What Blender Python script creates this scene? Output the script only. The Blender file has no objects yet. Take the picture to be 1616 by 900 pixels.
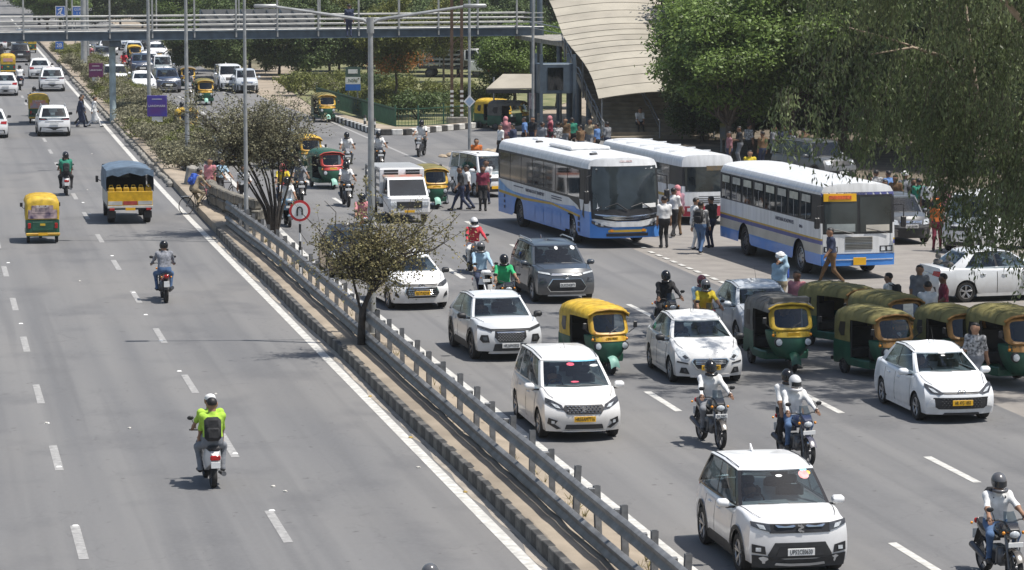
import bpy, math, random
import numpy as np
from mathutils import Vector, Matrix

scene = bpy.context.scene
COL = scene.collection
R = math.radians
rnd = random.Random(7)

# ------------------------------------------------------------------ camera
CAM_H = 10.5
FPX = 4900.0                       # focal length in pixels of the 1616 px wide photograph
PITCH = math.atan(545.0 / FPX)     # below the horizon
YAW = R(10.83)                     # to the right of the road axis (+Y)
_cy, _sy, _cp, _sp = math.cos(YAW), math.sin(YAW), math.cos(PITCH), math.sin(PITCH)
C_RIGHT = Vector((_cy, -_sy, 0))
C_FWD = Vector((_sy * _cp, _cy * _cp, -_sp))
C_UP = Vector((_sy * _sp, _cy * _sp, _cp))
cam_d = bpy.data.cameras.new('camera')
cam = bpy.data.objects.new('camera', cam_d)
COL.objects.link(cam)
scene.camera = cam
cam_d.sensor_width = 36.0
cam_d.lens = FPX / 1616.0 * 36.0
cam_d.clip_start = 0.5
cam_d.clip_end = 5000.0
mw = Matrix((C_RIGHT, C_UP, -C_FWD)).transposed().to_4x4()
mw.translation = Vector((0, 0, CAM_H))
cam.matrix_world = mw

# ------------------------------------------------------------------ light
# shadows fall to the left of the picture and a little away from the camera
_sh = C_RIGHT * -0.40 + Vector((_sy, _cy, 0)) * 0.10
SUN_DIR = Vector((-_sh.x, -_sh.y, 1.0)).normalized()          # towards the sun
world = bpy.data.worlds.new('World')
scene.world = world
world.use_nodes = True
wn = world.node_tree
bg = wn.nodes.get('Background') or wn.nodes.new('ShaderNodeBackground')
sky = wn.nodes.new('ShaderNodeTexSky')
sky.sky_type = 'NISHITA'
sky.sun_disc = False
sky.sun_elevation = math.asin(SUN_DIR.z)
sky.sun_rotation = math.atan2(SUN_DIR.x, SUN_DIR.y)
sky.air_density = 1.2
sky.dust_density = 2.0
wn.links.new(sky.outputs[0], bg.inputs[0])
bg.inputs[1].default_value = 0.1
sun_d = bpy.data.lights.new('sun', 'SUN')
sun = bpy.data.objects.new('sun', sun_d)
COL.objects.link(sun)
sun_d.energy = 4.6
sun_d.angle = R(0.53)
sun_d.color = (1.0, 0.955, 0.89)
sun.rotation_euler = (-SUN_DIR).to_track_quat('-Z', 'Y').to_euler()
vs = scene.view_settings
vs.view_transform = 'Standard'
vs.look = 'None'
vs.exposure = 0.25
vs.gamma = 1.0
vs.use_curve_mapping = False
scene.render.engine = 'CYCLES'
cy = scene.cycles
cy.use_denoising = True
cy.max_bounces = 5
cy.diffuse_bounces = 2
cy.glossy_bounces = 2
cy.transmission_bounces = 3
cy.transparent_max_bounces = 6
cy.caustics_reflective = False
cy.caustics_refractive = False

# ------------------------------------------------------------------ pixel <-> world
def pix(px, py, h=0.0):
    """World point on the level plane z = h that the photograph shows at (px, py)."""
    d = C_FWD + C_RIGHT * ((px - 808.0) / FPX) + C_UP * (-(py - 450.0) / FPX)
    t = (h - CAM_H) / d.z
    return Vector((0, 0, CAM_H)) + d * t

def pix_at(px, py, depth):
    d = C_FWD + C_RIGHT * ((px - 808.0) / FPX) + C_UP * (-(py - 450.0) / FPX)
    return Vector((0, 0, CAM_H)) + d * depth

def depth_of(p):
    return (Vector(p) - Vector((0, 0, CAM_H))).dot(C_FWD)

def bend(y):
    """The whole road bends slightly to the right beyond 130 m."""
    t = y - 130.0
    if t < -20: return 0.0
    if t > 20: return 0.0085 * t
    return 0.0085 * (t + 20) ** 2 / 80.0

# ------------------------------------------------------------------ materials
MATS = {}
def mat(name, col, rough=0.6, metal=0.0, var=0.12, scale=4.0, coat=0.0, bump=0.0, bscale=40.0, spec=0.5,
        col2=None, island=0.0, emit=0.0, detail=4.0, stretch=None, trans=0.0):
    if name in MATS: return MATS[name]
    m = bpy.data.materials.new(name)
    m.use_nodes = True
    nt = m.node_tree
    b = nt.nodes['Principled BSDF']
    b.inputs['Roughness'].default_value = rough
    b.inputs['Metallic'].default_value = metal
    b.inputs['Specular IOR Level'].default_value = spec
    if coat:
        b.inputs['Coat Weight'].default_value = coat
        b.inputs['Coat Roughness'].default_value = 0.06
    tc = nt.nodes.new('ShaderNodeTexCoord')
    vec = tc.outputs['Object']
    if stretch:
        mp = nt.nodes.new('ShaderNodeMapping')
        mp.inputs['Scale'].default_value = stretch
        nt.links.new(vec, mp.inputs['Vector']); vec = mp.outputs['Vector']
    no = nt.nodes.new('ShaderNodeTexNoise')
    no.inputs['Scale'].default_value = scale
    no.inputs['Detail'].default_value = detail
    nt.links.new(vec, no.inputs['Vector'])
    ra = nt.nodes.new('ShaderNodeValToRGB')
    a = [max(0, c * (1 - var)) for c in col]
    c2 = col2 if col2 else [min(1, c * (1 + var)) for c in col]
    ra.color_ramp.elements[0].position = 0.3
    ra.color_ramp.elements[1].position = 0.7
    ra.color_ramp.elements[0].color = (*a, 1)
    ra.color_ramp.elements[1].color = (*c2, 1)
    nt.links.new(no.outputs['Fac'], ra.inputs['Fac'])
    out = ra.outputs['Color']
    if island:
        g = nt.nodes.new('ShaderNodeNewGeometry')
        hs = nt.nodes.new('ShaderNodeHueSaturation')
        mr = nt.nodes.new('ShaderNodeMapRange')
        mr.inputs['To Min'].default_value = 1 - island
        mr.inputs['To Max'].default_value = 1 + island
        nt.links.new(g.outputs['Random Per Island'], mr.inputs['Value'])
        nt.links.new(mr.outputs[0], hs.inputs['Value'])
        nt.links.new(out, hs.inputs['Color'])
        out = hs.outputs['Color']
    nt.links.new(out, b.inputs['Base Color'])
    if bump:
        n2 = nt.nodes.new('ShaderNodeTexNoise')
        n2.inputs['Scale'].default_value = bscale
        n2.inputs['Detail'].default_value = 3
        nt.links.new(tc.outputs['Object'], n2.inputs['Vector'])
        bp = nt.nodes.new('ShaderNodeBump')
        bp.inputs['Strength'].default_value = bump
        bp.inputs['Distance'].default_value = 0.02
        nt.links.new(n2.outputs['Fac'], bp.inputs['Height'])
        nt.links.new(bp.outputs['Normal'], b.inputs['Normal'])
    if trans:
        tr = nt.nodes.new('ShaderNodeBsdfTranslucent')
        mx = nt.nodes.new('ShaderNodeMixShader')
        mx.inputs[0].default_value = trans
        nt.links.new(out, tr.inputs['Color'])
        o = nt.nodes['Material Output']
        nt.links.new(b.outputs[0], mx.inputs[1]); nt.links.new(tr.outputs[0], mx.inputs[2])
        nt.links.new(mx.outputs[0], o.inputs['Surface'])
    if emit:
        b.inputs['Emission Color'].default_value = (*col, 1)
        b.inputs['Emission Strength'].default_value = emit
    MATS[name] = m
    return m

def paint(name, col, rough=0.35):
    if 'paint_' + name in MATS: return MATS['paint_' + name]
    m = mat('paint_' + name, col, rough, 0.0, 0.05, 2.0, coat=0.5)
    # road dust settled on the lower panels
    nt = m.node_tree; N = nt.nodes.new; L = nt.links.new; b = nt.nodes['Principled BSDF']; src = b.inputs['Base Color'].links[0].from_socket
    tc = N('ShaderNodeTexCoord'); sp = N('ShaderNodeSeparateXYZ'); mr = N('ShaderNodeMapRange'); no = N('ShaderNodeTexNoise'); mu = N('ShaderNodeMath'); mx = N('ShaderNodeMix')
    mx.data_type = 'RGBA'; mu.operation = 'MULTIPLY'; no.inputs['Scale'].default_value = 5; no.inputs['Detail'].default_value = 5
    mr.inputs[1].default_value = .85; mr.inputs[2].default_value = .22; mr.inputs[3].default_value = .0; mr.inputs[4].default_value = .75
    L(tc.outputs['Object'], sp.inputs[0]); L(sp.outputs['Z'], mr.inputs[0]); L(tc.outputs['Object'], no.inputs['Vector']); L(mr.outputs[0], mu.inputs[0]); L(no.outputs['Fac'], mu.inputs[1])
    L(mu.outputs[0], mx.inputs[0]); L(src, mx.inputs[6]); mx.inputs[7].default_value = (.30, .26, .21, 1); L(mx.outputs[2], b.inputs['Base Color'])
    return m

def asphalt():
    m = bpy.data.materials.new('asphalt'); m.use_nodes = True
    nt = m.node_tree; N = nt.nodes.new; L = nt.links.new
    b = nt.nodes['Principled BSDF']
    b.inputs['Roughness'].default_value = 0.82
    b.inputs['Specular IOR Level'].default_value = 0.35
    g = N('ShaderNodeNewGeometry')
    def noise(scale, detail, st):
        mp = N('ShaderNodeMapping'); mp.inputs['Scale'].default_value = st
        no = N('ShaderNodeTexNoise'); no.inputs['Scale'].default_value = scale; no.inputs['Detail'].default_value = detail
        L(g.outputs['Position'], mp.inputs['Vector']); L(mp.outputs[0], no.inputs['Vector'])
        return no.outputs['Fac']
    def mix(fac, a, c, lo=0.35, hi=0.65, amt=1.0):
        mr = N('ShaderNodeMapRange'); mr.inputs[1].default_value = lo; mr.inputs[2].default_value = hi; mr.inputs[4].default_value = amt
        L(fac, mr.inputs[0])
        mx = N('ShaderNodeMix'); mx.data_type = 'RGBA'
        L(mr.outputs[0], mx.inputs[0])
        if hasattr(a, 'node'): L(a, mx.inputs[6])
        else: mx.inputs[6].default_value = (*a, 1)
        mx.inputs[7].default_value = (*c, 1)
        return mx.outputs[2]
    c = mix(noise(1.0, 3, (0.9, 0.02, 1)), (0.140, 0.140, 0.142), (0.190, 0.187, 0.183))        # wheel tracks along the road
    c = mix(noise(2.6, 4, (0.8, 0.012, 1)), c, (0.118, 0.118, 0.120), 0.52, 0.68, 0.55)                # darker rubbed-in tyre streaks
    c = mix(noise(0.12, 3, (1, 0.5, 1)), c, (0.205, 0.196, 0.184), 0.48, 0.72, 0.7)               # dusty patches
    c = mix(noise(0.5, 6, (1, 0.6, 1)), c, (0.112, 0.112, 0.115), 0.53, 0.72, 0.75)              # darker oil and worn patches
    c = mix(noise(9.0, 3, (1, 1, 1)), c, (0.215, 0.213, 0.21), 0.45, 0.9, 0.35)
    c = mix(noise(60.0, 2, (1, 1, 1)), c, (0.09, 0.09, 0.09), 0.5, 0.8, 0.4)
    c = mix(noise(3.5, 2, (1, 1, 1)), c, (0.065, 0.063, 0.06), 0.70, 0.74, 0.6)                 # drips
    # hairline cracks
    vo = N('ShaderNodeTexVoronoi'); vo.feature = 'DISTANCE_TO_EDGE'; vo.inputs['Scale'].default_value = 0.16
    nz = N('ShaderNodeTexNoise'); nz.inputs['Scale'].default_value = 0.6; nz.inputs['Detail'].default_value = 4
    L(g.outputs['Position'], nz.inputs['Vector'])
    ad = N('ShaderNodeVectorMath'); ad.operation = 'MULTIPLY_ADD'; ad.inputs[1].default_value = (4, 4, 0)
    L(nz.outputs['Color'], ad.inputs[0]); L(g.outputs['Position'], ad.inputs[2]); L(ad.outputs[0], vo.inputs['Vector'])
    mr = N('ShaderNodeMapRange'); mr.inputs[1].default_value = 0.0015; mr.inputs[2].default_value = 0.004
    mr.inputs[3].default_value = 0.22; mr.inputs[4].default_value = 0.0
    L(vo.outputs['Distance'], mr.inputs[0])
    mx = N('ShaderNodeMix'); mx.data_type = 'RGBA'
    L(mr.outputs[0], mx.inputs[0]); L(c, mx.inputs[6]); mx.inputs[7].default_value = (0.07, 0.07, 0.07, 1)
    L(mx.outputs[2], b.inputs['Base Color'])
    bp = N('ShaderNodeBump'); bp.inputs['Strength'].default_value = 0.25; bp.inputs['Distance'].default_value = 0.01
    L(noise(45.0, 2, (1, 1, 1)), bp.inputs['Height']); L(bp.outputs[0], b.inputs['Normal'])
    return m

# ------------------------------------------------------------------ mesh helpers
class G:
    """Collects shapes; link() makes ONE mesh object of them."""
    def __init__(s):
        s.v = []; s.f = []; s.mi = []; s.m = 0; s.M = None; s.fn = None
    def add(s, vs, fs):
        o = len(s.v)
        for p in vs:
            p = Vector(p)
            if s.fn: p = Vector(s.fn(p))
            if s.M is not None: p = s.M @ p
            s.v.append(tuple(p))
        for f in fs:
            s.f.append(tuple(i + o for i in f)); s.mi.append(s.m)
        return s
    def box(s, x0, x1, y0, y1, z0, z1, r=0.0):
        if r <= 0:
            vs = [(x, y, z) for z in (z0, z1) for y in (y0, y1) for x in (x0, x1)]
            fs = [(0, 2, 3, 1), (4, 5, 7, 6), (0, 1, 5, 4), (2, 6, 7, 3), (0, 4, 6, 2), (1, 3, 7, 5)]
            return s.add(vs, fs)
        r = min(r, (x1 - x0) * .45, (y1 - y0) * .45, (z1 - z0) * .45)
        def ring(e, z):
            return [(x0 + e, y0 + r, z), (x0 + r, y0 + e, z), (x1 - r, y0 + e, z), (x1 - e, y0 + r, z),
                    (x1 - e, y1 - r, z), (x1 - r, y1 - e, z), (x0 + r, y1 - e, z), (x0 + e, y1 - r, z)]
        return s.loft([ring(r, z0), ring(0, z0 + r), ring(0, z1 - r), ring(r, z1)])
    def loft(s, rings, closed=True, cap0=True, cap1=True):
        n = len(rings[0]); vs = [p for r_ in rings for p in r_]; fs = []
        for i in range(len(rings) - 1):
            for j in range(n if closed else n - 1):
                k = (j + 1) % n
                fs.append((i * n + j, i * n + k, (i + 1) * n + k, (i + 1) * n + j))
        if cap0: fs.append(tuple(range(n - 1, -1, -1)))
        if cap1: fs.append(tuple((len(rings) - 1) * n + j for j in range(n)))
        return s.add(vs, fs)
    def tube(s, pts, r, n=8, cap=True):
        pts = [Vector(p) for p in pts]
        rr = r if isinstance(r, (list, tuple)) else [r] * len(pts)
        rings = []; up = None
        for i, p in enumerate(pts):
            d = (pts[min(i + 1, len(pts) - 1)] - pts[max(i - 1, 0)])
            d = d.normalized() if d.length > 1e-9 else Vector((0, 0, 1))
            if up is None: up = Vector((0, 0, 1)) if abs(d.z) < .9 else Vector((1, 0, 0))
            a = d.cross(up)
            if a.length < 1e-4: a = d.orthogonal()
            a.normalize(); b = a.cross(d); up = b
            rings.append([p + (a * math.cos(t) + b * math.sin(t)) * rr[i] for t in [2 * math.pi * k / n for k in range(n)]])
        return s.loft(rings, True, cap, cap)
    def lathe(s, prof, n=16, axis='z', c=(0, 0, 0), cap=True):
        rings = []
        for (r_, h) in prof:
            ring = []
            for k in range(n):
                t = 2 * math.pi * k / n; a, b = r_ * math.cos(t), r_ * math.sin(t)
                ring.append({'z': (c[0] + a, c[1] + b, c[2] + h), 'x': (c[0] + h, c[1] + a, c[2] + b), 'y': (c[0] + a, c[1] + h, c[2] - b)}[axis])
            rings.append(ring)
        return s.loft(rings, True, cap, cap)
    def ball(s, c, r, n=10, sz=None):
        sz = sz or (1, 1, 1); rings = []
        m = max(4, n // 2 + 1)
        for i in range(m + 1):
            t = math.pi * (i / m) ; t = min(max(t, .02), math.pi - .02)
            rings.append([(c[0] + r * sz[0] * math.sin(t) * math.cos(2 * math.pi * k / n), c[1] + r * sz[1] * math.sin(t) * math.sin(2 * math.pi * k / n),
                           c[2] - r * sz[2] * math.cos(t)) for k in range(n)])
        return s.loft(rings)
    def grid(s, fn, nu, nv):
        vs = [fn(i / nu, j / nv) for j in range(nv + 1) for i in range(nu + 1)]
        w = nu + 1
        return s.add(vs, [(j * w + i, j * w + i + 1, (j + 1) * w + i + 1, (j + 1) * w + i) for j in range(nv) for i in range(nu)])
    def poly(s, pts, ext=None):
        """A flat polygon; with ext (a vector) a prism."""
        pts = [Vector(p) for p in pts]; n = len(pts)
        if ext is None: return s.add(pts, [tuple(range(n))])
        e = Vector(ext)
        return s.add(pts + [p + e for p in pts], [tuple(range(n - 1, -1, -1)), tuple(range(n, 2 * n))] + [(i, (i + 1) % n, n + (i + 1) % n, n + i) for i in range(n)])
    def bar(s, a, b, w, h=None):
        """A square bar from a to b."""
        h = h or w; a, b = Vector(a), Vector(b); d = (b - a).normalized()
        up = Vector((0, 0, 1)) if abs(d.z) < .95 else Vector((0, 1, 0))
        x = d.cross(up).normalized() * w / 2; y = x.cross(d).normalized() * h / 2
        return s.loft([[p - x - y, p + x - y, p + x + y, p - x + y] for p in (a, b)])
    def mesh(s, name, mats, smooth=None):
        me = bpy.data.meshes.new(name)
        me.from_pydata(s.v, [], s.f)
        for m in (mats if isinstance(mats, (list, tuple)) else [mats]): me.materials.append(m)
        me.polygons.foreach_set('material_index', s.mi)
        if smooth is not None:
            me.polygons.foreach_set('use_smooth', [True] * len(s.f))
            me.set_sharp_from_angle(angle=R(smooth))
        me.update()
        return me
    def link(s, name, mats, parent=None, smooth=None, loc=None, rz=0):
        o = bpy.data.objects.new(name, s.mesh(name, mats, smooth))
        COL.objects.link(o)
        if parent: o.parent = parent
        if loc is not None: o.location = loc
        if rz: o.rotation_euler.z = rz
        return o

LABELS = set()
def tag(o, label, cat, group=None, kind=None):
    if label: o['label'] = label
    if cat: o['category'] = cat
    if group: o['group'] = group
    if kind: o['kind'] = kind
    return o
def struct(o): o['kind'] = 'structure'; return o
def thing(name, label, cat, loc=(0, 0, 0), rz=0.0, group=None):
    o = bpy.data.objects.new(name, None); COL.objects.link(o)
    o.location = loc; o.rotation_euler.z = rz
    o.empty_display_size = .2
    return tag(o, label, cat, group)
def kids(o): return [c for c in COL.objects if c.parent == o]
TREE = {}
def scan(root):
    if root.name not in TREE:
        ch = {}
        for c in COL.objects:
            if c.parent: ch.setdefault(c.parent.name, []).append(c)
        def walk(o): return [(c, walk(c)) for c in ch.get(o.name, [])]
        TREE[root.name] = walk(root)
def copy_tree(root, label, loc, rz=0.0, group=None, remap=None, scale=None, drop=(), name=None):
    """A copy of a thing with copies of its parts and sub-parts (mesh data shared)."""
    scan(root)
    def recolor(o):
        if remap and o.type == 'MESH':
            for sl in o.material_slots:
                if sl.material and sl.material.name in remap:
                    nm = remap[sl.material.name]; sl.link = 'OBJECT'; sl.material = nm
    def cp(o, parent):
        c = o.copy(); COL.objects.link(c); c.parent = parent
        recolor(c); return c
    r = cp(root, None)
    if name: r.name = name
    r.location = loc; r.rotation_euler.z = rz
    if scale: r.scale = scale if isinstance(scale, (tuple, list)) else (scale,) * 3
    r['label'] = label
    if group: r['group'] = group
    elif 'group' in r: del r['group']
    def rec(lst, parent):
        for o, sub in lst:
            if o.name.split('.')[0] in drop: continue
            rec(sub, cp(o, parent))
    rec(TREE[root.name], r)
    return r

def text_obj(body, size, m, parent, loc, rot, name='lettering', sx=1.0, depth=0.003):
    cu = bpy.data.curves.new('txt', 'FONT'); cu.body = body; cu.size = size
    cu.align_x = 'CENTER'; cu.align_y = 'CENTER'; cu.extrude = depth; cu.resolution_u = 2
    to = bpy.data.objects.new('txt', cu)
    COL.objects.link(to)
    dg = bpy.context.evaluated_depsgraph_get()
    me = bpy.data.meshes.new_from_object(to.evaluated_get(dg))
    bpy.data.objects.remove(to); bpy.data.curves.remove(cu)
    me.materials.clear(); me.materials.append(m)
    o = bpy.data.objects.new(name, me); COL.objects.link(o); o.parent = parent
    o.location = loc; o.rotation_euler = rot; o.scale.x = sx
    return o

# shared materials
WHITE = paint('white', (0.80, 0.80, 0.80))
BLACKP = mat('black_plastic', (0.018, 0.018, 0.02), 0.5, var=.3)
CLAD = mat('dark_cladding', (0.028, 0.029, 0.031), 0.65, var=.3, scale=8)
def glass(name, tint, keep):
    """Tinted pane: lets part of the light through and mirrors the rest by angle."""
    m = bpy.data.materials.new(name); m.use_nodes = True; nt = m.node_tree; nt.nodes.remove(nt.nodes['Principled BSDF'])
    tr = nt.nodes.new('ShaderNodeBsdfTransparent'); gl = nt.nodes.new('ShaderNodeBsdfGlossy'); mx = nt.nodes.new('ShaderNodeMixShader'); lw = nt.nodes.new('ShaderNodeFresnel')
    tr.inputs[0].default_value = (*tint, 1); gl.inputs['Roughness'].default_value = .03; 
    ge = nt.nodes.new('ShaderNodeNewGeometry'); m1 = nt.nodes.new('ShaderNodeMath'); m1.operation = 'MULTIPLY_ADD'; m1.inputs[1].default_value = -2; m1.inputs[2].default_value = 1
    m2 = nt.nodes.new('ShaderNodeMath'); m2.operation = 'POWER'; m2.inputs[0].default_value = keep       # same index from either face of the thin pane
    nt.links.new(ge.outputs['Backfacing'], m1.inputs[0]); nt.links.new(m1.outputs[0], m2.inputs[1]); nt.links.new(m2.outputs[0], lw.inputs['IOR'])
    gl.inputs[0].default_value = (.9, .95, 1, 1)
    nt.links.new(lw.outputs[0], mx.inputs[0]); nt.links.new(tr.outputs[0], mx.inputs[1]); nt.links.new(gl.outputs[0], mx.inputs[2]); nt.links.new(mx.outputs[0], nt.nodes['Material Output'].inputs[0])
    MATS[name] = m; return m
GLASS = glass('tinted_glass', (.34, .40, .42), 1.62)
DGLASS = mat('dark_glass', (0.012, 0.017, 0.022), 0.05, spec=0.7, var=.4, scale=1.5)
CHROME = mat('chrome', (0.62, 0.63, 0.64), 0.18, metal=1.0, var=.1)
SILVER = mat('silver_plastic', (0.45, 0.46, 0.47), 0.35, metal=.6, var=.1)
TYRE = mat('tyre_rubber', (0.022, 0.021, 0.02), 0.85, var=.35, scale=9)
RIM = mat('alloy_rim', (0.36, 0.36, 0.37), 0.35, metal=.7, var=.2)
RIMD = mat('dark_rim', (0.10, 0.10, 0.105), 0.4, metal=.6, var=.2)
LENS = mat('headlamp_lens', (0.55, 0.58, 0.60), 0.08, var=.35, scale=14, spec=.8)
LENSD = mat('smoked_lens', (0.05, 0.052, 0.056), 0.08, var=.6, scale=12, spec=.8)
REDL = mat('red_lens', (0.38, 0.015, 0.015), 0.15, var=.3, scale=12)
AMBER = mat('amber_lens', (0.75, 0.28, 0.02), 0.2, var=.2)
PLW = mat('plate_white', (0.78, 0.78, 0.76), 0.45, var=.08)
PLY = mat('plate_yellow', (0.80, 0.44, 0.015), 0.45, var=.1)
INK = mat('plate_ink', (0.015, 0.015, 0.018), 0.5)
SEAT = mat('black_seat', (0.022, 0.021, 0.022), 0.6, var=.3)
STEEL = mat('galvanised_steel', (0.30, 0.31, 0.32), 0.45, metal=.55, var=.25, scale=3)
DARKIN = mat('dark_interior', (0.02, 0.02, 0.021), 0.8, var=.4)
# ================================================================== ground, road, median
SOIL = mat('dusty_soil', (0.30, 0.25, 0.19), 0.95, var=.25, scale=.7, bump=.4, bscale=9, detail=8)
BAYM = mat('dusty_bay_asphalt', (0.225, 0.207, 0.19), 0.9, var=.08, scale=1.3, bump=.25, bscale=30, detail=9, col2=(.27, .25, .225))
PAINTW = mat('road_paint', (0.52, 0.51, 0.475), 0.7, var=.26, scale=5, detail=8)
PAINTOLD = mat('worn_road_paint', (0.31, 0.305, 0.295), 0.75, var=.28, scale=7, detail=8)
ASPH = asphalt()
KERBD = mat('black_kerb_paint', (0.055, 0.054, 0.052), 0.85, var=.5, scale=5, bump=.3, bscale=20)
KERBG = mat('faded_kerb_paint', (0.14, 0.135, 0.125), 0.9, var=.4, scale=5, bump=.3, bscale=20)
KERBW = mat('white_kerb_paint', (0.62, 0.61, 0.58), 0.85, var=.25, scale=5)
CONC = mat('weathered_concrete', (0.27, 0.255, 0.225), 0.95, var=.4, scale=3, bump=.5, bscale=12, detail=8)
GRASSM = mat('park_grass', (0.13, 0.17, 0.05), 0.95, var=.4, scale=.6, bump=.5, bscale=12, detail=8, col2=(.26, .24, .12))

g = G(); g.poly([(-900, -60, -.03), (1300, -60, -.03), (1300, 2200, -.03), (-900, 2200, -.03)])
struct(g.link('ground', SOIL))

ys = [10 + 10 * i for i in range(100)]
def edge_r(y):                        # right edge of the asphalt
    if y < 150: return 23.9
    if y < 200: return 23.9 + bend(y) - (y - 150) * .035
    return 22.1 + bend(y)
g = G()
g.loft([[(-34 + bend(y), y, 0), (0 + bend(y), y, 0), (edge_r(y), y, 0)] for y in ys], closed=False, cap0=False, cap1=False)
g.f = [f[::-1] for f in g.f]
road = struct(g.link('road', ASPH))
g = G()
g.poly([pix(605, 228, -.008), pix(503, 184, -.008), pix(530, 191, -.008), pix(590, 212, -.008), pix(640, 214, -.008), pix(780, 199, -.008), pix(900, 196, -.008), pix(1300, 200, -.008), pix(1500, 262, -.008), pix(705, 262, -.008)])
struct(g.link('side_road', ASPH))
g = G(); g.poly([(23.6, 10, -.014), (75, 10, -.014), (75, 160, -.014), (30, 157, -.014), (23.6, 150, -.014)])
struct(g.link('bus_bay_pavement', BAYM))

# painted lines (sheets 5 mm above the asphalt), children of the road
def strip(name, xfn, y0, y1, w, m, step=6.0, z=.005):
    g = G(); n = max(1, int((y1 - y0) / step)); rows = []
    for i in range(n + 1):
        y = y0 + (y1 - y0) * i / n; x = xfn(y)
        rows.append([(x - w / 2, y, z), (x + w / 2, y, z)])
    g.loft(rows, closed=False, cap0=False, cap1=False)
    g.f = [f[::-1] for f in g.f]
    return g.link(name, m, road)
strip('edge_line', lambda y: 10.0 + bend(y), 20, 420, .22, PAINTW)
strip('edge_line', lambda y: 12.58 + bend(y) + max(0, (y - 100) * .022), 20, 150, .20, PAINTW)
strip('edge_line', lambda y: 23.5, 128, 182, .16, PAINTOLD)
strip('edge_line', lambda y: 21.1 + bend(y) - 1.0, 200, 330, .16, PAINTOLD)
dash_me = None
def dashes(x0, c0, per, n, ln=3.1, w=.17, m=PAINTOLD):
    for k in range(n):
        y = c0 + per * k
        gg = G(); j = .012
        pts = [(-w / 2, -ln / 2, 0), (w / 2, -ln / 2 + rnd.uniform(-.05, .05), 0), (w / 2 + rnd.uniform(-j, j), ln / 2, 0), (-w / 2, ln / 2 + rnd.uniform(-.05, .05), 0)]
        gg.poly(pts)
        gg.link('lane_dash', m, road, loc=(x0 + bend(y), y, .005))
dashes(2.62, 45.0, 9.1, 30)
dashes(6.22, 45.7, 9.2, 30)
dashes(16.6, 49.8, 9.3, 22, m=PAINTW)
dashes(20.1, 58.4, 9.05, 18, m=PAINTW)
dashes(24.25, 92.2, 1.05, 10, ln=.62, w=.16, m=PAINTW)
dashes(24.35, 103.4, 1.05, 5, ln=.62, w=.16, m=PAINTW)
# raised pavement studs beside the lane lines of the left carriageway
STUD = mat('white_stud', (0.75, 0.75, 0.72), 0.4)
sg = G(); sg.loft([[(-.06, -.05, 0), (.06, -.05, 0), (.06, .05, 0), (-.06, .05, 0)], [(-.04, -.03, .018), (.04, -.03, .018), (.04, .03, .018), (-.04, .03, .018)]])
sme = sg.mesh('road_stud', STUD)
for (px, py) in ((230, 497), (254, 538), (33, 511), (177, 404), (74, 668), (93, 737), (283, 586), (429, 806), (119, 830), (211, 462), (13, 415), (371, 716), (131, 320), (142, 338)):
    o = bpy.data.objects.new('road_stud', sme); COL.objects.link(o); o.parent = road; o.location = pix(px, py, .002)

# --- median bed: kerb stones on the left, soil, falling to the right carriageway
def med_l(y): return 10.42 + bend(y) + (0.0 if y < 112 else .15 * min(1, (y - 112) / 20))
def med_r(y): return 12.40 + bend(y) + (0 if y < 140 else min(2.6, (y - 140) * .045))
g = G(); rows = []
import random as _r
r2 = _r.Random(3)
for i in range(0, 330):
    y = 30 + i * .9
    l, r_ = med_l(y), med_r(y)
    k = r2.uniform(-.03, .03)
    rows.append([(l + .02, y, -.02), (l + .03, y, .285 + k * .4), (l + .10 + k * .8, y, .315 + k * .3), (l + .34, y, .32 - k * .5), (l + .70, y, .27 + k), (l + 1.05, y, .20 + k), (r_ - .45, y, .09 + k), (r_ - .1, y, .03), (r_ + .02, y, -.02)])
g.loft(rows, closed=False)
median = struct(g.link('median', SOIL, smooth=60))
kg = G(); kg.box(-.08, .07, -.248, .248, -.02, .31, .012); kmes = [kg.mesh('kerb_stone', KERBD, 30), None, None]
kg = G(); kg.box(-.08, .07, -.248, .248, -.02, .305, .014); kmes[1] = kg.mesh('kerb_stone', KERBG, 30)
kg = G(); kg.box(-.12, .12, -.24, .24, -.02, .22, .05); kmes[2] = kg.mesh('kerb_stone', CONC, 30)
for i in range(161):
    y = 30 + i * .5
    o = bpy.data.objects.new('kerb_stone', kmes[(i // 1) % 2]); COL.objects.link(o); o.parent = median
    o.location = (med_l(y) + rnd.uniform(-.004, .004) + .02 * math.sin(y * .35), y, rnd.uniform(-.02, .0)); o.rotation_euler = (rnd.uniform(-.01, .01), rnd.uniform(-.02, .01), rnd.uniform(-.008, .008))
for i in range(110):
    y = 133 + i * .95
    if rnd.random() < .12: continue
    o = bpy.data.objects.new('kerb_stone', kmes[2]); COL.objects.link(o); o.parent = median
    o.location = (med_l(y) - .05 + rnd.uniform(-.05, .05), y, rnd.uniform(-.05, .0)); o.rotation_euler = (0, rnd.uniform(-.1, .1), rnd.uniform(-.08, .08)); o.scale.y = 1.7

# dust swept against the kerb
DUSTM = mat('kerb_dust', (0.34, 0.30, 0.25), 0.95, var=.22, scale=2.2, detail=9)
g = G(); rows = []
for i in range(0, 90):
    y = 30 + i * .9; k = r2.uniform(-.09, .09)
    rows.append([(10.19 + k, y, .004), (10.32, y, .02), (10.40, y, .045 + k * .2)])
g.loft(rows, closed=False, cap0=False, cap1=False); g.f = [f[::-1] for f in g.f]
tag(g.link('roadside_dust', DUSTM, smooth=60), 'tan dust and grit swept against the kerb of the median', 'dust', kind='stuff')

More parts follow.
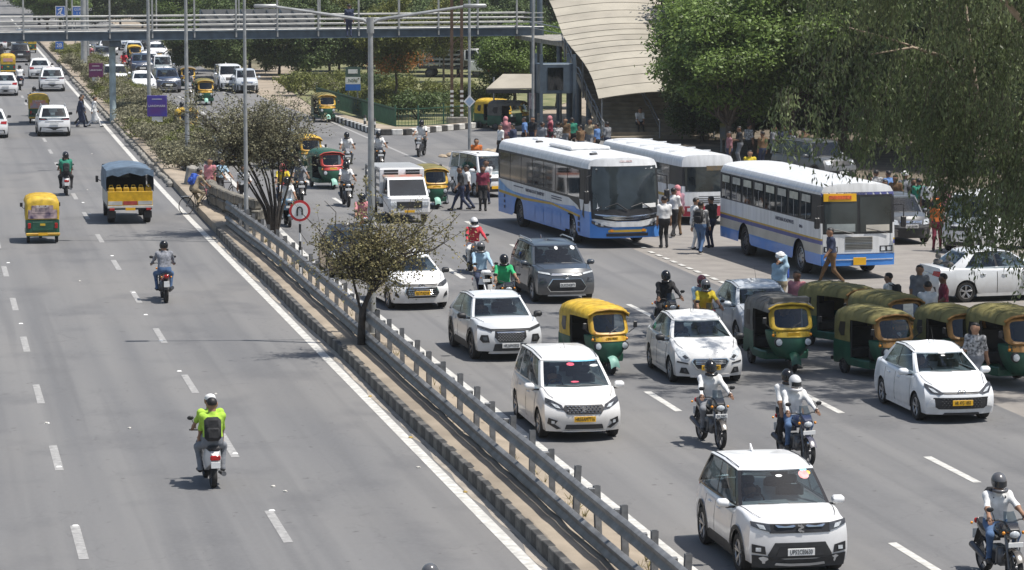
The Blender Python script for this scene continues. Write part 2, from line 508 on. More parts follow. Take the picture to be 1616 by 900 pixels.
# --- guard rail: posts, two W-beams
RAILM = mat('grey_guard_rail', (0.165, 0.168, 0.172), 0.55, metal=.25, var=.35, scale=2.5, bump=.1, bscale=8)
RAILTOP = RAILM
POSTM = mat('guard_rail_post', (0.19, 0.195, 0.20), 0.6, metal=.3, var=.35, scale=6)
gr = thing('guard_rail', 'long grey double-beam steel guard rail on the sandy median', 'guard rail', (11.1, 40, 0))
def rail_x(y):
    return 11.08 + (0 if y < 96 else -.010 * (y - 96) ** 1.2) + .006 * math.sin(y * .7)
prof = [(-.0, -.155), (-.075, -.11), (-.075, -.06), (-.015, -.02), (-.015, .02), (-.075, .06), (-.075, .11), (0, .155), (.012, .155), (-.06, .11), (-.06, .06), (0, .02), (0, -.02), (-.06, -.06), (-.06, -.11), (.012, -.155)]
for zc_, dx in ((1.03, 0.0), (.47, -.02)):
    y = 28.0
    while y < 111:
        y1 = min(111, y + 4.0); g = G(); rows = []
        for i in range(5):
            yy = y + (y1 - y + .12) * i / 4
            rows.append([(rail_x(yy) + dx + a * .85 - 11.1, yy - 40, zc_ + b * 1.08 + .004 * ((int(y / 4)) % 2)) for a, b in prof])
        g.loft(rows)
        g.link('beam', RAILM, gr, smooth=50)
        y = y1
pg = G()
pg.poly([(-.075, -.06, 0), (.075, -.06, 0), (.075, -.045, 0), (-.06, -.045, 0), (-.06, .045, 0), (.075, .045, 0), (.075, .06, 0), (-.075, .06, 0)], (0, 0, 1.22))
pme = pg.mesh('post', POSTM)
bg_ = G(); bg_.box(-.10, .06, -.07, .07, .88, 1.17, .01); bme = bg_.mesh('spacer_block', POSTM)
y = 29.2
while y < 111:
    for me, dx in ((pme, .24), (bme, .10)):
        o = bpy.data.objects.new(me.name, me); COL.objects.link(o); o.parent = gr
        o.location = (rail_x(y) + dx - 11.1, y - 40, rnd.uniform(-.03, .02)); o.rotation_euler = (rnd.uniform(-.04, .04), rnd.uniform(-.03, .05), rnd.uniform(-.12, .12)); o.scale = (.75, .75, 1)
    y += 2.0
YEL = mat('yellow_reflector', (0.75, 0.5, 0.03), 0.35, var=.2)
for (px, py) in ((606, 505), (658, 547), (708, 591)):
    g = G(); g.poly([(-.09, 0, .12), (-.09, 0, 0.02), (0, 0, -.09), (.09, 0, .02), (.09, 0, .12)], (0, .012, 0))
    p = pix(px, py, .55); y = p.y
    g.link('reflector', YEL, gr, loc=(rail_x(y) + .42 - 11.1, y - 40, .62))

# --- stacked stone-block wall
STONE = mat('mossy_stone_block', (0.20, 0.185, 0.155), 0.95, var=.45, scale=4, bump=.7, bscale=10, detail=8)
wall = thing('stone_block_wall', 'low curving wall of stacked stone blocks beside the bicycle', 'wall', (11.5, 116, 0))
wpts = [Vector((11.25, 122.2)), Vector((11.15, 119.5)), Vector((11.35, 116.5)), Vector((11.75, 113.6)), Vector((12.05, 112.2)), Vector((12.3, 112.4))]
def wpath(t):
    segs = [(wpts[i + 1] - wpts[i]).length for i in range(len(wpts) - 1)]; d = t
    for i, s_ in enumerate(segs):
        if d <= s_: return wpts[i].lerp(wpts[i + 1], d / s_), (wpts[i + 1] - wpts[i]).normalized()
        d -= s_
    return wpts[-1], (wpts[-1] - wpts[-2]).normalized()
tot = sum((wpts[i + 1] - wpts[i]).length for i in range(len(wpts) - 1))
sg_ = G(); sg_.box(-.30, .30, -.17, .17, 0, .36, .045); sm_ = sg_.mesh('stone_block', STONE, 35)
for c in range(3):
    t = .3 + (.3 if c % 2 else 0)
    while t < tot - .2:
        p, d = wpath(t)
        o = bpy.data.objects.new('stone_block', sm_); COL.objects.link(o); o.parent = wall
        o.location = (p.x - 11.5 + rnd.uniform(-.03, .03), p.y - 116, c * .375 + rnd.uniform(0, .012)); o.rotation_euler = (rnd.uniform(-.03, .03), rnd.uniform(-.03, .03), math.atan2(d.y, d.x) + rnd.uniform(-.05, .05))
        o.scale = (rnd.uniform(.94, 1.0), rnd.uniform(.9, 1.05), 1)
        t += .635
wall2 = thing('leaning_stone_slab', 'leaning pale stone slabs at the end of the hedge kerb', 'wall', pix(296, 303))
for k, (dx, dy, h, t) in enumerate(((0, .2, 1.05, .18), (.25, -.6, .95, .3), (.5, -1.5, .8, .1))):
    g = G(); g.box(-.16, .16, -.42, .42, 0, h, .05); o = g.link('slab', STONE if k else CONC, wall2, 35, loc=(dx, dy, 0)); o.rotation_euler = (0, t, .1 * k)
g = G(); rows = [[(-.13, y, 0), (.13, y, 0), (.10, y, .5), (-.10, y, .5)] for y in (0, 6, 12.5)]
g.loft(rows); o = g.link('barrier_rail', CONC, None, 30, loc=(12.15, 131.5, 0), rz=R(1.5)); tag(o, 'low grey concrete barrier running along the hedge to the stone slabs', 'barrier')

# ================================================================== lamp posts
LAMPM = mat('lamp_post_paint', (0.34, 0.35, 0.35), 0.5, metal=.3, var=.25, scale=3)
def lamp_post(px, py, label, h=9.0, r=.085, arms=True, h0=.25, armlen=2.4):
    p = pix(px, py, h0); p.z = 0.0
    t = thing('lamp_post', label, 'lamp post', p, 0, 'lamp posts')
    g = G(); g.box(-.2, .2, -.2, .2, 0, .32, .02); g.link('base', CONC, t)
    g = G(); g.tube([(0, 0, .3), (0, 0, 1.2), (0, 0, h * .55), (0, 0, h)], [r * 1.35, r * 1.25, r, r * .72], 12); g.link('pole', LAMPM, t, 40)
    g = G(); g.tube([(0, 0, h - .35), (0, 0, h + .05)], r * 1.1, 12); g.link('collar', LAMPM, t, 40)
    if arms:
        for s in (-1, 1):
            g = G(); g.tube([(0, 0, h - .12), (s * .2, 0, h), (s * armlen, 0, h + .33)], [.05, .045, .035], 8)
            a = g.link('arm', LAMPM, t, 40)
            g = G(); g.box(s * armlen - .12, s * armlen + .12, -.12, .12, h + .29, h + .38, .03)
            if s > 0: g.v = [(x + .3, y, z) for x, y, z in g.v]
            else: g.v = [(x - .3, y, z) for x, y, z in g.v]
            g.box(s * (armlen + .3) - .3, s * (armlen + .3) + .3, -.13, .13, h + .30, h + .40, .03)
            g.link('lamp_head', LAMPM, a, 40)
    t.rotation_euler.z = -YAW + R(4)
    return t
lamp_post(587, 529, 'tall grey street lamp with two arms behind the small thorny tree', 8.45)
lamp_post(389, 372, 'tall grey street lamp rising out of the olive-green tree', 9.3, .062)
lamp_post(296, 263, 'tall grey street lamp at the near end of the median hedge', 9.5, .085)
lamp_post(236, 203, 'tall grey street lamp beside the purple LANDMARK board', 9.5, .095)
lamp_post(133, 118, 'thick grey street lamp standing left of the footbridge pillar', 10.5, .2, False)
lamp_post(139, 104, 'thin grey street lamp just right of the thick grey pole', 10.5, .1, False)
# ================================================================== vegetation
def leaf_mesh(name, m, clumps, n, size, seed, droop=0.0, up=.35, aspect=.5, shell=.55):
    """n leaf quads spread through the clumps (centre, radii)."""
    rg = np.random.default_rng(seed)
    C = np.array([c for c, r in clumps]); RR = np.array([r if hasattr(r, '__len__') else (r, r, r) for c, r in clumps])
    w = RR.prod(axis=1) ** (2 / 3.); idx = rg.choice(len(clumps), n, p=w / w.sum())
    d = rg.normal(size=(n, 3)); d /= np.linalg.norm(d, axis=1)[:, None]
    rad = shell + (1 - shell) * rg.random(n) ** .6
    rad *= 1 + .18 * rg.normal(size=n)
    P = C[idx] + d * RR[idx] * rad[:, None]
    nrm = d * .7 + rg.normal(size=(n, 3)) * .7 + np.array([0, 0, up]); nrm /= np.linalg.norm(nrm, axis=1)[:, None]
    t = rg.normal(size=(n, 3)); t[:, 2] -= droop
    t -= nrm * (t * nrm).sum(1)[:, None] * (0.3 if droop > 2 else 1); t /= np.linalg.norm(t, axis=1)[:, None]
    b = np.cross(nrm, t); b /= np.linalg.norm(b, axis=1)[:, None]
    L = size * rg.uniform(.6, 1.3, n)[:, None]; W = L * aspect
    fold = nrm * (W * .35)
    V = np.empty((n, 4, 3)); V[:, 0] = P - t * L; V[:, 1] = P + b * W - fold; V[:, 2] = P + t * L; V[:, 3] = P - b * W - fold
    return quads(name, V, m)
def quads(name, V, m):
    n = len(V); me = bpy.data.meshes.new(name)
    me.vertices.add(4 * n); me.vertices.foreach_set('co', V.reshape(-1))
    me.loops.add(4 * n); me.loops.foreach_set('vertex_index', np.arange(4 * n, dtype=np.int32))
    me.polygons.add(n); me.polygons.foreach_set('loop_start', np.arange(0, 4 * n, 4, dtype=np.int32)); me.polygons.foreach_set('loop_total', np.full(n, 4, np.int32))
    me.materials.append(m); me.update(calc_edges=True); me.validate()
    return me
def obj_of(me, name, parent=None, loc=None):
    o = bpy.data.objects.new(name, me); COL.objects.link(o)
    if parent: o.parent = parent
    if loc is not None: o.location = loc
    return o
LEAF_B = mat('bright_leaf', (0.135, 0.205, 0.04), 0.5, var=.25, scale=.6, island=.5, trans=.35, spec=.4, col2=(.19, .275, .07))
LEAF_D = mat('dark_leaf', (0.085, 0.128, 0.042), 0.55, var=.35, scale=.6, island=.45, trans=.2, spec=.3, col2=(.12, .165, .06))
LEAF_O = mat('olive_leaf', (0.21, 0.20, 0.12), 0.6, var=.3, scale=.8, island=.5, trans=.2, col2=(.26, .25, .155), spec=.3)
LEAF_E = mat('eucalyptus_leaf', (0.135, 0.190, 0.072), 0.45, var=.3, scale=.5, island=.5, trans=.45, col2=(.22, .265, .125), spec=.5)
LEAF_Y = mat('yellow_green_leaf', (0.13, 0.155, 0.035), 0.55, var=.3, scale=.8, island=.45, trans=.3, col2=(.20, .21, .06), spec=.3)
LEAF_R = mat('dry_orange_leaf', (0.33, 0.13, 0.03), 0.7, var=.3, island=.4, trans=.2)
LEAF_T = mat('thorny_leaf', (0.18, 0.18, 0.075), 0.6, var=.3, scale=2, island=.5, trans=.2, col2=(.27, .23, .11), spec=.3)
BARK = mat('grey_bark', (0.12, 0.095, 0.075), 0.95, var=.4, scale=6, bump=.6, bscale=14)
BARKD = mat('dark_bark', (0.045, 0.038, 0.032), 0.95, var=.4, scale=6, bump=.5, bscale=14)
BARKP = mat('pale_bark', (0.36, 0.29, 0.22), 0.85, var=.35, scale=3, bump=.3)

def limb(g, a, b, r0, r1, wob, rg, n=5, sides=7):
    a, b = Vector(a), Vector(b); pts = []; L = (b - a).length
    for i in range(n + 1):
        t = i / n; p = a.lerp(b, t)
        if 0 < i < n: p += Vector((rg.uniform(-1, 1), rg.uniform(-1, 1), rg.uniform(-.6, .6))) * wob * L
        pts.append(p)
    g.tube(pts, [r0 + (r1 - r0) * i / n for i in range(n + 1)], sides)
    return pts

def tree_template(name, m_leaf, bark, h, rad, nclump, nleaf, size, seed, trunk_h=None, trunk_r=.18, aspect=.5, lean=0., squash=.75, extra=None, droop=0, up=.35):
    rg = random.Random(seed); t = thing(name, '', 'tree')
    th = trunk_h or h * .4
    g = G(); top = Vector((lean, 0, th)); limb(g, (0, 0, -.1), top, trunk_r, trunk_r * .7, .03, rg)
    clumps = []; cz = (th + h) / 2 + .1 * h; hz = (h - th) / 2 + .15 * h
    for k in range(nclump):
        while True:
            d = Vector((rg.uniform(-1, 1), rg.uniform(-1, 1), rg.uniform(-1, 1)))
            if .35 < d.length < 1: break
        c = Vector((lean + d.x * rad * .78, d.y * rad * .78, cz + d.z * hz * .72 - .12 * h))
        rr = rad * rg.uniform(.22, .42)
        clumps.append((tuple(c), (rr, rr, rr * squash)))
        limb(g, top + Vector((0, 0, rg.uniform(-.15, .1) * th)), c, trunk_r * .42, trunk_r * .06, .07, rg, 4, 5)
    g.link('trunk', bark, t, 60)
    obj_of(leaf_mesh('crown', m_leaf, clumps, nleaf, size, seed, droop=droop, aspect=aspect, up=up), 'crown', t)
    if extra: obj_of(leaf_mesh('crown', extra, rg.sample(clumps, max(2, nclump // 4)), nleaf // 12, size, seed + 5, aspect=aspect), 'dry_foliage', t)
    return t
USED = set()
def use(tmpl, label, loc, rz=0, scale=1.0, group=None, remap=None, name=None):
    """The first use moves the template itself, then copies follow."""
    if tmpl.name not in USED:
        USED.add(tmpl.name)
        if not remap:
            scan(tmpl)
            tmpl.location = loc; tmpl.rotation_euler.z = rz
            tmpl.scale = scale if isinstance(scale, (tuple, list)) else (scale,) * 3
            tmpl['label'] = label
            if group: tmpl['group'] = group
            return tmpl
    return copy_tree(tmpl, label, loc, rz, group, remap, scale, name=name)
_ones = ['first', 'second', 'third', 'fourth', 'fifth', 'sixth', 'seventh', 'eighth', 'ninth']
ORD = _ones + ['tenth', 'eleventh', 'twelfth', 'thirteenth', 'fourteenth', 'fifteenth', 'sixteenth', 'seventeenth', 'eighteenth', 'nineteenth']
for _a, _b in (('twentieth', 'twenty'), ('thirtieth', 'thirty'), ('fortieth', 'forty'), ('fiftieth', 'fifty'), ('sixtieth', 'sixty'), ('seventieth', 'seventy')): ORD += [_a] + [_b + '-' + w_ for w_ in _ones]

# --- bushes
def bush_template(name, m, w, h, n, size, seed, aspect=.5):
    t = thing(name, '', 'bush'); rg = random.Random(seed); cl = []; g = G()
    for k in range(9):
        c = (rg.uniform(-.5, .5) * w, rg.uniform(-.5, .5) * w, h * rg.uniform(.3, .72)); cl.append((c, (w * .3, w * .3, h * rg.uniform(.2, .36))))
        limb(g, (rg.uniform(-.1, .1), rg.uniform(-.1, .1), 0), c, .03, .008, .08, rg, 3, 5)
    g.link('stems', BARKD, t, 60)
    obj_of(leaf_mesh('foliage', m, cl, n, size, seed, aspect=aspect, shell=.35), 'foliage', t)
    return t
b_olive = bush_template('olive_bush', LEAF_O, 1.9, 1.5, 2600, .075, 1)
b_green = bush_template('green_bush', LEAF_Y, 1.8, 1.35, 2400, .075, 2)
b_dark = bush_template('dark_bush', LEAF_D, 1.9, 1.4, 2400, .08, 3)

# hedge in the median, from the stone slabs back past the footbridge
hedge = []
yy = 140.0
while yy < 300:
    for xx in ((.85,) if yy < 150 else (.9, 2.3) if yy < 190 else (.9, 2.5)):
        hedge.append((xx, yy + rnd.uniform(-.6, .6)))
    yy += 2.5 if yy < 190 else (3.6 if yy < 220 else 6.5)
k = [0, 0]
for (dx, y) in hedge:
    row = 0 if dx < 1.5 else 1
    tm = b_green if rnd.random() < (.30 if y < 200 else .5) else b_olive
    side = 'left' if row == 0 else 'right'
    lab = '%s %s of the %s hedge row, counted from the stone slabs' % (ORD[k[row]], 'green bush' if tm is b_green else 'olive bush', side)
    k[row] += 1
    s = rnd.uniform(.72, 1.05)
    use(tm, lab, (med_l(y) + dx + .35, y, .12), rnd.uniform(0, 6.3), (s, s, s * rnd.uniform(.75, 1.05)), 'bushes of the median hedge')

# --- small thorny tree in front of the guard rail
def bare_tree(name, label, loc, stems, crown_c, crown_r, nleaf, m_leaf, bark, seed, trunk, twig_n, leaf=.035, aspect=.7):
    t = thing(name, label, 'tree', loc); rg = random.Random(seed); g = G(); tw = G(); tips = []
    for (pts, r0) in trunk: g.tube(pts, [r0 * (1 - .55 * i / (len(pts) - 1)) for i in range(len(pts))], 8)
    for s in range(stems):
        a = Vector(trunk[s % len(trunk)][0][-1]) + Vector((rg.uniform(-.05, .05), rg.uniform(-.05, .05), rg.uniform(-.2, 0)))
        d = Vector((rg.uniform(-1, 1), rg.uniform(-1, 1), rg.uniform(-.5, .9)))
        b = Vector(crown_c) + Vector((d.x * crown_r[0], d.y * crown_r[1], d.z * crown_r[2])) * .8
        pts = limb(g, a, b, .045, .012, .07, rg, 5, 6)
        for q in range(twig_n):
            p = pts[rg.randint(1, 5)]; e = p + Vector((rg.gauss(0, 1), rg.gauss(0, 1), rg.gauss(.25, .7))) * rg.uniform(.15, .42) * max(crown_r)
            pp = limb(tw, p, e, .009, .003, .1, rg, 3, 4); tips += [(tuple(x), .22) for x in pp[1:]]
    g.link('trunk', bark, t, 60); tw.link('twigs', bark, t)
    obj_of(leaf_mesh('crown', m_leaf, tips, nleaf, leaf, seed, aspect=aspect, shell=.1), 'crown', t)
    return t
p0 = Vector((10.90, 77.3, .27))
bare_tree('thorny_tree', 'small half-bare thorny tree growing against the guard rail', p0, 20, (.55, .2, 2.62), (1.95, 1.0, .85), 9500, LEAF_T, BARKD, 11,
          [([(0, 0, -.1), (0.02, 0, .6), (.08, 0, 1.0), (.30, 0, 1.55)], .11), ([(0.0, .02, .5), (.10, 0, 1.1), (.55, .1, 1.75)], .065), ([(-.05, 0, .2), (0, .05, .9), (-.25, 0, 1.9)], .055)], 12, .034)
g = G(); gg = random.Random(5)
for e in ((1.95, .2, 3.5), (-1.5, 0, 3.4), (2.3, -.1, 2.75), (-1.5, .3, 2.9), (2.6, .3, 3.3), (-.9, .1, 3.7), (.4, 0, 3.75), (1.3, .1, 3.7)): limb(g, (.2, 0, 1.6), e, .03, .006, .05, gg, 6, 5)
g.link('bare_branch', BARKD, [o for o in COL.objects if o.name.startswith('thorny_tree')][0], 60)
# --- bigger many-stemmed olive tree behind the stone wall
p1 = pix(432, 366, .1)
tr = []
rg = random.Random(21)
for k in range(15):
    a = -1 + 2 * k / 14 + rg.uniform(-.1, .1)
    tr.append(([(a * .12, 0, -.1), (a * .35, rg.uniform(-.2, .2), .9), (a * .8 - .15, rg.uniform(-.4, .4), 1.9), (a * 1.25 - .35, rg.uniform(-.6, .6), 2.7)], .045))
bare_tree('olive_tree', 'many-stemmed olive-green shrubby tree behind the stone block wall', p1, 38, (-1.15, .3, 3.7), (2.75, 1.6, 1.15), 22000, LEAF_O, BARKD, 22, tr, 14, .04)

# --- templates for the trees
T_bright = tree_template('leafy_tree', LEAF_B, BARK, 9.0, 4.3, 62, 44000, .125, 31, 2.0, .22, squash=.5, up=.9)
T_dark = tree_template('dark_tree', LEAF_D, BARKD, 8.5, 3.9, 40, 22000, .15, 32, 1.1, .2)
T_mid = tree_template('roadside_tree', LEAF_Y, BARK, 6.5, 2.6, 22, 12000, .10, 33, 2.2, .10, extra=None)
def W(px, py, h=0): return pix(px, py, h)

# trees over the bus stand (right), bright crowns
right_trees = [
    (1150, 250, .88, 'bright leafy tree at the left end of the bus stand beside the stair canopy'),
    (1185, 240, 1.05, 'bright leafy tree directly behind the third bus roof'),
    (1250, 246, 1.12, 'bright leafy tree behind the blue-striped ordinary bus'),
    (1330, 240, 1.2, 'leafy tree in the shade behind the parked dark jeep'),
    (1390, 232, 1.2, 'leafy tree in the middle of the shaded back of the stand'),
    (1460, 240, 1.2, 'leafy tree in deep shade behind the grey hatchback'),
]
for (px, py, s, lab) in right_trees:
    use(T_bright, lab, W(px, py), rnd.uniform(0, 6), s, 'leafy trees over the bus stand')
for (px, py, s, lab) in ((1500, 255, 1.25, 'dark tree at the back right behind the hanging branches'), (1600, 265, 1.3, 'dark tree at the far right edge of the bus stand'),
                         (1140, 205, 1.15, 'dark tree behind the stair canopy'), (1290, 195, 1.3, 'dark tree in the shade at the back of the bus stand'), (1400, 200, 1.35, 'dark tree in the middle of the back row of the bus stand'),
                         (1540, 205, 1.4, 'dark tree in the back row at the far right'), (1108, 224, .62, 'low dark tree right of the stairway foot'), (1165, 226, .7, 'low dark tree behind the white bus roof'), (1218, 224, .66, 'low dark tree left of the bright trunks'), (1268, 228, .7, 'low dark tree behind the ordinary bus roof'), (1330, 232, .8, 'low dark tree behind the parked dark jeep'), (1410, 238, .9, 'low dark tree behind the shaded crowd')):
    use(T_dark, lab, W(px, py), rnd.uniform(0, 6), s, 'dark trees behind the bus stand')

# --- weeping eucalyptus hanging over the auto stand
def weeping(name, label, loc, seed, strands, limbs_):
    t = thing(name, label, 'tree', loc); rg = random.Random(seed); g = G(); tw = G(); VS = []; nr = np.random.default_rng(seed)
    for (pts, r0, r1) in limbs_:
        n = len(pts); g.tube(pts, [r1 + (r0 - r1) * (1 - i / (n - 1)) ** 1.8 for i in range(n)], 8)
    g.link('trunk', BARKP, t, 60)
    for (c, rad, n, ln) in strands:
        for s in range(n):
            if s % 10 == 0: cc = Vector(c) + Vector((rg.uniform(-1, 1) * rad[0], rg.uniform(-1, 1) * rad[1], rg.uniform(-1, 1) * rad[2]))
            p = cc + Vector((rg.gauss(0, .22), rg.gauss(0, .22), rg.gauss(0, .18)))
            L = ln * rg.uniform(.5, 1.25); dx, dy = rg.gauss(0, .18) - .1, rg.gauss(0, .18)
            tw.tube([p, p + Vector((dx * L * .5, dy * L * .5, -L * .35)), p + Vector((dx * L, dy * L, -L))], [.007, .005, .002], 3, False)
            m = int(L * 26); tt = nr.random(m)
            base = np.array(p)[None] + np.stack([dx * L * tt, dy * L * tt, -L * tt], 1) + nr.normal(size=(m, 3)) * .09
            d = nr.normal(size=(m, 3)) * .45; d[:, 2] -= 1.0; d /= np.linalg.norm(d, axis=1)[:, None]
            b = np.cross(d, nr.normal(size=(m, 3))); b /= np.linalg.norm(b, axis=1)[:, None]
            l = nr.uniform(.10, .20, m)[:, None]; w = l * .17
            V = np.empty((m, 4, 3)); V[:, 0] = base; V[:, 1] = base + d * l * .5 + b * w; V[:, 2] = base + d * l; V[:, 3] = base + d * l * .5 - b * w
            VS.append(V)
    tw.link('twigs', BARK, t)
    obj_of(quads('crown', np.concatenate(VS), LEAF_E), 'crown', t)
    return t
pe = W(1655, 560)
def loc_of(px, py, dep): return pix_at(px, py, dep) - pe
D0 = depth_of(pe)
lim = [([(0, 0, -.1), (.3, .3, 3), tuple(loc_of(1680, 280, D0 + 3)), tuple(loc_of(1590, 230, D0 + 4)), tuple(loc_of(1545, 178, D0 + 4)), tuple(loc_of(1490, 90, D0 + 3)), tuple(loc_of(1400, 60, D0 + 2)), tuple(loc_of(1340, 44, D0 + 2))], .17, .02),
       ([tuple(loc_of(1545, 180, D0 + 4)), tuple(loc_of(1530, 70, D0 + 4)), tuple(loc_of(1520, -20, D0 + 4))], .10, .05),
       ([(.3, .3, 3), (1.5, -1, 9), (1, -2, 13)], .28, .1), ([(1.0, 0, 6.5), (-2.2, -1, 9.5), (-4.2, -2.0, 11)], .12, .05),
       ([tuple(loc_of(1490, 90, D0 + 3)), tuple(loc_of(1440, 75, D0 + 2)), tuple(loc_of(1375, 86, D0 + 1.5))], .06, .02)]
st = []
for (px, py, rx, rz_, n, ln) in ((1300, 50, .8, .9, 40, 1.4), (1370, 80, 1.0, 1.1, 70, 1.6), (1440, 60, 1.2, 1.4, 120, 1.7), (1510, 80, 1.3, 1.5, 170, 1.8), (1590, 60, 1.3, 1.6, 170, 1.9),
                                 (1440, 160, 1.0, .9, 100, 1.6), (1510, 200, 1.0, .9, 130, 1.7), (1580, 190, 1.0, 1.0, 150, 1.8), (1590, 270, .7, .7, 110, 1.6), (1640, 250, 1.0, 1.4, 120, 2.0), (1545, 290, .5, .5, 55, 1.5),
                                 (1262, 150, .35, .6, 26, 1.6), (1330, 140, .5, .7, 40, 1.5), (1500, -60, 2.6, 1.2, 150, 1.8), (1350, -70, 1.6, 1.0, 90, 1.6), (1640, 340, .9, .5, 60, 1.5), (1560, 330, .3, .3, 22, 1.4)):
    st.append((tuple(loc_of(px, py, D0 + rnd.uniform(.5, 4))), (rx, 1.8, rz_), int(n * .58), ln))
for (x, y, z) in ((-1.5, -3.5, 9.5), (-3.5, -2.5, 9.8), (1, -4, 9.5), (-4, -.5, 10.5), (0, 0, 11.5), (3, -3, 10), (-5, 1.5, 11), (-2, 2, 12)):
    st.append(((x, y, z), (1.6, 1.6, .8), 50, 1.6))
rq = random.Random(51)
for k in range(50): st.append(((rq.uniform(-6.5, 5), rq.uniform(-9, 9), rq.uniform(11.2, 13)), (1.3, 1.3, .6), 40, 1.5))
for k in range(42): st.append(((rq.uniform(-3.6, 3), rq.uniform(-8.6, .8), rq.uniform(11, 13)), (1.2, 1.2, .6), 60, 1.4))
weeping('weeping_tree', 'grey-green weeping tree with long hanging branches over the auto stand', pe, 41, st, lim)

# --- park trees and shrubs between the side road and the footbridge
park = [(625, 168, 1.05, 'thin yellow-green tree with orange dry leaves behind the green fence'), (470, 118, 1.0, 'round tree left of the green totem sign'), (420, 112, 1.1, 'tree with a bare grey trunk behind the parked silver car'),
        (520, 118, 1.15, 'rounded tree behind the green totem sign'), (700, 130, .95, 'small tree between the trussed electricity poles'), (365, 95, .95, 'small roadside tree right of the tall lamp beyond the footbridge')]
for i, (px, py, s, lab) in enumerate(park):
    t = use(T_mid, lab, W(px, py), rnd.uniform(0, 6), s, 'trees of the small park', remap=None if i == 0 else None)
o = obj_of(leaf_mesh('dry_foliage', LEAF_R, [((0, -1.6, 2.6), (1.6, .5, .6)), ((1.3, -1.2, 2.9), (1.2, .5, .5)), ((-.8, -1.6, 2.4), (.9, .5, .4))], 800, .07, 8), 'dry_foliage', T_mid)
T_mid.rotation_euler.z = -YAW
shr = [(520, 152), (548, 158), (575, 160), (600, 168), (650, 172), (690, 176), (725, 172), (770, 165), (640, 158), (560, 146), (600, 150), (680, 158), (510, 142), (490, 138), (535, 138), (740, 155), (800, 150), (660, 188), (720, 190), (475, 150), (455, 145), (790, 172), (615, 185), (585, 186)]
for i, (px, py) in enumerate(shr):
    tm = b_dark if i in (10, 17, 5, 22) else b_green
    sc = rnd.uniform(.8, 1.35)
    use(tm, '%s %s from the left behind the green park fence' % (ORD[sorted(shr).index((px, py))], 'dark shrub' if tm is b_dark else 'light green shrub'), W(px, py), rnd.uniform(0, 6), sc, 'park shrubs')
for (px, py, s, lab) in ((812, 172, .62, 'leafy tree behind the bus shelter roof'), (880, 170, .6, 'leafy tree behind the stair pillars')):
    use(T_bright, lab, W(px, py), rnd.uniform(0, 6), s)
# --- far trees behind the footbridge, filling the top of the picture
far = [(75, 54, .8), (105, 52, .6), (55, 36, 1.0), (150, 44, .7), (190, 40, .8), (225, 44, .75), (262, 58, .6)] + [(x, 108 + (x * 7) % 17, .6 + (x % 5) * .06) for x in range(300, 860, 47)]
for (px, py, s) in ((62, 40, .95), (95, 46, .8), (150, 40, .7), (285, 62, .8), (330, 60, .9), (380, 62, .9), (430, 66, .95), (480, 66, .9), (530, 66, 1.0), (580, 70, .95), (640, 74, .9), (700, 76, 1.0), (760, 80, .9), (820, 84, 1.0), (870, 88, 1.0),
                    (250, 44, 1.0), (200, 26, 1.2), (120, 22, 1.2), (60, 10, 1.4), (300, 34, 1.1), (360, 36, 1.1), (450, 40, 1.2), (540, 44, 1.2), (640, 46, 1.2), (740, 50, 1.2), (830, 56, 1.2), (930, 66, 1.3), (1010, 80, 1.3), (1090, 95, 1.3), (10, -22, 1.7), (-15, 2, 1.3), (100, -25, 1.7), (200, -25, 1.7), (-40, -30, 1.7), (320, -12, 1.8), (450, -8, 1.8), (580, 0, 1.8), (720, 5, 1.8), (860, 15, 1.8)):
    far.append((px, py, s))
for i, (px, py, s) in enumerate(sorted(far)):
    br = px in (62, 95, 75, 55, 105, 530, 580, 285, 760)
    use(T_bright if br else T_dark, '%s far tree beyond the footbridge, counted from the left of the picture' % ORD[i], W(px, py), rnd.uniform(0, 6), s, 'far trees beyond the footbridge')
# strip of park lawn
g = G(); g.poly([pix(503, 176, -.004), pix(590, 204, -.004), pix(640, 206, -.004), pix(800, 194, -.004), pix(900, 160, -.004), pix(870, 100, -.004), pix(480, 100, -.004), pix(440, 130, -.004)])
struct(g.link('park_lawn', GRASSM))

g = G(); g.poly([pix(300, 118, -.022), pix(500, 100, -.022), pix(900, 150, -.022), pix(1000, 170, -.022), pix(1000, 40, -.022), pix(280, 40, -.022), pix(262, 78, -.022)])
struct(g.link('roadside_verge', mat('dry_verge', (.12, .115, .06), .95, var=.4, scale=.3, detail=8, col2=(.22, .19, .12))))

g = G(); g.poly([pix(975, 226, -.006), pix(1180, 262, -.006), pix(1420, 310, -.006), pix(1700, 330, -.006), pix(1800, 150, -.006), pix(1000, 120, -.006)])  # soil coloured darker brown to paint in the shade under the trees
struct(g.link('shade_darkened_ground', mat('shade_darkened_soil', (.135, .11, .08), .95, var=.35, scale=.8, detail=8)))
# ================================================================== footbridge, stairs, kerbs, fence, signs
BLUEG = mat('blue_grey_steel', (0.085, 0.115, 0.145), 0.5, metal=.2, var=.25, scale=2)
RAILW = mat('pale_rail_paint', (0.33, 0.335, 0.33), 0.5, metal=.2, var=.2, scale=3)
PANEL = mat('grey_panel_back', (0.19, 0.195, 0.20), 0.6, metal=.2, var=.25, scale=.8)
CYAN = mat('pale_blue_pillar', (0.36, 0.44, 0.46), 0.6, var=.3, scale=2.5)
a, b = pix(-60, 66.8, 4.8), pix(858, 56, 4.8)
d = (b - a); Lb = d.length; ang = math.atan2(d.y, d.x)
br = thing('footbridge', 'blue-grey steel footbridge with pale railings crossing over the road', 'footbridge', (a.x, a.y, 0), ang)
g = G(); g.box(0, Lb, 0, .12, 4.8, 5.26); g.box(0, Lb, -.1, .2, 5.235, 5.275); g.box(0, Lb, -.1, .2, 4.79, 4.83); g.link('girder', BLUEG, br)
g = G(); g.box(0, Lb, 2.4, 2.52, 4.8, 5.26); g.link('girder', BLUEG, br)
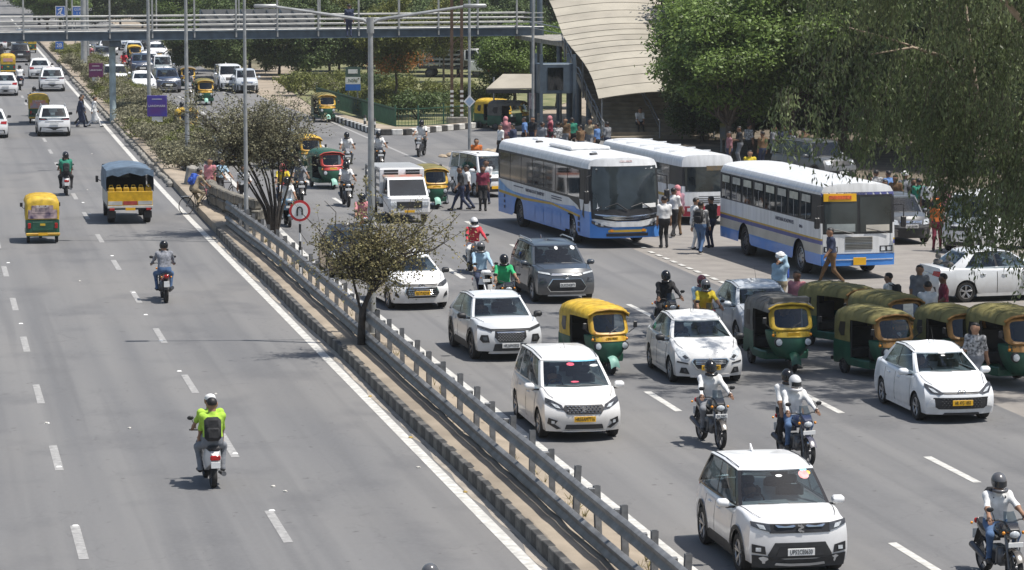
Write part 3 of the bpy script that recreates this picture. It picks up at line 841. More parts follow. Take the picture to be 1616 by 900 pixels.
g = G(); g.box(0, Lb, .12, 2.4, 5.1, 5.25); g.link('deck', CONC, br)
for k, z in enumerate((5.32, 5.60, 5.87, 6.14)):
    for y in (.02, 2.46):
        g = G(); g.tube([(0, y, z), (Lb, y, z)], .032 if k else .045, 6); g.link('rail', RAILW, br, 60)
x = 1.0; k = 0
while x < Lb:
    g = G(); g.bar((x, -.03, 4.9), (x, -.03, 8.0 if k % 1 == 0 else 6.2), .09); g.link('post', RAILW, br)
    if k % 2 == 0:
        g = G(); g.bar((x + .9, 2.5, 5.2), (x + .9, 2.5, 8.0), .07); g.link('post', RAILW, br)
    x += 2.48; k += 1
for (px, h, r_, m) in ((185, 4.75, .19, CYAN),):
    p = pix(px, 197); lx = (Vector((p.x, p.y)) - Vector((a.x, a.y))).dot(Vector((math.cos(ang), math.sin(ang))))
    g = G(); g.tube([(lx, .9, 0), (lx, .9, 4.45)], r_, 16); g.link('pillar', m, br, 40)
    g = G(); g.box(lx - .34, lx + .34, .1, 1.9, 4.42, 4.8, .04); g.link('pillar_cap', BLUEG, br)
for px in (845, 860):
    p = pix_at(px, 120, depth_of(b) - (0 if px == 845 else -1.5)); 
    lx = (Vector((p.x, p.y)) - Vector((a.x, a.y))).dot(Vector((math.cos(ang), math.sin(ang)))); ly = 0.4 if px == 845 else 2.0
    g = G(); g.tube([(lx, ly, 0), (lx, ly, 8)], .17, 14); g.link('pillar', BLUEG, br, 40)
# backs of advertising panels hung on the far railing
bb = thing('billboard_back', 'row of grey billboard panels fixed behind the footbridge railing', 'billboard', (a.x, a.y, 0), ang)
for (x0, x1) in ((311, 378), (380, 448), (450, 513)):
    c0 = pix_at(x0, 40, depth_of(a) + 8); c1 = pix_at(x1, 40, depth_of(a) + 8)
    l0 = (c0.xy - a.xy).dot(Vector((math.cos(ang), math.sin(ang)))); l1 = (c1.xy - a.xy).dot(Vector((math.cos(ang), math.sin(ang))))
    g = G(); g.box(l0, l1, 2.60, 2.68, 5.3, 6.45); pn = g.link('panel', PANEL, bb)
    g = G()
    for k in range(3):
        xx = l0 + (l1 - l0) * (k + .1) / 3; g.bar((xx, 2.57, 6.4), (xx + .55, 2.57, 5.35), .04)
    g.bar((l0 + .04, 2.57, 5.3), (l0 + .04, 2.57, 6.45), .07); g.link('brace', BLUEG, pn)

# --- stairs with canopy
TILE = mat('beige_stair_tile', (0.30, 0.255, 0.19), 0.7, var=.25, scale=2)
CANO = mat('beige_canopy_sheet', (0.34, 0.31, 0.25), 0.65, var=.16, scale=.7, detail=8)
CANO2 = mat('beige_canopy_sheet_pale', (0.365, 0.335, 0.27), 0.62, var=.14, scale=.7, detail=8)
sx, sy_ = 35.45, 159.4
stt = thing('stairway', 'wide beige tiled stairway leading up to the footbridge', 'stairs', (sx, sy_, 0))
WST = 5.6
for k in range(24):
    g = G(); g.box(0, WST, k * .45, k * .45 + .47, max(0, k * .2 - .12), k * .2 + .2, .01); g.link('step', TILE, stt)
g = G(); g.box(0, WST, 10.8, 25, 4.55, 4.8); g.link('landing', CONC, stt)
g = G(); g.poly([(-.06, 0, 0), (-.06, 10.8, 4.55), (-.06, 10.8, 4.95), (-.06, -.2, .25)], (.05, 0, 0)); g.link('stringer', TILE, stt)
g = G(); g.poly([(WST + .01, 0, 0), (WST + .01, 10.8, 4.55), (WST + .01, 10.8, 4.95), (WST + .01, -.2, .25)], (.05, 0, 0)); g.link('stringer', TILE, stt)
def rpath(x): return [(x, -.3, .1), (x, -.3, 1.0), (x, 0, 1.05), (x, 2.2, 2.0), (x, 2.7, 2.05), (x, 6.0, 3.55), (x, 6.6, 3.6), (x, 10.8, 5.6), (x, 20, 5.7)]
for dz, r_ in ((0, .04), (-.32, .025)):
    g = G(); g.tube([(p[0], p[1], max(.1, p[2] + dz)) for p in rpath(-.1)], r_, 8); g.link('handrail', STEEL, stt, 40)
    g = G(); g.tube([(p[0], p[1], max(.1, p[2] + dz)) for p in rpath(WST * .52)], r_, 8); g.link('handrail', STEEL, stt, 40)
for k in range(9):
    yy = .1 + k * 1.3; g = G(); g.tube([(-.1, yy, yy * .44), (-.1, yy, yy * .455 + .95)], .025, 6); g.link('baluster', STEEL, stt, 40)
for k, (yy, zz) in enumerate(((2.2, .9), (4.6, 1.9), (7.2, 3.0), (9.6, 4.1), (12.5, 4.6))):
    for xx in (.15, WST - .15):
        g = G(); g.tube([(xx, yy, 0), (xx, yy, zz)], .16, 12); g.link('column', BLUEG, stt, 40)
cn = thing('stair_canopy', 'arched beige sheet-metal canopy roofing the stairway', 'canopy', (sx, sy_, 0))
NS = 15
def cpt(u, t):                         # u across 0..1, t up the slope 0..1
    x = -.35 + u * 7.9 + .12 * math.sin(t * 9) * (1 - u) - .25 * t * (1 - u)
    y = -.1 + t * 13.2
    z = 2.32 + t * 5.35 + .25 * math.sin(t * math.pi * 2.0) + .42 * math.sin(math.pi * min(1, u * .93 + .05)) - .2
    return Vector((x, y, z))
for k in range(NS):
    t0, t1 = k / NS, (k + 1) / NS + .006
    g = G(); g.grid(lambda u, v: cpt(u, t0 + (t1 - t0) * v) + Vector((0, 0, .03 * (1 - v))), 14, 2)
    g.v += [(x, y, z - .03) for x, y, z in g.v]; n = len(g.v) // 2; f0 = list(g.f)
    g.f += [tuple(i + n for i in f[::-1]) for f in f0]; g.mi += [0] * len(f0)
    g.link('roof_sheet', CANO if k % 2 else CANO2, cn, 40)
for t in (0.02, .35, .68):
    for u in (.03, .8):
        p = cpt(u, t); g = G(); g.tube([(p.x, p.y, max(0, (p.y) * .44 if 0 < p.y < 10.8 else 0)), (p.x, p.y, p.z)], .05, 8); g.link('canopy_post', STEEL, cn, 40)

# --- lift/kiosk frame and posts near the stairs
kz = thing('steel_kiosk_frame', 'dark blue steel frame box standing between the stair pillars', 'frame', pix(880, 216))
for (dx, dy) in ((-.9, 0), (.9, 0), (-.9, 1.6), (.9, 1.6)):
    g = G(); g.bar((dx, dy, 0), (dx, dy, 4.4), .16); g.link('post', BLUEG, kz)
g = G(); g.box(-.9, .9, .0, 1.6, 2.3, 3.9, .03); g.link('cabin', BLUEG, kz)
g = G(); g.box(-.55, .3, -.03, 0, 2.5, 3.7); g.link('window', GLASS, kz)

# --- bus shelter
shp = pix(822, 206)
sh = thing('bus_shelter', 'bus shelter with a beige sloped roof beside the side road', 'shelter', shp, -YAW)
g = G(); g.poly([(-1.9, -1.0, 2.3), (2.6, -1.0, 2.35), (2.2, 1.2, 3.0), (-1.0, 1.2, 3.0)], (0, 0, .07)); g.link('roof', CANO, sh)
g = G(); g.box(-1.9, 2.6, -1.0, -.93, 2.1, 2.3); g.link('fascia', BLACKP, sh)
for xx in (-1.5, .4, 2.2):
    g = G(); g.tube([(xx, .9, 0), (xx, .9, 2.9)], .05, 8); g.link('post', STEEL, sh, 40)
g = G(); g.box(-1.5, 2.2, .4, .85, .42, .48); g.link('bench', STEEL, sh)

# --- black and white kerb at the corner
kp = [pix(500, 180), pix(516, 186), pix(535, 193), pix(560, 201), pix(585, 210), pix(600, 213.5), pix(640, 213), pix(700, 207), pix(776, 199.5)]
kerb = struct(G().box(0, .01, 0, .01, -.02, -.01).link('corner_kerb', CONC))
kerb.location = kp[4]
tot = 0; segs = [(kp[i + 1] - kp[i]).length for i in range(len(kp) - 1)]
t = 0.0; i = 0; n = 0
kb = G(); kb.box(-.30, .30, -.15, .15, -.02, .30, .03); kbm = [kb.mesh('kerb_stone', KERBW, 30), None]; kb = G(); kb.box(-.30, .30, -.15, .15, -.02, .30, .03); kbm[1] = kb.mesh('kerb_stone', KERBD, 30)
full = sum(segs)
while t < full:
    dd = t; i = 0
    while i < len(segs) - 1 and dd > segs[i]: dd -= segs[i]; i += 1
    p = kp[i].lerp(kp[i + 1], dd / segs[i]); q = kp[i + 1] - kp[i]
    o = bpy.data.objects.new('kerb_stone', kbm[n % 2]); COL.objects.link(o); o.parent = kerb
    o.location = p - kp[4] + Vector((0, 0, .01 + .003 * (n % 3))); o.rotation_euler.z = math.atan2(q.y, q.x) + rnd.uniform(-.03, .03)
    t += .612; n += 1
# pavement strip behind it
g = G(); top = [p + Vector((.0, .0, .2)) for p in kp]
inner = [pix(500, 176), pix(520, 180), pix(540, 186), pix(565, 193), pix(590, 200), pix(625, 206), pix(650, 206), pix(705, 202), pix(776, 196)]
g.loft([[Vector((p.x, p.y, .2)), Vector((q.x, q.y, .21))] for p, q in zip(kp, inner)], closed=False, cap0=False, cap1=False)
struct(g.link('footway', SOIL))

# --- green park fence
FENG = mat('green_fence_paint', (0.025, 0.085, 0.055), 0.55, var=.3, scale=3)
fen = thing('park_fence', 'dark green steel railing fence round the small park', 'fence', pix(624, 203))
fp = [pix(500, 166), pix(534, 176), pix(580, 190), pix(624, 203), pix(660, 203), pix(700, 200), pix(745, 197), pix(795, 193)]
o0 = pix(624, 203)
for i in range(len(fp) - 1):
    A, B = fp[i] - o0, fp[i + 1] - o0; nn = int((B - A).length / .16); g = G()
    for k in range(nn):
        p = A.lerp(B, k / nn); g.bar(p + Vector((0, 0, .1)), p + Vector((0, 0, 1.15)), .05 if i < 3 else .022)
    tag(g.link('railing_bars', FENG, fen), None, None, kind='stuff')
    for z in (.15, 1.1):
        g = G(); g.bar(A + Vector((0, 0, z)), B + Vector((0, 0, z)), .05); g.link('rail', FENG, fen)
    g = G(); g.bar(A, A + Vector((0, 0, 1.3)), .09); g.link('post', FENG, fen)
for (px, py, lab) in ((576, 206, 'black and white striped bollard at the kerb corner left of the lamp'), (591, 212, 'black and white striped bollard at the kerb corner behind the lamp pole')):
    t = thing('striped_bollard', lab, 'bollard', pix(px, py)); t['group'] = 'kerb bollards'
    for k in range(5):
        g = G(); g.tube([(0, 0, k * .17 + .01), (0, 0, k * .17 + .175)], .075, 10); g.link('band', KERBW if k % 2 else KERBD, t, 40)

# --- signs
REDW = mat('sign_red', (0.55, 0.03, 0.035), 0.45, var=.1)
SIGNW = mat('sign_white', (0.75, 0.75, 0.74), 0.5, var=.08)
BLUE = mat('sign_blue', (0.03, 0.14, 0.50), 0.45, var=.12)
PURP = mat('sign_purple', (0.14, 0.03, 0.22), 0.45, var=.2, scale=.9, col2=(.03, .06, .42))
CRIM = mat('sign_crimson', (0.20, 0.025, 0.075), 0.45, var=.2, scale=1.2, col2=(.10, .02, .12))
DGRN = mat('sign_dark_green', (0.06, 0.11, 0.09), 0.5, var=.15)
def facing(t): t.rotation_euler.z = -YAW; return t
p = pix(474, 449, .2); us = facing(thing('no_u_turn_sign', 'round red and white U-turn sign on a striped pole by the guard rail', 'sign', (p.x, p.y, 0)))
for k in range(9):
    g = G(); g.tube([(0, .03, .2 + k * .26), (0, .03, .2 + (k + 1) * .26 - .004)], .035, 8); g.link('pole_band', SIGNW if k % 2 else BLACKP, us, 40)
g = G(); g.lathe([(.32, 0), (.32, .02)], 32, 'y', (0, -.02, 2.42)); dsk = g.link('disc', REDW, us, 40)
g = G(); g.lathe([(.245, 0), (.245, .01)], 32, 'y', (0, -.03, 2.42)); g.link('white_face', SIGNW, dsk, 40)
g = G(); g.tube([(-.075, -.036, 2.27), (-.075, -.036, 2.45)] + [(-.075 * math.cos(t), -.036, 2.45 + .085 * math.sin(t)) for t in (.5, 1.0, 1.57, 2.1, 2.6)] + [(.075, -.036, 2.45), (.075, -.036, 2.30)], .024, 8); g.link('arrow', BLACKP, dsk, 40)
def landmark(px0, px1, py0, py1, pyb, m, label):
    dep = depth_of(pix((px0 + px1) / 2, pyb, .25)); s = dep / FPX
    base = pix((px0 + px1) / 2, pyb, .25); base.z = 0
    t = facing(thing('advert_board', label, 'sign', base, 0)); t['group'] = 'advert boards in the median'
    w = (px1 - px0) * s; z1 = .25 + (pyb - py0) * s; z0 = .25 + (pyb - py1) * s
    g = G(); g.box(-w / 2, w / 2, -.05, .05, z0, z1, .01); bo = g.link('board', m, t)
    g = G(); g.box(-w * .27, w * .27, -.03, .03, z0 - .28, z0 - .01); g.link('plate', SIGNW, t)
    for sgn in (-1, 1): g = G(); g.tube([(sgn * .1, .08, 0), (sgn * .1, .08, z1 - .1)], .03, 8); g.link('pole', BLACKP, t, 40)
    text_obj('LANDMARK', w * .155, SIGNW, bo, (0, -.056, (z0 + z1) / 2), (R(90), 0, 0), sx=1.05)
    g = G(); g.box(-w * .26, w * .26, -.056, -.05, z1 - .2, z1 - .17); g.link('line', SIGNW, bo)
    return t
landmark(141, 163, 100, 122, 150, CRIM, 'crimson LANDMARK board above the hedge left of the footbridge pillar')
landmark(233, 264, 151, 184, 214, PURP, 'purple and blue LANDMARK board in the hedge right of the footbridge pillar')
# road direction signs over the far road
def board(name, label, px0, px1, py0, py1, pyb, m, lines=(), tm=None, border=None, poles=(-.3, .3), cat='sign', hh=0.0):
    c = (px0 + px1) / 2; base = pix(c, pyb); s = depth_of(base) / FPX
    t = facing(thing(name, label, cat, base)); w = (px1 - px0) * s; z1 = (pyb - py0) * s; z0 = (pyb - py1) * s
    g = G(); g.box(-w / 2, w / 2, -.04, .04, z0, z1); bo = g.link('board', m, t)
    if border:
        g = G(); e = .06 * w
        for (x0, x1, za, zb) in ((-w / 2, w / 2, z1 - e, z1), (-w / 2, w / 2, z0, z0 + e), (-w / 2, -w / 2 + e, z0 + e, z1 - e), (w / 2 - e, w / 2, z0 + e, z1 - e)): g.box(x0, x1, -.052, -.041, za, zb)
        g.link('border', border, bo)
    for k, (tx, sz, dz) in enumerate(lines): text_obj(tx, sz, tm or SIGNW, bo, (0, -.05, z0 + (z1 - z0) * dz), (R(90), 0, 0))
    for x in poles: g = G(); g.tube([(x * w, .08, 0), (x * w, .08, z1)], .05, 8); g.link('pole', STEEL, t, 40)
    return t, bo, w, z0, z1
t, bo, w, z0, z1 = board('blue_road_sign', 'square blue road sign with a white symbol beyond the footbridge', 88.5, 104, 10, 28, 72, BLUE, border=SIGNW)
g = G()
for (x0, za, x1, zb, th) in ((-.25, .65, .2, .85, .10), (.2, .85, -.05, .3, .10), (-.05, .3, .3, .25, .08), (-.3, .25, 0, .6, .08)):
    g.bar((x0 * w, -.05, z0 + za * (z1 - z0)), (x1 * w, -.05, z0 + zb * (z1 - z0)), .02, th * w)
g.link('symbol', SIGNW, bo)
board('blue_direction_sign', 'wide blue direction sign with white letters beyond the footbridge', 114, 140.5, 10, 26, 74, BLUE, [('NY GURUDRO', .36, .66), ('1 GA', .36, .28)], border=SIGNW)
board('small_blue_sign', 'small blue sign low in the far hedge under the footbridge', 88, 100, 66, 78, 92, BLUE, [('2B', .5, .5)])
t, bo, w, z0, z1 = board('totem_sign', 'tall green, white and blue totem sign behind the green fence', 545.5, 569, 106, 143, 172, DGRN, [('NSM', .30, .42)], DGRN)
g = G(); g.box(-w / 2 - .005, w / 2 + .005, -.045, .0, z0 + .27 * (z1 - z0), z0 + .57 * (z1 - z0)); g.link('white_panel', SIGNW, bo)
g = G(); g.box(-w / 2 - .005, w / 2 + .005, -.045, .0, z0, z0 + .265 * (z1 - z0)); g.link('blue_panel', BLUE, bo)
g = G(); g.box(-w * .32, w * .32, -.05, -.04, z0 + .72 * (z1 - z0), z0 + .9 * (z1 - z0)); g.link('white_panel', SIGNW, bo)
board('red_sign', 'red sign with white writing beside the white truck behind the park', 769, 786, 92, 114, 140, REDW, [('GOOD', .22, .8), ('DRIVE', .2, .5), ('& GO', .2, .2)])
board('poster_sign', 'pink and white poster fixed on the pole beside the bus shelter', 834.5, 844.5, 147, 172, 214, mat('poster_pink', (.5, .2, .25), .6, var=.6, scale=3, col2=(.6, .55, .55)), [('B', .2, .7)], cat='sign')
board('yellow_blue_poster', 'yellow and blue poster hanging in the shade under the trees', 1136, 1149, 195, 219, 240, mat('poster_yellow', (.5, .42, .04), .6, var=.3, scale=1, col2=(.1, .2, .5)), cat='sign')
# diamond sign on the tall pole
p = pix(741, 236); t = facing(thing('diamond_sign_pole', 'tall grey pole carrying a pale diamond sign at the corner', 'lamp post', p))
g = G(); g.tube([(0, 0, 0), (0, 0, 4), (0, 0, 9)], [.085, .075, .06], 10); g.link('pole', LAMPM, t, 40)
g = G(); g.poly([(0, -.1, 2.1), (.3, -.1, 2.42), (0, -.1, 2.74), (-.3, -.1, 2.42)], (0, .03, 0)); dm = g.link('board', SIGNW, t)
g = G(); g.poly([(0, -.105, 2.2), (.2, -.105, 2.42), (0, -.105, 2.64), (-.2, -.105, 2.42)], (0, .005, 0)); g.link('face', mat('sign_pale_blue', (.35, .45, .6), .5), dm)
p = pix(841, 217); t = thing('grey_pole', 'plain grey pole carrying the pink poster next to the bus shelter', 'pole', p)
g = G(); g.tube([(0, 0, 0), (0, 0, 9)], .075, 10); g.link('shaft', LAMPM, t, 40)
# pair of electricity poles on a plinth
p = pix(721, 199); t = facing(thing('electricity_poles', 'pair of rusty electricity poles on a stone plinth behind the fence', 'pole', p))
RUST = mat('rusty_pole', (0.12, 0.075, 0.05), 0.9, var=.4, scale=3)
g = G(); g.box(-.6, .6, -.3, .3, 0, .5, .03); g.link('plinth', CONC, t)
for x in (-.28, .28):
    g = G(); g.bar((x, 0, .5), (x, 0, 9.5), .17, .12); g.link('pole', RUST, t)
    for k in range(6): g = G(); g.box(x - .092, x + .092, -.07, .07, .55 + k * .27, .55 + k * .27 + .13); g.link('white_band', SIGNW, t)
for k in range(7): g = G(); g.bar((-.28, -.02, 2.6 + k), (.28, -.02, 3.1 + k), .04); g.link('brace', RUST, t)
# corner litter heap
rg = random.Random(9); g = G(); nr = np.random.default_rng(4)
for k in range(90):
    a_, r_ = rg.uniform(0, 6.3), 1.6 * rg.random() ** .6; s_ = rg.uniform(.08, .28)
    g.ball((a_ and r_ * math.cos(a_) * 1.5, r_ * math.sin(a_), .25 * (1 - r_ / 1.7)), s_, 6, (1, 1, .6))
tag(g.link('rubble', mat('rubble', (.36, .29, .21), .95, var=.4, scale=2), None, 50, loc=pix(772, 247)), 'heap of tan rubble on the corner behind the waiting people', 'rubble', kind='stuff')
# far flyover and parapet
p = pix(205, 24); t = facing(thing('flyover', 'dark concrete flyover pier and deck in the far background', 'flyover', p))
g = G(); g.box(-3.2, 3.2, 0, 3, 0, 7.2); g.link('pier', mat('brown_concrete', (.16, .13, .105), .9, var=.3, scale=.4), t)
g = G(); g.box(-22, 9, -1, 6, 7.2, 9.0); g.link('deck', mat('dark_concrete', (.07, .07, .075), .9, var=.3, scale=.3), t)
# ================================================================== cars (forward = +Y, origin on the ground under the middle)
BLKP0 = mat('gloss_black', (.012, .012, .014), .2, var=.2)
SEATG = mat('grey_seat', (.09, .085, .08), .8, var=.2)
def lerp(a, b, t): return a + (b - a) * t
def interp(tab, z):
    if z <= tab[0][0]: return tab[0][1]
    for (a, x), (b, y) in zip(tab, tab[1:]):
        if z <= b: return x + (y - x) * (z - a) / (b - a)
    return tab[-1][1]
def sst(t): t = max(0, min(1, t)); return t * t * (3 - 2 * t)

WHEELS = {}
def wheel(parent, x, y, r, w, rim, side, kind='alloy'):
    key = (round(r, 3), round(w, 3), rim.name, side, kind)
    if key not in WHEELS:
        g = G(); h = w / 2
        g.lathe([(r * .66, -h * .8), (r * .70, -h * .98), (r * .93, -h), (r * .99, -h * .7), (r, -h * .3), (r, h * .3), (r * .99, h * .7), (r * .93, h), (r * .70, h * .98), (r * .66, h * .8)], 28, 'x', cap=False)
        ty = g.mesh('tyre', TYRE, 40)
        g = G(); s = side
        g.lathe([(r * .67, -h * .8), (r * .67, h * .8)], 24, 'x', cap=False)
        g.lathe([(r * .65, s * h * .25), (.02, s * h * .25)], 24, 'x', cap=True)
        g.m = 1
        g.lathe([(r * .69, s * h * .86), (r * .62, s * h * .92), (r * .60, s * h * .7)], 24, 'x', cap=False)
        if kind == 'alloy':
            for k in range(5):
                a = 2 * math.pi * k / 5 + .3
                for da in (-.13, .13):
                    p0 = Vector((s * h * .55, math.cos(a) * r * .10, math.sin(a) * r * .10)); p1 = Vector((s * h * .82, math.cos(a + da) * r * .63, math.sin(a + da) * r * .63))
                    g.tube([p0, p1], [r * .075, r * .055], 5)
            g.lathe([(r * .16, s * h * .4), (r * .16, s * h * .7), (r * .1, s * h * .76)], 12, 'x')
        else:
            g.lathe([(r * .6, s * h * .5), (r * .5, s * h * .75), (r * .25, s * h * .85), (r * .2, s * h * .7)], 20, 'x')
            g.m = 0
            for k in range(8):
                a = 2 * math.pi * k / 8; g.ball((s * h * .8, math.cos(a) * r * .4, math.sin(a) * r * .4), r * .06, 6)
        WHEELS[key] = (ty, g.mesh('rim', [BLACKP, rim], 40))
    ty, rm = WHEELS[key]
    o = obj_of(ty, 'wheel', parent, (x, y, r)); obj_of(rm, 'rim', o)
    return o

def plate(parent, loc, text, m=PLW, w=.46, h=.12, rot=(R(90), 0, 0), rz=math.pi):
    g = G(); g.box(-w / 2, w / 2, -h / 2, h / 2, 0, .012, .003)
    o = g.link('number_plate', m, parent); o.location = loc; o.rotation_euler = (R(90), 0, rz)
    if text: text_obj(text, h * .92, INK, o, (0, -.002, .014), (0, 0, 0), sx=min(1.0, w * .9 / (len(text) * h * .92 * .58)))
    return o

def car(label, P, body=WHITE, roofm=None, name='car', group=None, platem=PLW, text='', rim=RIM, mirror=None, front='sedan', rear=False, sticker=None, cat='car', detail=True):
    """P: dict of dimensions. Built in its own frame, then placed by the caller."""
    L, W_, H = P['L'], P['W'], P['H']; w = W_ / 2; yF, yR = L / 2, -L / 2
    gc = P.get('gc', .20); rw = P.get('rw', .31); belt = P['belt']; yc = P['cowl']; hood = P['hood']   # z of the hood's front edge
    fa, ra = P['fa'], P['ra']; deck = P.get('deck', belt); wbk = P['wb']; wrf, wrr = P['rf'], P['rr']    # cabin: rear base, roof front, roof rear
    cz = P.get('cowlz', belt + .03); ra_ = rw * 1.17
    pf = P.get('nose', [(0, .10), (.25, .04), (.5, 0), (.7, .03), (.85, .10), (1.1, .30)])
    pr = P.get('tail', [(0, .10), (.3, .02), (.55, 0), (.8, .06), (1.1, .12)])
    cf, cr = P.get('cf', .20), P.get('cr', .13)
    t = thing(name, label, cat); t['group'] = group if group else ''
    if not group: del t['group']
    def D(p):
        x, y, z = p
        s = sst((y - (yF - 1.0)) / 1.0); y0 = y
        y = y - s * (cf * (abs(x) / w) ** 2.6 + interp(pf, z))
        x = x * (1 - .05 * s)
        s = sst(((yR + .8) - y0) / .8)
        y = y + s * (cr * (abs(x) / w) ** 2.6 + interp(pr, z))
        x = x * (1 - .05 * s)
        return (x, y, z)
    def zt(y):
        if y > yc: 
            q = (y - yc) / (yF - yc); return lerp(cz, hood, q) + .035 * math.sin(math.pi * q)
        if y < wbk: return lerp(belt, deck, sst((wbk - y) / .25))
        return lerp(belt + P.get('rise', .04), belt, (y - wbk) / (yc - wbk)) if True else belt
    def zb(y):
        z = gc + .03 * sst((abs(y) - L * .36) / .3)
        for a in (fa, ra):
            dd = abs(y - a)
            if dd < ra_: z = max(z, rw + math.sqrt(ra_ ** 2 - dd ** 2))
        return z
    def sidex(z, y):
        f = (z - gc) / (belt - gc)
        b = 1 - .045 * (max(0, .35 - f) / .35) ** 2 - .05 * max(0, (f - .55) / .45) ** 1.6
        for a in (fa, ra):
            q = abs(y - a) / (ra_ * 1.5)
            if q < 1: b += .012 * (1 - q * q) * (1 if f < .75 else .3)
        return w * b * .985
    # --- lower body
    st = set([yR, yF, yc, wbk])
    for i in range(27): st.add(yR + L * i / 26)
    for a in (fa, ra):
        for k in range(-8, 9): st.add(a + ra_ * math.sin(k / 8 * math.pi / 2) * .9999)
    st = sorted(st); rows = []
    fr = [0, .14, .3, .45, .6, .72, .84, .93]
    for y in st:
        b, tp = zb(y), zt(y); b = min(b, tp - .05); sec = []
        for q in fr: z = lerp(b, tp, q); sec.append((sidex(z, y), y, z))
        sx_ = sidex(tp, y); sec.append((sx_ * .985, y, lerp(b, tp, .985))); 
        for q, dz in ((.94, .012), (.8, .026), (.55, .036), (.28, .042)): sec.append((sx_ * q, y, tp + dz * P.get('crown', 1)))
        full = sec + [(0, y, tp + .045 * P.get('crown', 1))] + [(-x, yy, z) for x, yy, z in sec[::-1]]
        rows.append(full)
    g = G(); g.fn = D; g.loft(rows, closed=False, cap0=False, cap1=False)
    n = len(rows[0])
    for row in (rows[0], rows[-1]):           # end faces, in columns so that they follow the curve
        vs_, fs_ = [], []; half = n // 2; cols = 8
        for i in range(half + 1):
            a, b = row[i], row[n - 1 - i]
            for c in range(cols + 1): vs_.append(tuple(lerp(a[k], b[k], c / cols) for k in range(3)))
        for i in range(half):
            for c in range(cols):
                q = [i * (cols + 1) + c, i * (cols + 1) + c + 1, (i + 1) * (cols + 1) + c + 1, (i + 1) * (cols + 1) + c]
                fs_.append(tuple(q if row is rows[0] else q[::-1]))
        g.add(vs_, fs_)
    g.f = [f[::-1] for f in g.f]
    bd = g.link('body', body, t, 32)
    # wheel wells and floor
    g = G(); g.box(-w * .9, w * .9, yR + .35, yF - .45, gc + .02, belt - .12)
    g.link('underbody', DARKIN, t)
    # --- cabin
    wb_, wr_ = w * P.get('cbw', .925), w * P.get('crw', .735); zr = H - .03
    def yfront(v): return lerp(yc + .04, wrf, v)
    def yrear(v): return lerp(wbk - .02, wrr, v)
    def zc_(u, v):
        base = lerp(cz - .01, zt(wbk) - .02, u); topz = zr - (P.get('fdrop', .05) if u < .42 else .05) * (abs(u - .42) / (.42 if u < .42 else .58)) ** 2.2 - P.get('rdrop', .0) * max(0, u - .4)
        return lerp(base, topz, v)
    def cw(u, v): return lerp(wb_, wr_, v ** 1.15) * (1 - .05 * (2 * u - 1) ** 4 - (.04 * u if P.get('tapr') else 0))
    def side_pt(s, u, v, off=0.0):
        y = lerp(yfront(v), yrear(v), u); return (s * (cw(u, v) + off), y, zc_(u, v))
    def end_pt(e, q, v, off=0.0):             # q -1..1 across
        u = 0 if e > 0 else 1; y = yfront(v) if e > 0 else yrear(v); c = .16 if e > 0 else .10
        return (q * cw(u, v), y + e * (c * (1 - q * q) * (1 - .35 * v) + off), zc_(u, v) + off * .3)
    PN = P.get('panes', ((.06, .46), (.49, .88))); us = sorted({0.0, 1.0, *PN[0], *PN[1], *(P.get('quarter') or ())})
    vsteps = [0, .06, .3, .6, .9, .93]; rings = []
    fq = (-1, -.92, -.5, 0, .5, .92); bq = (1, .86, .4, -.4, -.86)
    for v in vsteps:
        rings.append([end_pt(1, q, v) for q in fq] + [side_pt(1, u, v) for u in us[:-1]] + [end_pt(-1, q, v) for q in bq] + [side_pt(-1, u, v) for u in us[:0:-1]])
    nF, nS, nB = len(fq), len(us) - 1, len(bq); nT = nF + nS + nB + nS
    def opening(j, i):
        if not 1 <= i <= 3: return False
        if j < nF: return 1 <= j <= nF - 2
        if j < nF + nS: u = (us[j - nF] + us[j - nF + 1]) / 2
        elif j < nF + nS + nB: return 1 <= j - nF - nS <= nB - 2
        else: k = j - nF - nS - nB; u = (us[nS - k] + us[nS - k - 1]) / 2
        return any(p0 < u < p1 for p0, p1 in PN) or (bool(P.get('quarter')) and P['quarter'][0] < u < P['quarter'][1])
    g = G(); vs_ = [p for r_ in rings for p in r_]; fs_ = []
    for i in range(len(rings) - 1):
        for j in range(nT):
            if opening(j, i): continue
            k = (j + 1) % nT; fs_.append(((i + 1) * nT + j, (i + 1) * nT + k, i * nT + k, i * nT + j))
    g.add(vs_, fs_)
    g.link('pillars', P.get('pillar', body), t, 35)
    # seats, dashboard and steering wheel behind the glass
    g = G(); zs = belt - .12
    for yy in ([yc - .95, yc - 1.75] + ([yc - 2.5] if L > 4.35 else [])):
        for s in (-1, 1):
            x = s * w * .42; g.box(x - .24, x + .24, yy - .14, yy + .02, zs - .1, zs + .34, .05); g.box(x - .13, x + .13, yy - .12, yy - .02, zs + .36, zs + .52, .04)
    g.link('seats', SEATG, t, 40)
    g = G(); g.box(-w * .84, w * .84, yc - .42, yc - .02, belt - .16, belt - .01, .05); g.link('dashboard', BLACKP, t, 40)
    g = G(); g.tube([(-w * .42 + .18 * math.cos(q) + 2 * w * .42 * 1, yc - .55 + .06 * math.sin(q), belt + .02 + .17 * math.sin(q)) for q in [2 * math.pi * k / 14 for k in range(15)]], .016, 5); g.link('steering_wheel', BLACKP, t, 60)
    # roof: closes over the cabin
    c0 = Vector((0, (wrf + wrr) / 2, 0)); rr = []
    for k, (sc, dz) in enumerate(((1.0, -.004), (1.004, .016), (.97, .034), (.86, .050), (.6, .064), (.25, .070), (.02, .071))):
        rr.append([(c0.x + (p[0] - c0.x) * sc, c0.y + (p[1] - c0.y) * sc, p[2] + dz + P.get('rcrown', 0) * (1 - sc)) for p in rings[-1]])
    g = G(); g.loft(rr, cap0=False); g.f = [f[::-1] for f in g.f]
    rf = g.link('roof', roofm or body, t, 35)
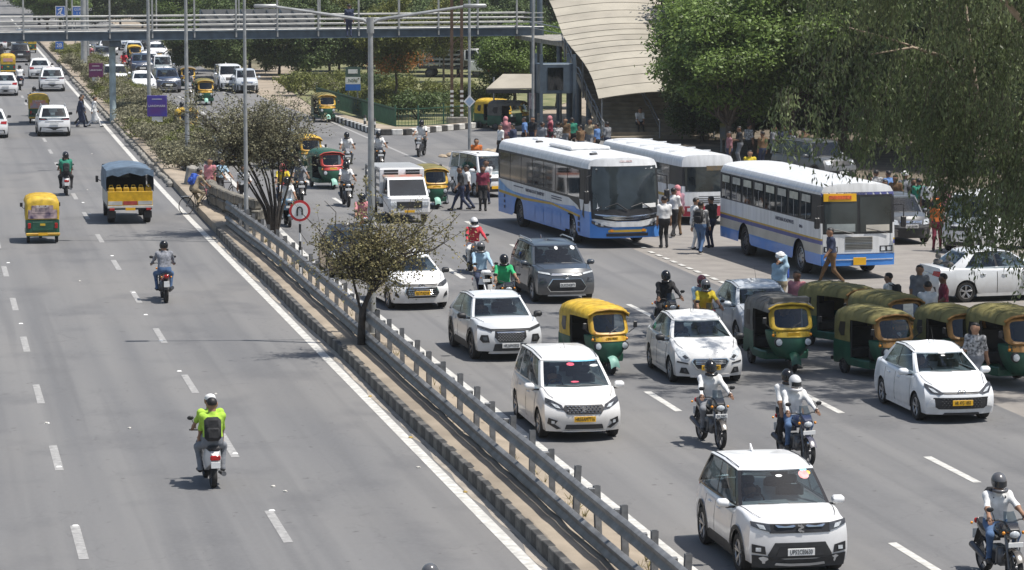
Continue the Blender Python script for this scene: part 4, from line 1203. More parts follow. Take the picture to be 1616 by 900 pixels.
    if P.get('rails'):
        for s in (-1, 1):
            g = G(); g.tube([(s * wr_ * .93, lerp(wrf, wrr, .12), zr + .03), (s * wr_ * .95, lerp(wrf, wrr, .2), zr + .085), (s * wr_ * .95, lerp(wrf, wrr, .85), zr + .075), (s * wr_ * .93, lerp(wrf, wrr, .95), zr + .02)], .02, 6); g.link('roof_rail', SILVER, rf, 40)
    if P.get('fin', True):
        g = G(); y = lerp(wrf, wrr, .8); g.poly([(-.012, y, zr - .03), (-.012, y - .2, zr - .03), (-.012, y - .2, zr + .09)], (.024, 0, 0)); g.link('antenna', body, rf)
    else:
        g = G(); g.tube([(0, lerp(wrf, wrr, .25), zr + .07), (0, lerp(wrf, wrr, .4), zr + .4)], [.006, .002], 5); g.link('antenna', BLACKP, rf)
    # ditch lines on the roof
    for s in (-1, 1):
        g = G(); g.tube([(s * cw(u, .93) * .93, lerp(yfront(.93), yrear(.93), u), zc_(u, .93) + .046) for u in (.03, .2, .4, .6, .8, .97)], .008, 4); g.link('roof_trim', BLACKP, rf)
    # --- glass
    def pane(nm, fn, nu=8, nv=4):
        g = G(); g.grid(fn, nu, nv); 
        return g.link(nm, GLASS, t, 60)
    ws = pane('windshield', lambda u, v: end_pt(1, lerp(-.92, .92, u), lerp(.04, .93, v), .006), 10, 5)
    pane('rear_window', lambda u, v: end_pt(-1, lerp(.86, -.86, u), lerp(.05, .91, v), .006), 10, 4)
    for s in (-1, 1):
        for (u0, u1) in P.get('panes', ((.06, .46), (.49, .88))):
            def fn(a, v, u0=u0, u1=u1): 
                uu = lerp(u0, u1, a if s < 0 else 1 - a); vv = lerp(.05, .91, v)
                return side_pt(s, uu, vv, .006)
            pane('side_window', fn, 6, 3)
        g = G(); g.tube([Vector(side_pt(s, u, .93, .012)) for u in (.04, .2, .4, .6, .8, .93)], .011, 5); g.link('rain_visor', BLACKP, t)
        # black B-pillar strip
        u0, u1 = P.get('panes', ((.06, .46), (.49, .88)))[0][1], P.get('panes', ((.06, .46), (.49, .88)))[1][0]
        g = G(); g.grid(lambda a, v: side_pt(s, lerp(u0, u1, a if s < 0 else 1 - a), lerp(.08, .9, v), .004), 1, 3); g.link('door_pillar', BLACKP, t)
        if P.get('quarter'):
            a0, a1 = P['quarter']; g = G(); g.add([side_pt(s, a0, .1, .006), side_pt(s, a1, .18, .006), side_pt(s, a1 * .98, .45, .006), side_pt(s, a0, .85, .006)], [(0, 1, 2, 3) if s < 0 else (3, 2, 1, 0)]); g.link('quarter_window', GLASS, t)
    # wipers and windscreen base
    for q0, q1 in ((-.7, -.05), (-.05, .6)):
        g = G(); g.tube([end_pt(1, q0, .06, .02), end_pt(1, (q0 + q1) / 2, .085, .025), end_pt(1, q1, .10, .02)], .009, 4); g.link('wiper', BLACKP, ws)
    # interior glimpses behind the glass line: seat tops are not visible through the tint
    # --- panels on the body
    def front_poly(nm, pts, m, off=.012, parent=None, thick=.03, both=False):
        out = []
        for s in ((1, -1) if both else (1,)):
            pp = [(s * x * w * .97, yF + off, z) for x, z in pts]
            # subdivide the outline, and cut into columns across so that it follows the nose
            q = []
            for i in range(len(pp)):
                a, b = Vector(pp[i]), Vector(pp[(i + 1) % len(pp)]); k = max(1, int((b - a).length / .08))
                q += [a.lerp(b, j / k) for j in range(k)]
            c = sum(q, Vector()) / len(q); inner = [c.lerp(p, .5) for p in q]; nq = len(q)
            vs_ = q + inner + [c] + [p - Vector((0, thick, 0)) for p in q]
            fs_ = []
            for i in range(nq):
                j = (i + 1) % nq
                fs_ += [(i, j, nq + j, nq + i), (nq + i, nq + j, 2 * nq), (2 * nq + 1 + i, 2 * nq + 1 + j, j, i)]
            g = G(); g.fn = D; g.add(vs_, fs_ if s < 0 else [f[::-1] for f in fs_])
            out.append(g.link(nm, m, parent or t, 50))
        return out
    def rear_poly(nm, pts, m, off=.012, parent=None, both=False):
        for s in ((1, -1) if both else (1,)):
            pp = [Vector((s * x * w * .97, yR - off, z)) for x, z in pts]; q = []
            for i in range(len(pp)):
                a, b = pp[i], pp[(i + 1) % len(pp)]; k = max(1, int((b - a).length / .1)); q += [a.lerp(b, j / k) for j in range(k)]
            c = sum(q, Vector()) / len(q); nq = len(q)
            fs_ = []
            for i in range(nq):
                j = (i + 1) % nq; fs_ += [(i, j, nq), (nq + 1 + i, nq + 1 + j, j, i)]
            g = G(); g.fn = D; g.add(q + [c] + [p + Vector((0, .03, 0)) for p in q], fs_ if s > 0 else [f[::-1] for f in fs_]); g.link(nm, m, parent or t, 50)
    # doors and handles
    y_split = lerp(yfront(.0), yrear(.0), (P.get('panes', ((.06, .46), (.49, .88)))[0][1] + P.get('panes', ((.06, .46), (.49, .88)))[1][0]) / 2)
    for s in (-1, 1):
        for (y0, y1) in ((y_split + .012, fa - ra_ - .02 if fa - ra_ < yc else yc - .1), (max(ra + ra_ * .75, wbk + .1), y_split - .012)):
            def fn(a, v):
                y = lerp(y0, y1, a if s > 0 else 1 - a); z = lerp(max(zb(y), gc + .06), zt(y) - .075, v)
                return D((s * (sidex(z, y) + .008), y, z))
            g = G(); g.grid(fn, 8, 6)
            dr = g.link('door', body, t, 60)
            g = G(); yh = y0 + .14 if y0 == y_split + .012 else y0 + .18; zh = zt(yh) - .16
            xh = sidex(zh, yh) + .02; g.tube([(s * xh, yh, zh), (s * (xh + .015), yh + .08, zh + .005), (s * xh, yh + .17, zh + .005)], .016, 6); g.link('handle', P.get('handle', body), dr, 60)
            g = G(); g.tube([D((s * (sidex(lerp(gc + .08, zt(y0) - .08, q), y0) + .006), y0 - .012, lerp(gc + .08, zt(y0) - .08, q))) for q in (0, .3, .6, 1)], .006, 4); g.link('shut_line', BLACKP, dr)
    # hood shut line
    for s in (-1, 1):
        g = G(); g.tube([D((s * w * q, y, zt(y) + .042 * P.get('crown', 1) - (.02 if q > .84 else 0))) for q, y in ((.87, yc + .02), (.85, lerp(yc, yF, .4)), (.82, lerp(yc, yF, .8)), (.74, yF - .02))], .005, 4); g.link('hood_line', CLAD, bd)
    # cladding
    if P.get('clad'):
        for s in (-1, 1):
            for a in (fa, ra):
                g = G(); ins, outs = [], []
                for k in range(-10, 11):
                    th = k / 10 * math.pi * .53; yy = a + math.sin(th) * ra_; z = rw + math.cos(th) * ra_; yo = a + math.sin(th) * (ra_ + .085); zo = rw + math.cos(th) * (ra_ + .075)
                    z, zo = max(z, gc), max(zo, gc)
                    ins.append(D((s * (sidex(z, yy) + .014), yy, z))); outs.append(D((s * (sidex(zo, yo) + .02), yo, zo)))
                g.loft([ins, outs] if s > 0 else [outs, ins], closed=False, cap0=False, cap1=False); g.link('wheel_arch', CLAD, t, 60)
            g = G(); g.grid(lambda a, v: D((s * (sidex(lerp(gc - .02, gc + .17, v), 0) + .02 - .012 * v), lerp(ra + ra_ * .95, fa - ra_ * .95, a if s > 0 else 1 - a), lerp(gc - .03, gc + .17, v))), 8, 2); g.link('sill', CLAD, t, 60)
    else:
        for s in (-1, 1):
            g = G(); g.grid(lambda a, v: D((s * (sidex(gc + .05, 0) + .012), lerp(ra + ra_ * .95, fa - ra_ * .95, a if s > 0 else 1 - a), lerp(gc - .02, gc + .07, v))), 6, 1); g.link('sill', P.get('sillm', body), t, 60)
    # mirrors
    for s in (-1, 1):
        y = yc - .22; z = belt + .08
        g = G(); xi, xo = w + .005, w + .215; rr_ = []
        for yy, sc in ((y - .055, .92), (y - .03, 1.0), (y + .03, .96), (y + .07, .78), (y + .095, .4)):
            zc2 = z + .005; hh = .075 * sc; xa, xb = xi + .03 * (1 - sc), xo - .05 * (1 - sc)
            rr_.append([(s * q_x, yy, q_z) for q_x, q_z in ((xa, zc2 - hh * .75), (xa + .03, zc2 - hh), (xb - .04, zc2 - hh), (xb, zc2 - hh * .4), (xb, zc2 + hh * .5), (xb - .04, zc2 + hh), (xa + .04, zc2 + hh), (xa, zc2 + hh * .5))][::s])
        g.loft(rr_); mi = g.link('mirror', mirror or body, t, 50)
        g = G(); g.box(min(s * (w * .88), s * (w + .06)), max(s * (w * .88), s * (w + .06)), y - .03, y + .03, z - .08, z - .05); g.link('stalk', BLACKP, mi)
        g = G(); g.box(min(s * (w + .03), s * (w + .19)), max(s * (w + .03), s * (w + .19)), y - .062, y - .056, z - .055, z + .06); g.link('mirror_glass', GLASS, mi)
    # wheels
    tw = P.get('tw', .20)
    for y in (fa, ra):
        for s in (-1, 1): wheel(t, s * (w - tw / 2 - .02), y, rw, tw, rim, s, P.get('wheel', 'alloy'))
    # --- face
    Z = P.get('face', {})
    hp = []
    for item in Z.get('poly', []):
        nm, m, pts = item[0], item[1], item[2]; both = item[3] if len(item) > 3 else False; off = item[4] if len(item) > 4 else .012
        front_poly(nm, pts, m, off, both=both)
    if 'bars' in Z:
        (x1, z0, z1, nb, m) = Z['bars']
        for k in range(nb):
            z = lerp(z0, z1, (k + .5) / nb); front_poly('grille_bar', [(-x1, z - .009), (x1, z - .009), (x1, z + .009), (-x1, z + .009)], m, .026, thick=.015)
    if 'mesh' in Z:
        (x1, z0, z1, nx, nz, m) = Z['mesh']; g = G(); g.fn = D
        for i in range(nx):
            for j in range(nz):
                xx = lerp(-x1, x1, (i + .5 + .5 * (j % 2)) / (nx + .5)) * w; zz = lerp(z0, z1, (j + .5) / nz); ss = .022
                g.add([(xx - ss, yF + .02, zz), (xx, yF + .02, zz - ss * .7), (xx + ss, yF + .02, zz), (xx, yF + .02, zz + ss * .7), (xx, yF + .04, zz)], [(0, 1, 4), (1, 2, 4), (2, 3, 4), (3, 0, 4)])
        g.f = [f[::-1] for f in g.f]
        o = g.link('grille_mesh', m, t); o['kind'] = 'stuff'
    if 'emblem' in Z:
        z, kind = Z['emblem']; yy = D((0, yF, z))[1] + .03; g = G()
        if kind == 'S':
            s_ = .075
            for (x0, z0_, x1, z1_) in ((.7, .75, -.35, .35), (-.6, .3, .55, -.25), (.35, -.35, -.7, -.75), (-.6, .25, 0, .75), (.6, -.25, 0, -.75)): g.bar((x0 * s_, yy, z + z0_ * s_), (x1 * s_, yy, z + z1_ * s_), .016, .028)
        else:
            g.tube([(math.cos(a) * .085, yy, z + math.sin(a) * .052) for a in [2 * math.pi * k / 16 for k in range(17)]], .011, 6)
            if kind == 'H':
                g.bar((-.03, yy, z - .035), (-.02, yy, z + .035), .014); g.bar((.02, yy, z - .035), (.03, yy, z + .035), .014); g.bar((-.03, yy, z), (.03, yy, z), .014)
            else: g.tube([(math.cos(a) * .035, yy, z + math.sin(a) * .05) for a in [2 * math.pi * k / 12 for k in range(13)]], .01, 6)
        g.link('emblem', CHROME, t, 60)
    if 'plate' in Z:
        z = Z['plate']; plate(t, (0, D((0, yF, z))[1] + .034, z), text, platem)
    # --- tail
    B = P.get('rearface', {})
    for item in B.get('poly', []): rear_poly(item[0], item[2], item[1], item[4] if len(item) > 4 else .012, both=item[3] if len(item) > 3 else False)
    if 'plate' in B: plate(t, (0, D((0, yR, B['plate']))[1] - .03, B['plate']), text if rear else '', platem, rz=0)
    for (q, v, sz, m) in (sticker or []):
        q = -q
        g = G(); p = Vector(end_pt(1, q, v, .012)); n_ = 10
        tx = (Vector(end_pt(1, q + .02, v, .012)) - Vector(end_pt(1, q - .02, v, .012))).normalized(); ty_ = (Vector(end_pt(1, q, v + .02, .012)) - Vector(end_pt(1, q, v - .02, .012))).normalized()
        g.add([p + tx * math.cos(2 * math.pi * k / n_) * sz[0] + ty_ * math.sin(2 * math.pi * k / n_) * sz[1] for k in range(n_)], [tuple(range(n_))[::-1]]); g.link('sticker', m, ws)
    return t

def base_P(kind, **kw):
    K = {
      'suv': dict(L=3.99, W=1.79, H=1.66, gc=.24, rw=.335, belt=1.0, cowlz=1.06, cowl=.92, hood=.97, rf=.32, rr=-1.48, wb=-1.86, fa=1.22, ra=-1.28, tw=.21, clad=True, cbw=.93, crw=.76,
                  panes=((.05, .45), (.475, .80)), quarter=(.82, .95)),
      'mpv': dict(L=4.39, W=1.735, H=1.68, gc=.20, rw=.31, belt=.97, cowlz=1.06, fdrop=.09, cowl=1.28, hood=.86, rf=.50, rr=-1.75, wb=-2.08, fa=1.38, ra=-1.36, tw=.19, cbw=.93, crw=.76, fin=False, rcrown=.03,
                  nose=[(0, .12), (.25, .04), (.5, 0), (.65, .03), (.85, .16), (1.1, .4)], panes=((.07, .38), (.41, .68)), quarter=(.71, .93)),
      'sedan': dict(L=3.99, W=1.735, H=1.51, gc=.18, rw=.30, belt=.93, cowlz=1.02, fdrop=.10, cowl=.98, hood=.80, rf=.30, rr=-1.02, wb=-1.62, fa=1.22, ra=-1.22, tw=.19, deck=.98, cbw=.92, crw=.70, rise=.06, fin=False, rcrown=.04,
                  nose=[(0, .12), (.22, .03), (.45, 0), (.62, .02), (.78, .14), (1.0, .4)], panes=((.06, .46), (.49, .86))),
      'hatch': dict(L=3.75, W=1.69, H=1.52, gc=.19, rw=.295, belt=.93, cowlz=.99, cowl=.92, hood=.86, rf=.36, rr=-1.42, wb=-1.78, fa=1.16, ra=-1.22, tw=.18, cbw=.92, crw=.74, fin=False, panes=((.06, .46), (.49, .86))),
      'van': dict(L=3.4, W=1.48, H=1.80, gc=.20, rw=.27, belt=1.02, cowlz=1.06, cowl=1.35, hood=.88, rf=1.05, rr=-1.55, wb=-1.66, fa=1.1, ra=-1.05, tw=.16, cbw=.95, crw=.84, fin=False, wheel='steel', panes=((.04, .32), (.35, .62)), quarter=(.65, .93)),
      'jeep': dict(L=4.4, W=1.8, H=1.85, gc=.25, rw=.36, belt=1.1, cowlz=1.12, cowl=1.0, hood=1.02, rf=.72, rr=-1.95, wb=-2.1, fa=1.35, ra=-1.3, tw=.22, clad=True, cbw=.95, crw=.84, panes=((.04, .36), (.39, .68)), quarter=(.71, .95)),
    }[kind]
    d = dict(K); d.update(kw); return d
def std_rear(z=.8, lo=.45):
    return {'poly': [('tail_light', REDL, [(.55, z), (.95, z - .03), (.97, z + .13), (.6, z + .12)], True), ('bumper', CLAD, [(-.85, .26), (.85, .26), (.82, lo), (-.82, lo)]), ('tail_trim', CHROME, [(-.5, z + .02), (.5, z + .02), (.5, z + .05), (-.5, z + .05)], False, .02)], 'plate': .66}

PC = {}
PC['brezza'] = base_P('suv', H=1.685, rails=False, nose=[(0, .12), (.25, .05), (.4, 0), (.75, .02), (.9, .05), (1.0, .12), (1.2, .35)], cf=.15, handle=WHITE, pillar=BLKP0, rearface=std_rear(.9, .5),
  face=dict(poly=[('grille', BLACKP, [(-.62, .78), (.62, .78), (.66, .93), (-.66, .93)]),
                  ('headlight', LENSD, [(.60, .80), (.80, .84), (.98, .90), (.98, .97), (.62, .93)], True, .016),
                  ('headlight_lens', LENS, [(.70, .84), (.82, .86), (.88, .93), (.74, .91)], True, .028),
                  ('grille_chrome', CHROME, [(.10, .895), (.16, .875), (.46, .875), (.52, .915), (.47, .915), (.43, .895), (.19, .895), (.14, .915)], True, .028),
                  ('lower_intake', CLAD, [(-.62, .36), (.62, .36), (.66, .42), (.52, .62), (-.52, .62), (-.66, .42)]),
                  ('intake_mesh', BLACKP, [(-.5, .40), (.5, .40), (.42, .56), (-.42, .56)], False, .02),
                  ('fog_recess', BLACKP, [(.70, .43), (.97, .46), (.97, .60), (.72, .56)], True),
                  ('fog_lamp', LENS, [(.80, .48), (.90, .48), (.90, .54), (.80, .54)], True, .025),
                  ('lower_bumper', CLAD, [(-.95, .20), (.95, .20), (.97, .42), (.66, .40), (.6, .34), (-.6, .34), (-.66, .40), (-.97, .42)]),
                  ('skid_plate', SILVER, [(-.52, .245), (-.2, .225), (.2, .225), (.52, .245), (.5, .285), (.2, .27), (-.2, .27), (-.5, .285)], False, .026)],
            emblem=(.855, 'S'), plate=.47))
PC['ertiga'] = base_P('mpv', rearface=std_rear(), cf=.22,
  face=dict(poly=[('grille', BLACKP, [(-.46, .60), (.46, .60), (.56, .70), (.50, .78), (-.50, .78), (-.56, .70)]),
                  ('headlight', LENSD, [(.52, .68), (.70, .70), (.99, .82), (.97, .92), (.80, .87), (.58, .78)], True, .016),
                  ('headlight_lens', LENS, [(.62, .72), (.74, .735), (.84, .82), (.68, .78)], True, .026),
                  ('fog_recess', BLACKP, [(.62, .30), (.72, .28), (.96, .40), (.93, .52), (.70, .46), (.78, .38)], True),
                  ('fog_lamp', LENS, [(.78, .39), (.86, .40), (.86, .46), (.78, .45)], True, .025),
                  ('lower_intake', BLACKP, [(-.52, .28), (.52, .28), (.48, .38), (-.48, .38)]),
                  ('chin', CHROME, [(-.6, .225), (.6, .225), (.56, .25), (-.56, .25)], False, .02)],
            mesh=(.47, .61, .775, 9, 4, CHROME), emblem=(.69, 'S'), plate=.50))
PC['dzire'] = base_P('sedan', rearface=std_rear(.78), cf=.24,
  face=dict(poly=[('grille_frame', CHROME, [(-.42, .38), (.42, .38), (.58, .57), (.50, .64), (-.50, .64), (-.58, .57)], False, .008),
                  ('grille', BLACKP, [(-.39, .40), (.39, .40), (.54, .565), (.48, .62), (-.48, .62), (-.54, .565)], False, .016),
                  ('headlight', LENS, [(.60, .64), (.76, .60), (.90, .68), (.99, .80), (.93, .86), (.72, .78)], True, .016),
                  ('headlight_trim', LENSD, [(.64, .655), (.74, .63), (.82, .68), (.74, .72)], True, .024),
                  ('bumper_cut', BLACKP, [(.66, .50), (.97, .54), (.97, .575), (.66, .53)], True),
                  ('fog_recess', BLACKP, [(.62, .27), (.90, .29), (.86, .42), (.72, .42)], True),
                  ('fog_lamp', LENSD, [(.72, .31), (.80, .31), (.80, .39), (.72, .39)], True, .024),
                  ('chin', body_chin := WHITE, [(-.6, .19), (.6, .19), (.56, .26), (-.56, .26)], False, .02)],
            bars=(.46, .50, .61, 3, CHROME), emblem=(.585, 'S'), plate=.43))
PC['aura'] = base_P('sedan', L=3.995, W=1.68, H=1.52, hood=.79, rearface=std_rear(.8), cf=.20, tapr=True, quarter=None, fin=False,
  face=dict(poly=[('upper_grille', BLACKP, [(-.50, .655), (.50, .655), (.56, .695), (-.56, .695)]),
                  ('headlight', LENSD, [(.50, .67), (.64, .64), (.86, .67), (.99, .80), (.96, .87), (.80, .82)], True, .016),
                  ('headlight_lens', LENS, [(.66, .68), (.80, .70), (.90, .79), (.78, .76)], True, .026),
                  ('lower_grille', BLACKP, [(-.66, .33), (.66, .33), (.84, .42), (.80, .58), (-.80, .58), (-.84, .42)]),
                  ('daytime_lamp', SIGNW, [(.76, .39), (.97, .36), (.97, .43), (.86, .55), (.78, .55)], True, .03),
                  ('chin', BLACKP, [(-.55, .20), (.55, .20), (.5, .25), (-.5, .25)])],
            mesh=(.60, .36, .56, 12, 5, CLAD), emblem=(.70, 'H'), plate=.47))
PC['fronx'] = base_P('suv', L=3.995, W=1.765, H=1.55, hood=.94, belt=.96, cowlz=1.01, rr=-1.25, wb=-1.80, rdrop=.08, cf=.20, rearface=std_rear(.85, .5), crw=.72, quarter=None, panes=((.05, .46), (.49, .84)),
  face=dict(poly=[('upper_trim', BLACKP, [(-.60, .79), (.60, .79), (.60, .83), (-.60, .83)]),
                  ('daytime_lamp', LENSD, [(.58, .76), (.99, .86), (.98, .92), (.60, .83)], True, .016),
                  ('grille', BLACKP, [(-.36, .50), (.36, .50), (.50, .62), (.48, .78), (-.48, .78), (-.50, .62)]),
                  ('headlight', BLACKP, [(.66, .50), (.86, .49), (.95, .57), (.90, .68), (.70, .68)], True, .014),
                  ('headlight_lens', LENSD, [(.72, .53), (.84, .53), (.86, .63), (.74, .64)], True, .024),
                  ('lower_intake', CLAD, [(-.55, .28), (.55, .28), (.50, .46), (-.50, .46)]),
                  ('chrome_bar', CHROME, [(-.42, .735), (.42, .735), (.44, .76), (-.44, .76)], False, .03),
                  ('skid_plate', SILVER, [(-.7, .21), (.7, .21), (.66, .27), (-.66, .27)], False, .026)],
            mesh=(.42, .52, .73, 9, 6, SILVER), plate=.415))
PC['hyryder'] = base_P('suv', L=4.36, W=1.795, H=1.645, hood=.97, cowl=1.05, fa=1.32, ra=-1.28, rr=-1.68, wb=-2.05, rf=.40, rails=True, cf=.18, rearface=std_rear(.9, .5),
  face=dict(poly=[('upper_trim', CHROME, [(-.56, .83), (.56, .83), (.52, .89), (-.52, .89)]),
                  ('daytime_lamp', LENS, [(.58, .85), (.97, .90), (.98, .945), (.60, .90)], True, .016),
                  ('grille_frame', CHROME, [(-.60, .36), (.60, .36), (.72, .50), (.52, .74), (-.52, .74), (-.72, .50)], False, .008),
                  ('grille', BLACKP, [(-.58, .385), (.58, .385), (.685, .50), (.50, .72), (-.50, .72), (-.685, .50)], False, .018),
                  ('headlight', LENSD, [(.70, .64), (.95, .66), (.95, .76), (.76, .76)], True, .014),
                  ('skid_plate', SILVER, [(-.7, .235), (.7, .235), (.66, .28), (-.66, .28)], False, .026)],
            emblem=(.80, 'T'), plate=.56))
PC['etios'] = base_P('sedan', L=4.0, W=1.74, cf=.2, rearface=std_rear(.8),
  face=dict(poly=[('upper_grille', BLACKP, [(-.55, .68), (.55, .68), (.62, .75), (-.62, .75)]),
                  ('headlight', LENSD, [(.58, .69), (.80, .68), (.98, .76), (.97, .86), (.66, .76)], True, .016),
                  ('grille_frame', CHROME, [(-.50, .34), (.50, .34), (.64, .50), (.56, .66), (-.56, .66), (-.64, .50)], False, .008),
                  ('grille', BLACKP, [(-.47, .36), (.47, .36), (.60, .50), (.53, .64), (-.53, .64), (-.60, .50)], False, .016),
                  ('fog_recess', BLACKP, [(.80, .36), (.96, .42), (.94, .54), (.84, .46)], True)],
            bars=(.5, .40, .62, 4, CHROME), emblem=(.72, 'T'), plate=.50))
PC['wagon'] = base_P('hatch', H=1.66, L=3.6, W=1.6, belt=1.0, cowlz=1.04, hood=.92, crw=.82, rearface=std_rear(.9),
  face=dict(poly=[('grille', CHROME, [(-.5, .70), (.5, .70), (.56, .82), (-.56, .82)]), ('grille_dark', BLACKP, [(-.46, .72), (.46, .72), (.5, .75), (-.5, .75)], False, .02),
                  ('headlight', LENS, [(.60, .68), (.97, .70), (.99, .88), (.66, .84)], True, .016), ('lower_bumper', CLAD, [(-.95, .22), (.95, .22), (.97, .58), (-.97, .58)])], emblem=(.77, 'S'), plate=.63))
PC['van'] = base_P('van', rearface=std_rear(.9),
  face=dict(poly=[('headlight', LENS, [(.58, .66), (.92, .66), (.92, .82), (.58, .82)], True), ('grille', BLACKP, [(-.5, .68), (.5, .68), (.5, .80), (-.5, .80)]), ('bumper', CLAD, [(-.95, .24), (.95, .24), (.95, .46), (-.95, .46)])], plate=.42))
PC['jeep'] = base_P('jeep', rearface=std_rear(.9), face=dict(poly=[('headlight', LENS, [(.62, .84), (.9, .84), (.9, 1.0), (.62, 1.0)], True), ('grille', BLACKP, [(-.55, .8), (.55, .8), (.55, 1.0), (-.55, 1.0)]), ('bumper', CLAD, [(-.98, .3), (.98, .3), (.98, .6), (-.98, .6)])], plate=.5))
PC['creta'] = base_P('suv', L=4.3, W=1.79, H=1.63, cowl=1.0, fa=1.3, ra=-1.3, rr=-1.55, wb=-2.0, rails=True, tail=[(0, .12), (.3, .02), (.55, 0), (.85, .05), (1.1, .12)],
  rearface={'poly': [('tail_light', LENSD, [(.42, .90), (.98, .90), (.98, 1.0), (.5, .98)], True), ('tail_red', REDL, [(.60, .915), (.96, .915), (.96, .94), (.60, .94)], True, .022), ('bumper', CLAD, [(-.96, .24), (.96, .24), (.92, .52), (-.92, .52)]), ('skid_plate', SILVER, [(-.6, .26), (.6, .26), (.55, .36), (-.55, .36)], False, .02), ('boot_line', CLAD, [(-.6, .80), (.6, .80), (.6, .82), (-.6, .82)])], 'plate': .70}, face=PC['hyryder']['face'])

def front_at(px, py, L, rz):
    """Origin for a vehicle whose near end meets the ground at the pixel; rz = heading, forward = +Y."""
    p = pix(px, py); f = Vector((-math.sin(rz), math.cos(rz), 0))
    toward = -1 if f.dot(Vector((_sy, _cy, 0))) > 0 else 1       # which end is the near end
    return p - f * toward * (L / 2 - .05)
def put(t, px, py, L, rz):
    p = front_at(px, py, L, rz); t.location = p; t.rotation_euler.z = rz; return t
ON = math.pi          # oncoming
GOLD = mat('gold_sticker', (.5, .38, .05), .4)
PINKF = mat('pink_flowers', (.65, .08, .14), .7, var=.3, scale=20)
REDS = mat('sticker_red_white', (.75, .6, .6), .4, var=.5, scale=16, col2=(.8, .1, .1))
CYS = mat('sticker_cyan', (.15, .45, .65), .4)
GREYB = paint('blue_grey', (.045, .055, .07), .3)
SILVP = paint('pale_silver', (.50, .53, .56))
GREYP = paint('mid_grey', (.10, .105, .11))
NAVYP = paint('navy', (.02, .035, .075))
BLKP = paint('black', (.012, .012, .014))
LIGHTS = paint('silver_white', (.66, .68, .70))
c1 = put(car('white compact SUV with black cladding and white plate at the bottom right', PC['brezza'], WHITE, name='suv', text='UP52CE0630', sticker=[(.66, .80, (.10, .10), REDS), (.80, .84, (.045, .045), PLY), (.70, .92, (.07, .035), CYS), (0, .80, (.06, .03), PLW)]), 1262, 914, 3.99, ON + R(-.5))
c2 = put(car('white seven-seat taxi van with studded chrome grille and pink flowers inside', PC['ertiga'], paint('warm_white', (.76, .75, .73)), name='taxi', text='HR55AM7716', platem=PLY, rim=RIM, sticker=[(-.05, .82, (.085, .06), PINKF), (.72, .75, (.10, .04), PLW), (.4, .93, (.3, .03), CYS), (-.05, .22, (.09, .03), PINKF)]), 922, 698, 4.39, ON + R(-.8))
c3 = put(car('white sedan taxi with a big dark grille behind the single motorcyclist', PC['dzire'], paint('dusty_white', (.69, .69, .68)), name='taxi', text='HR55AK4782', platem=PLY, mirror=BLACKP), 1121, 608, 3.99, ON + R(-2))
c4 = put(car('white sedan taxi with wide black lower grille in front of the autos', PC['aura'], paint('cool_white', (.77, .79, .81)), name='taxi', text='HR 47G 1055', platem=PLY, sticker=[(.05, .93, (.09, .025), PLW), (.05, .82, (.05, .03), PLW)]), 1517, 669, 3.99, ON + R(0))
c5 = put(car('pearl white crossover with black mesh grille and split headlamps', PC['fronx'], LIGHTS, name='suv', text='HR26FN2825', mirror=BLACKP, rim=RIMD), 806, 571, 3.99, ON + R(2))
c6 = put(car('dark blue-grey SUV with roof rails in front of the blue coach', PC['hyryder'], GREYB, name='suv', text='DL3CDA2073', mirror=GREYB, sticker=[(.75, .85, (.07, .09), PLW), (0, .85, (.05, .08), PLW)]), 895, 480, 4.36, ON + R(1))
c7 = put(car('white sedan taxi partly behind the small thorny tree', PC['etios'], WHITE, name='taxi', text='RJ11TA2318', platem=PLY, mirror=BLACKP), 666, 490, 4.0, ON + R(4))
c8 = put(car('silver sedan half hidden behind the grey-roofed auto', PC['dzire'], SILVP, name='car', platem=PLW), 1222, 548, 3.99, ON + R(-1))
c9 = put(car('dark grey hatchback parked right of the blue-striped ordinary bus', PC['wagon'], GREYP, name='car', text='DL8CAR3456'), 1438, 386, 3.6, ON + R(2))
c10 = car('white sedan parked side-on behind the hanging branches', base_P('sedan', L=4.4, W=1.74, rearface=std_rear(.78), face=PC['etios']['face']), LIGHTS, name='car')
c10.location = pix(1566, 470); c10.rotation_euler.z = -R(90) - YAW + R(16)
c11 = put(car('dark jeep-like SUV parked in the shade behind the ordinary bus', PC['jeep'], GREYP, name='suv'), 1330, 291, 4.4, ON + R(20))
c12 = put(car('old white van waiting behind the blue coach', PC['van'], WHITE, name='van', platem=PLY), 783, 312, 3.4, ON + R(14))
c13 = put(car('white van standing right of the grey hatchback behind leaves', PC['van'], WHITE, name='van'), 1520, 400, 3.4, ON - R(50)); c13.scale = (1.15,) * 3
# left carriageway (seen from behind)
q1 = put(car('white SUV driving away beside the colourful auto', PC['creta'], WHITE, name='suv', mirror=BLACKP), 86, 216, 4.3, R(0))
q2 = put(car('white SUV driving away nearest the median beyond the footbridge shadow', PC['creta'], WHITE, name='suv', mirror=BLACKP, rear=True), 83, 145, 4.3, R(-1))
q3 = put(car('white sedan driving away just ahead of the white SUV', PC['dzire'], WHITE, name='car', mirror=BLACKP), 63.5, 125, 3.99, R(-1))
q4 = copy_tree(q3, 'white sedan driving away at the left edge beyond the footbridge shadow', front_at(9, 152, 4, 0), 0)
q5 = copy_tree(q3, 'white sedan half cut off by the left edge of the picture', front_at(-12, 219, 4, 0), 0)
q6 = copy_tree(q2, 'black SUV driving away under the footbridge', front_at(33, 99, 4.3, 0), R(-1), remap={WHITE.name: BLKP})
for i, (px, py, c, src, lab) in enumerate(((22, 79, BLKP, q2, 'black car far away under the footbridge at the left'), (-2, 80, WHITE, q3, 'white car at the far left edge under the footbridge'), (38, 73, GREYP, q2, 'grey car far ahead beside the yellow auto'))):
    copy_tree(src, lab, front_at(px, py, 4.2, 0), R(-1), 'far traffic driving away', remap={WHITE.name: c})
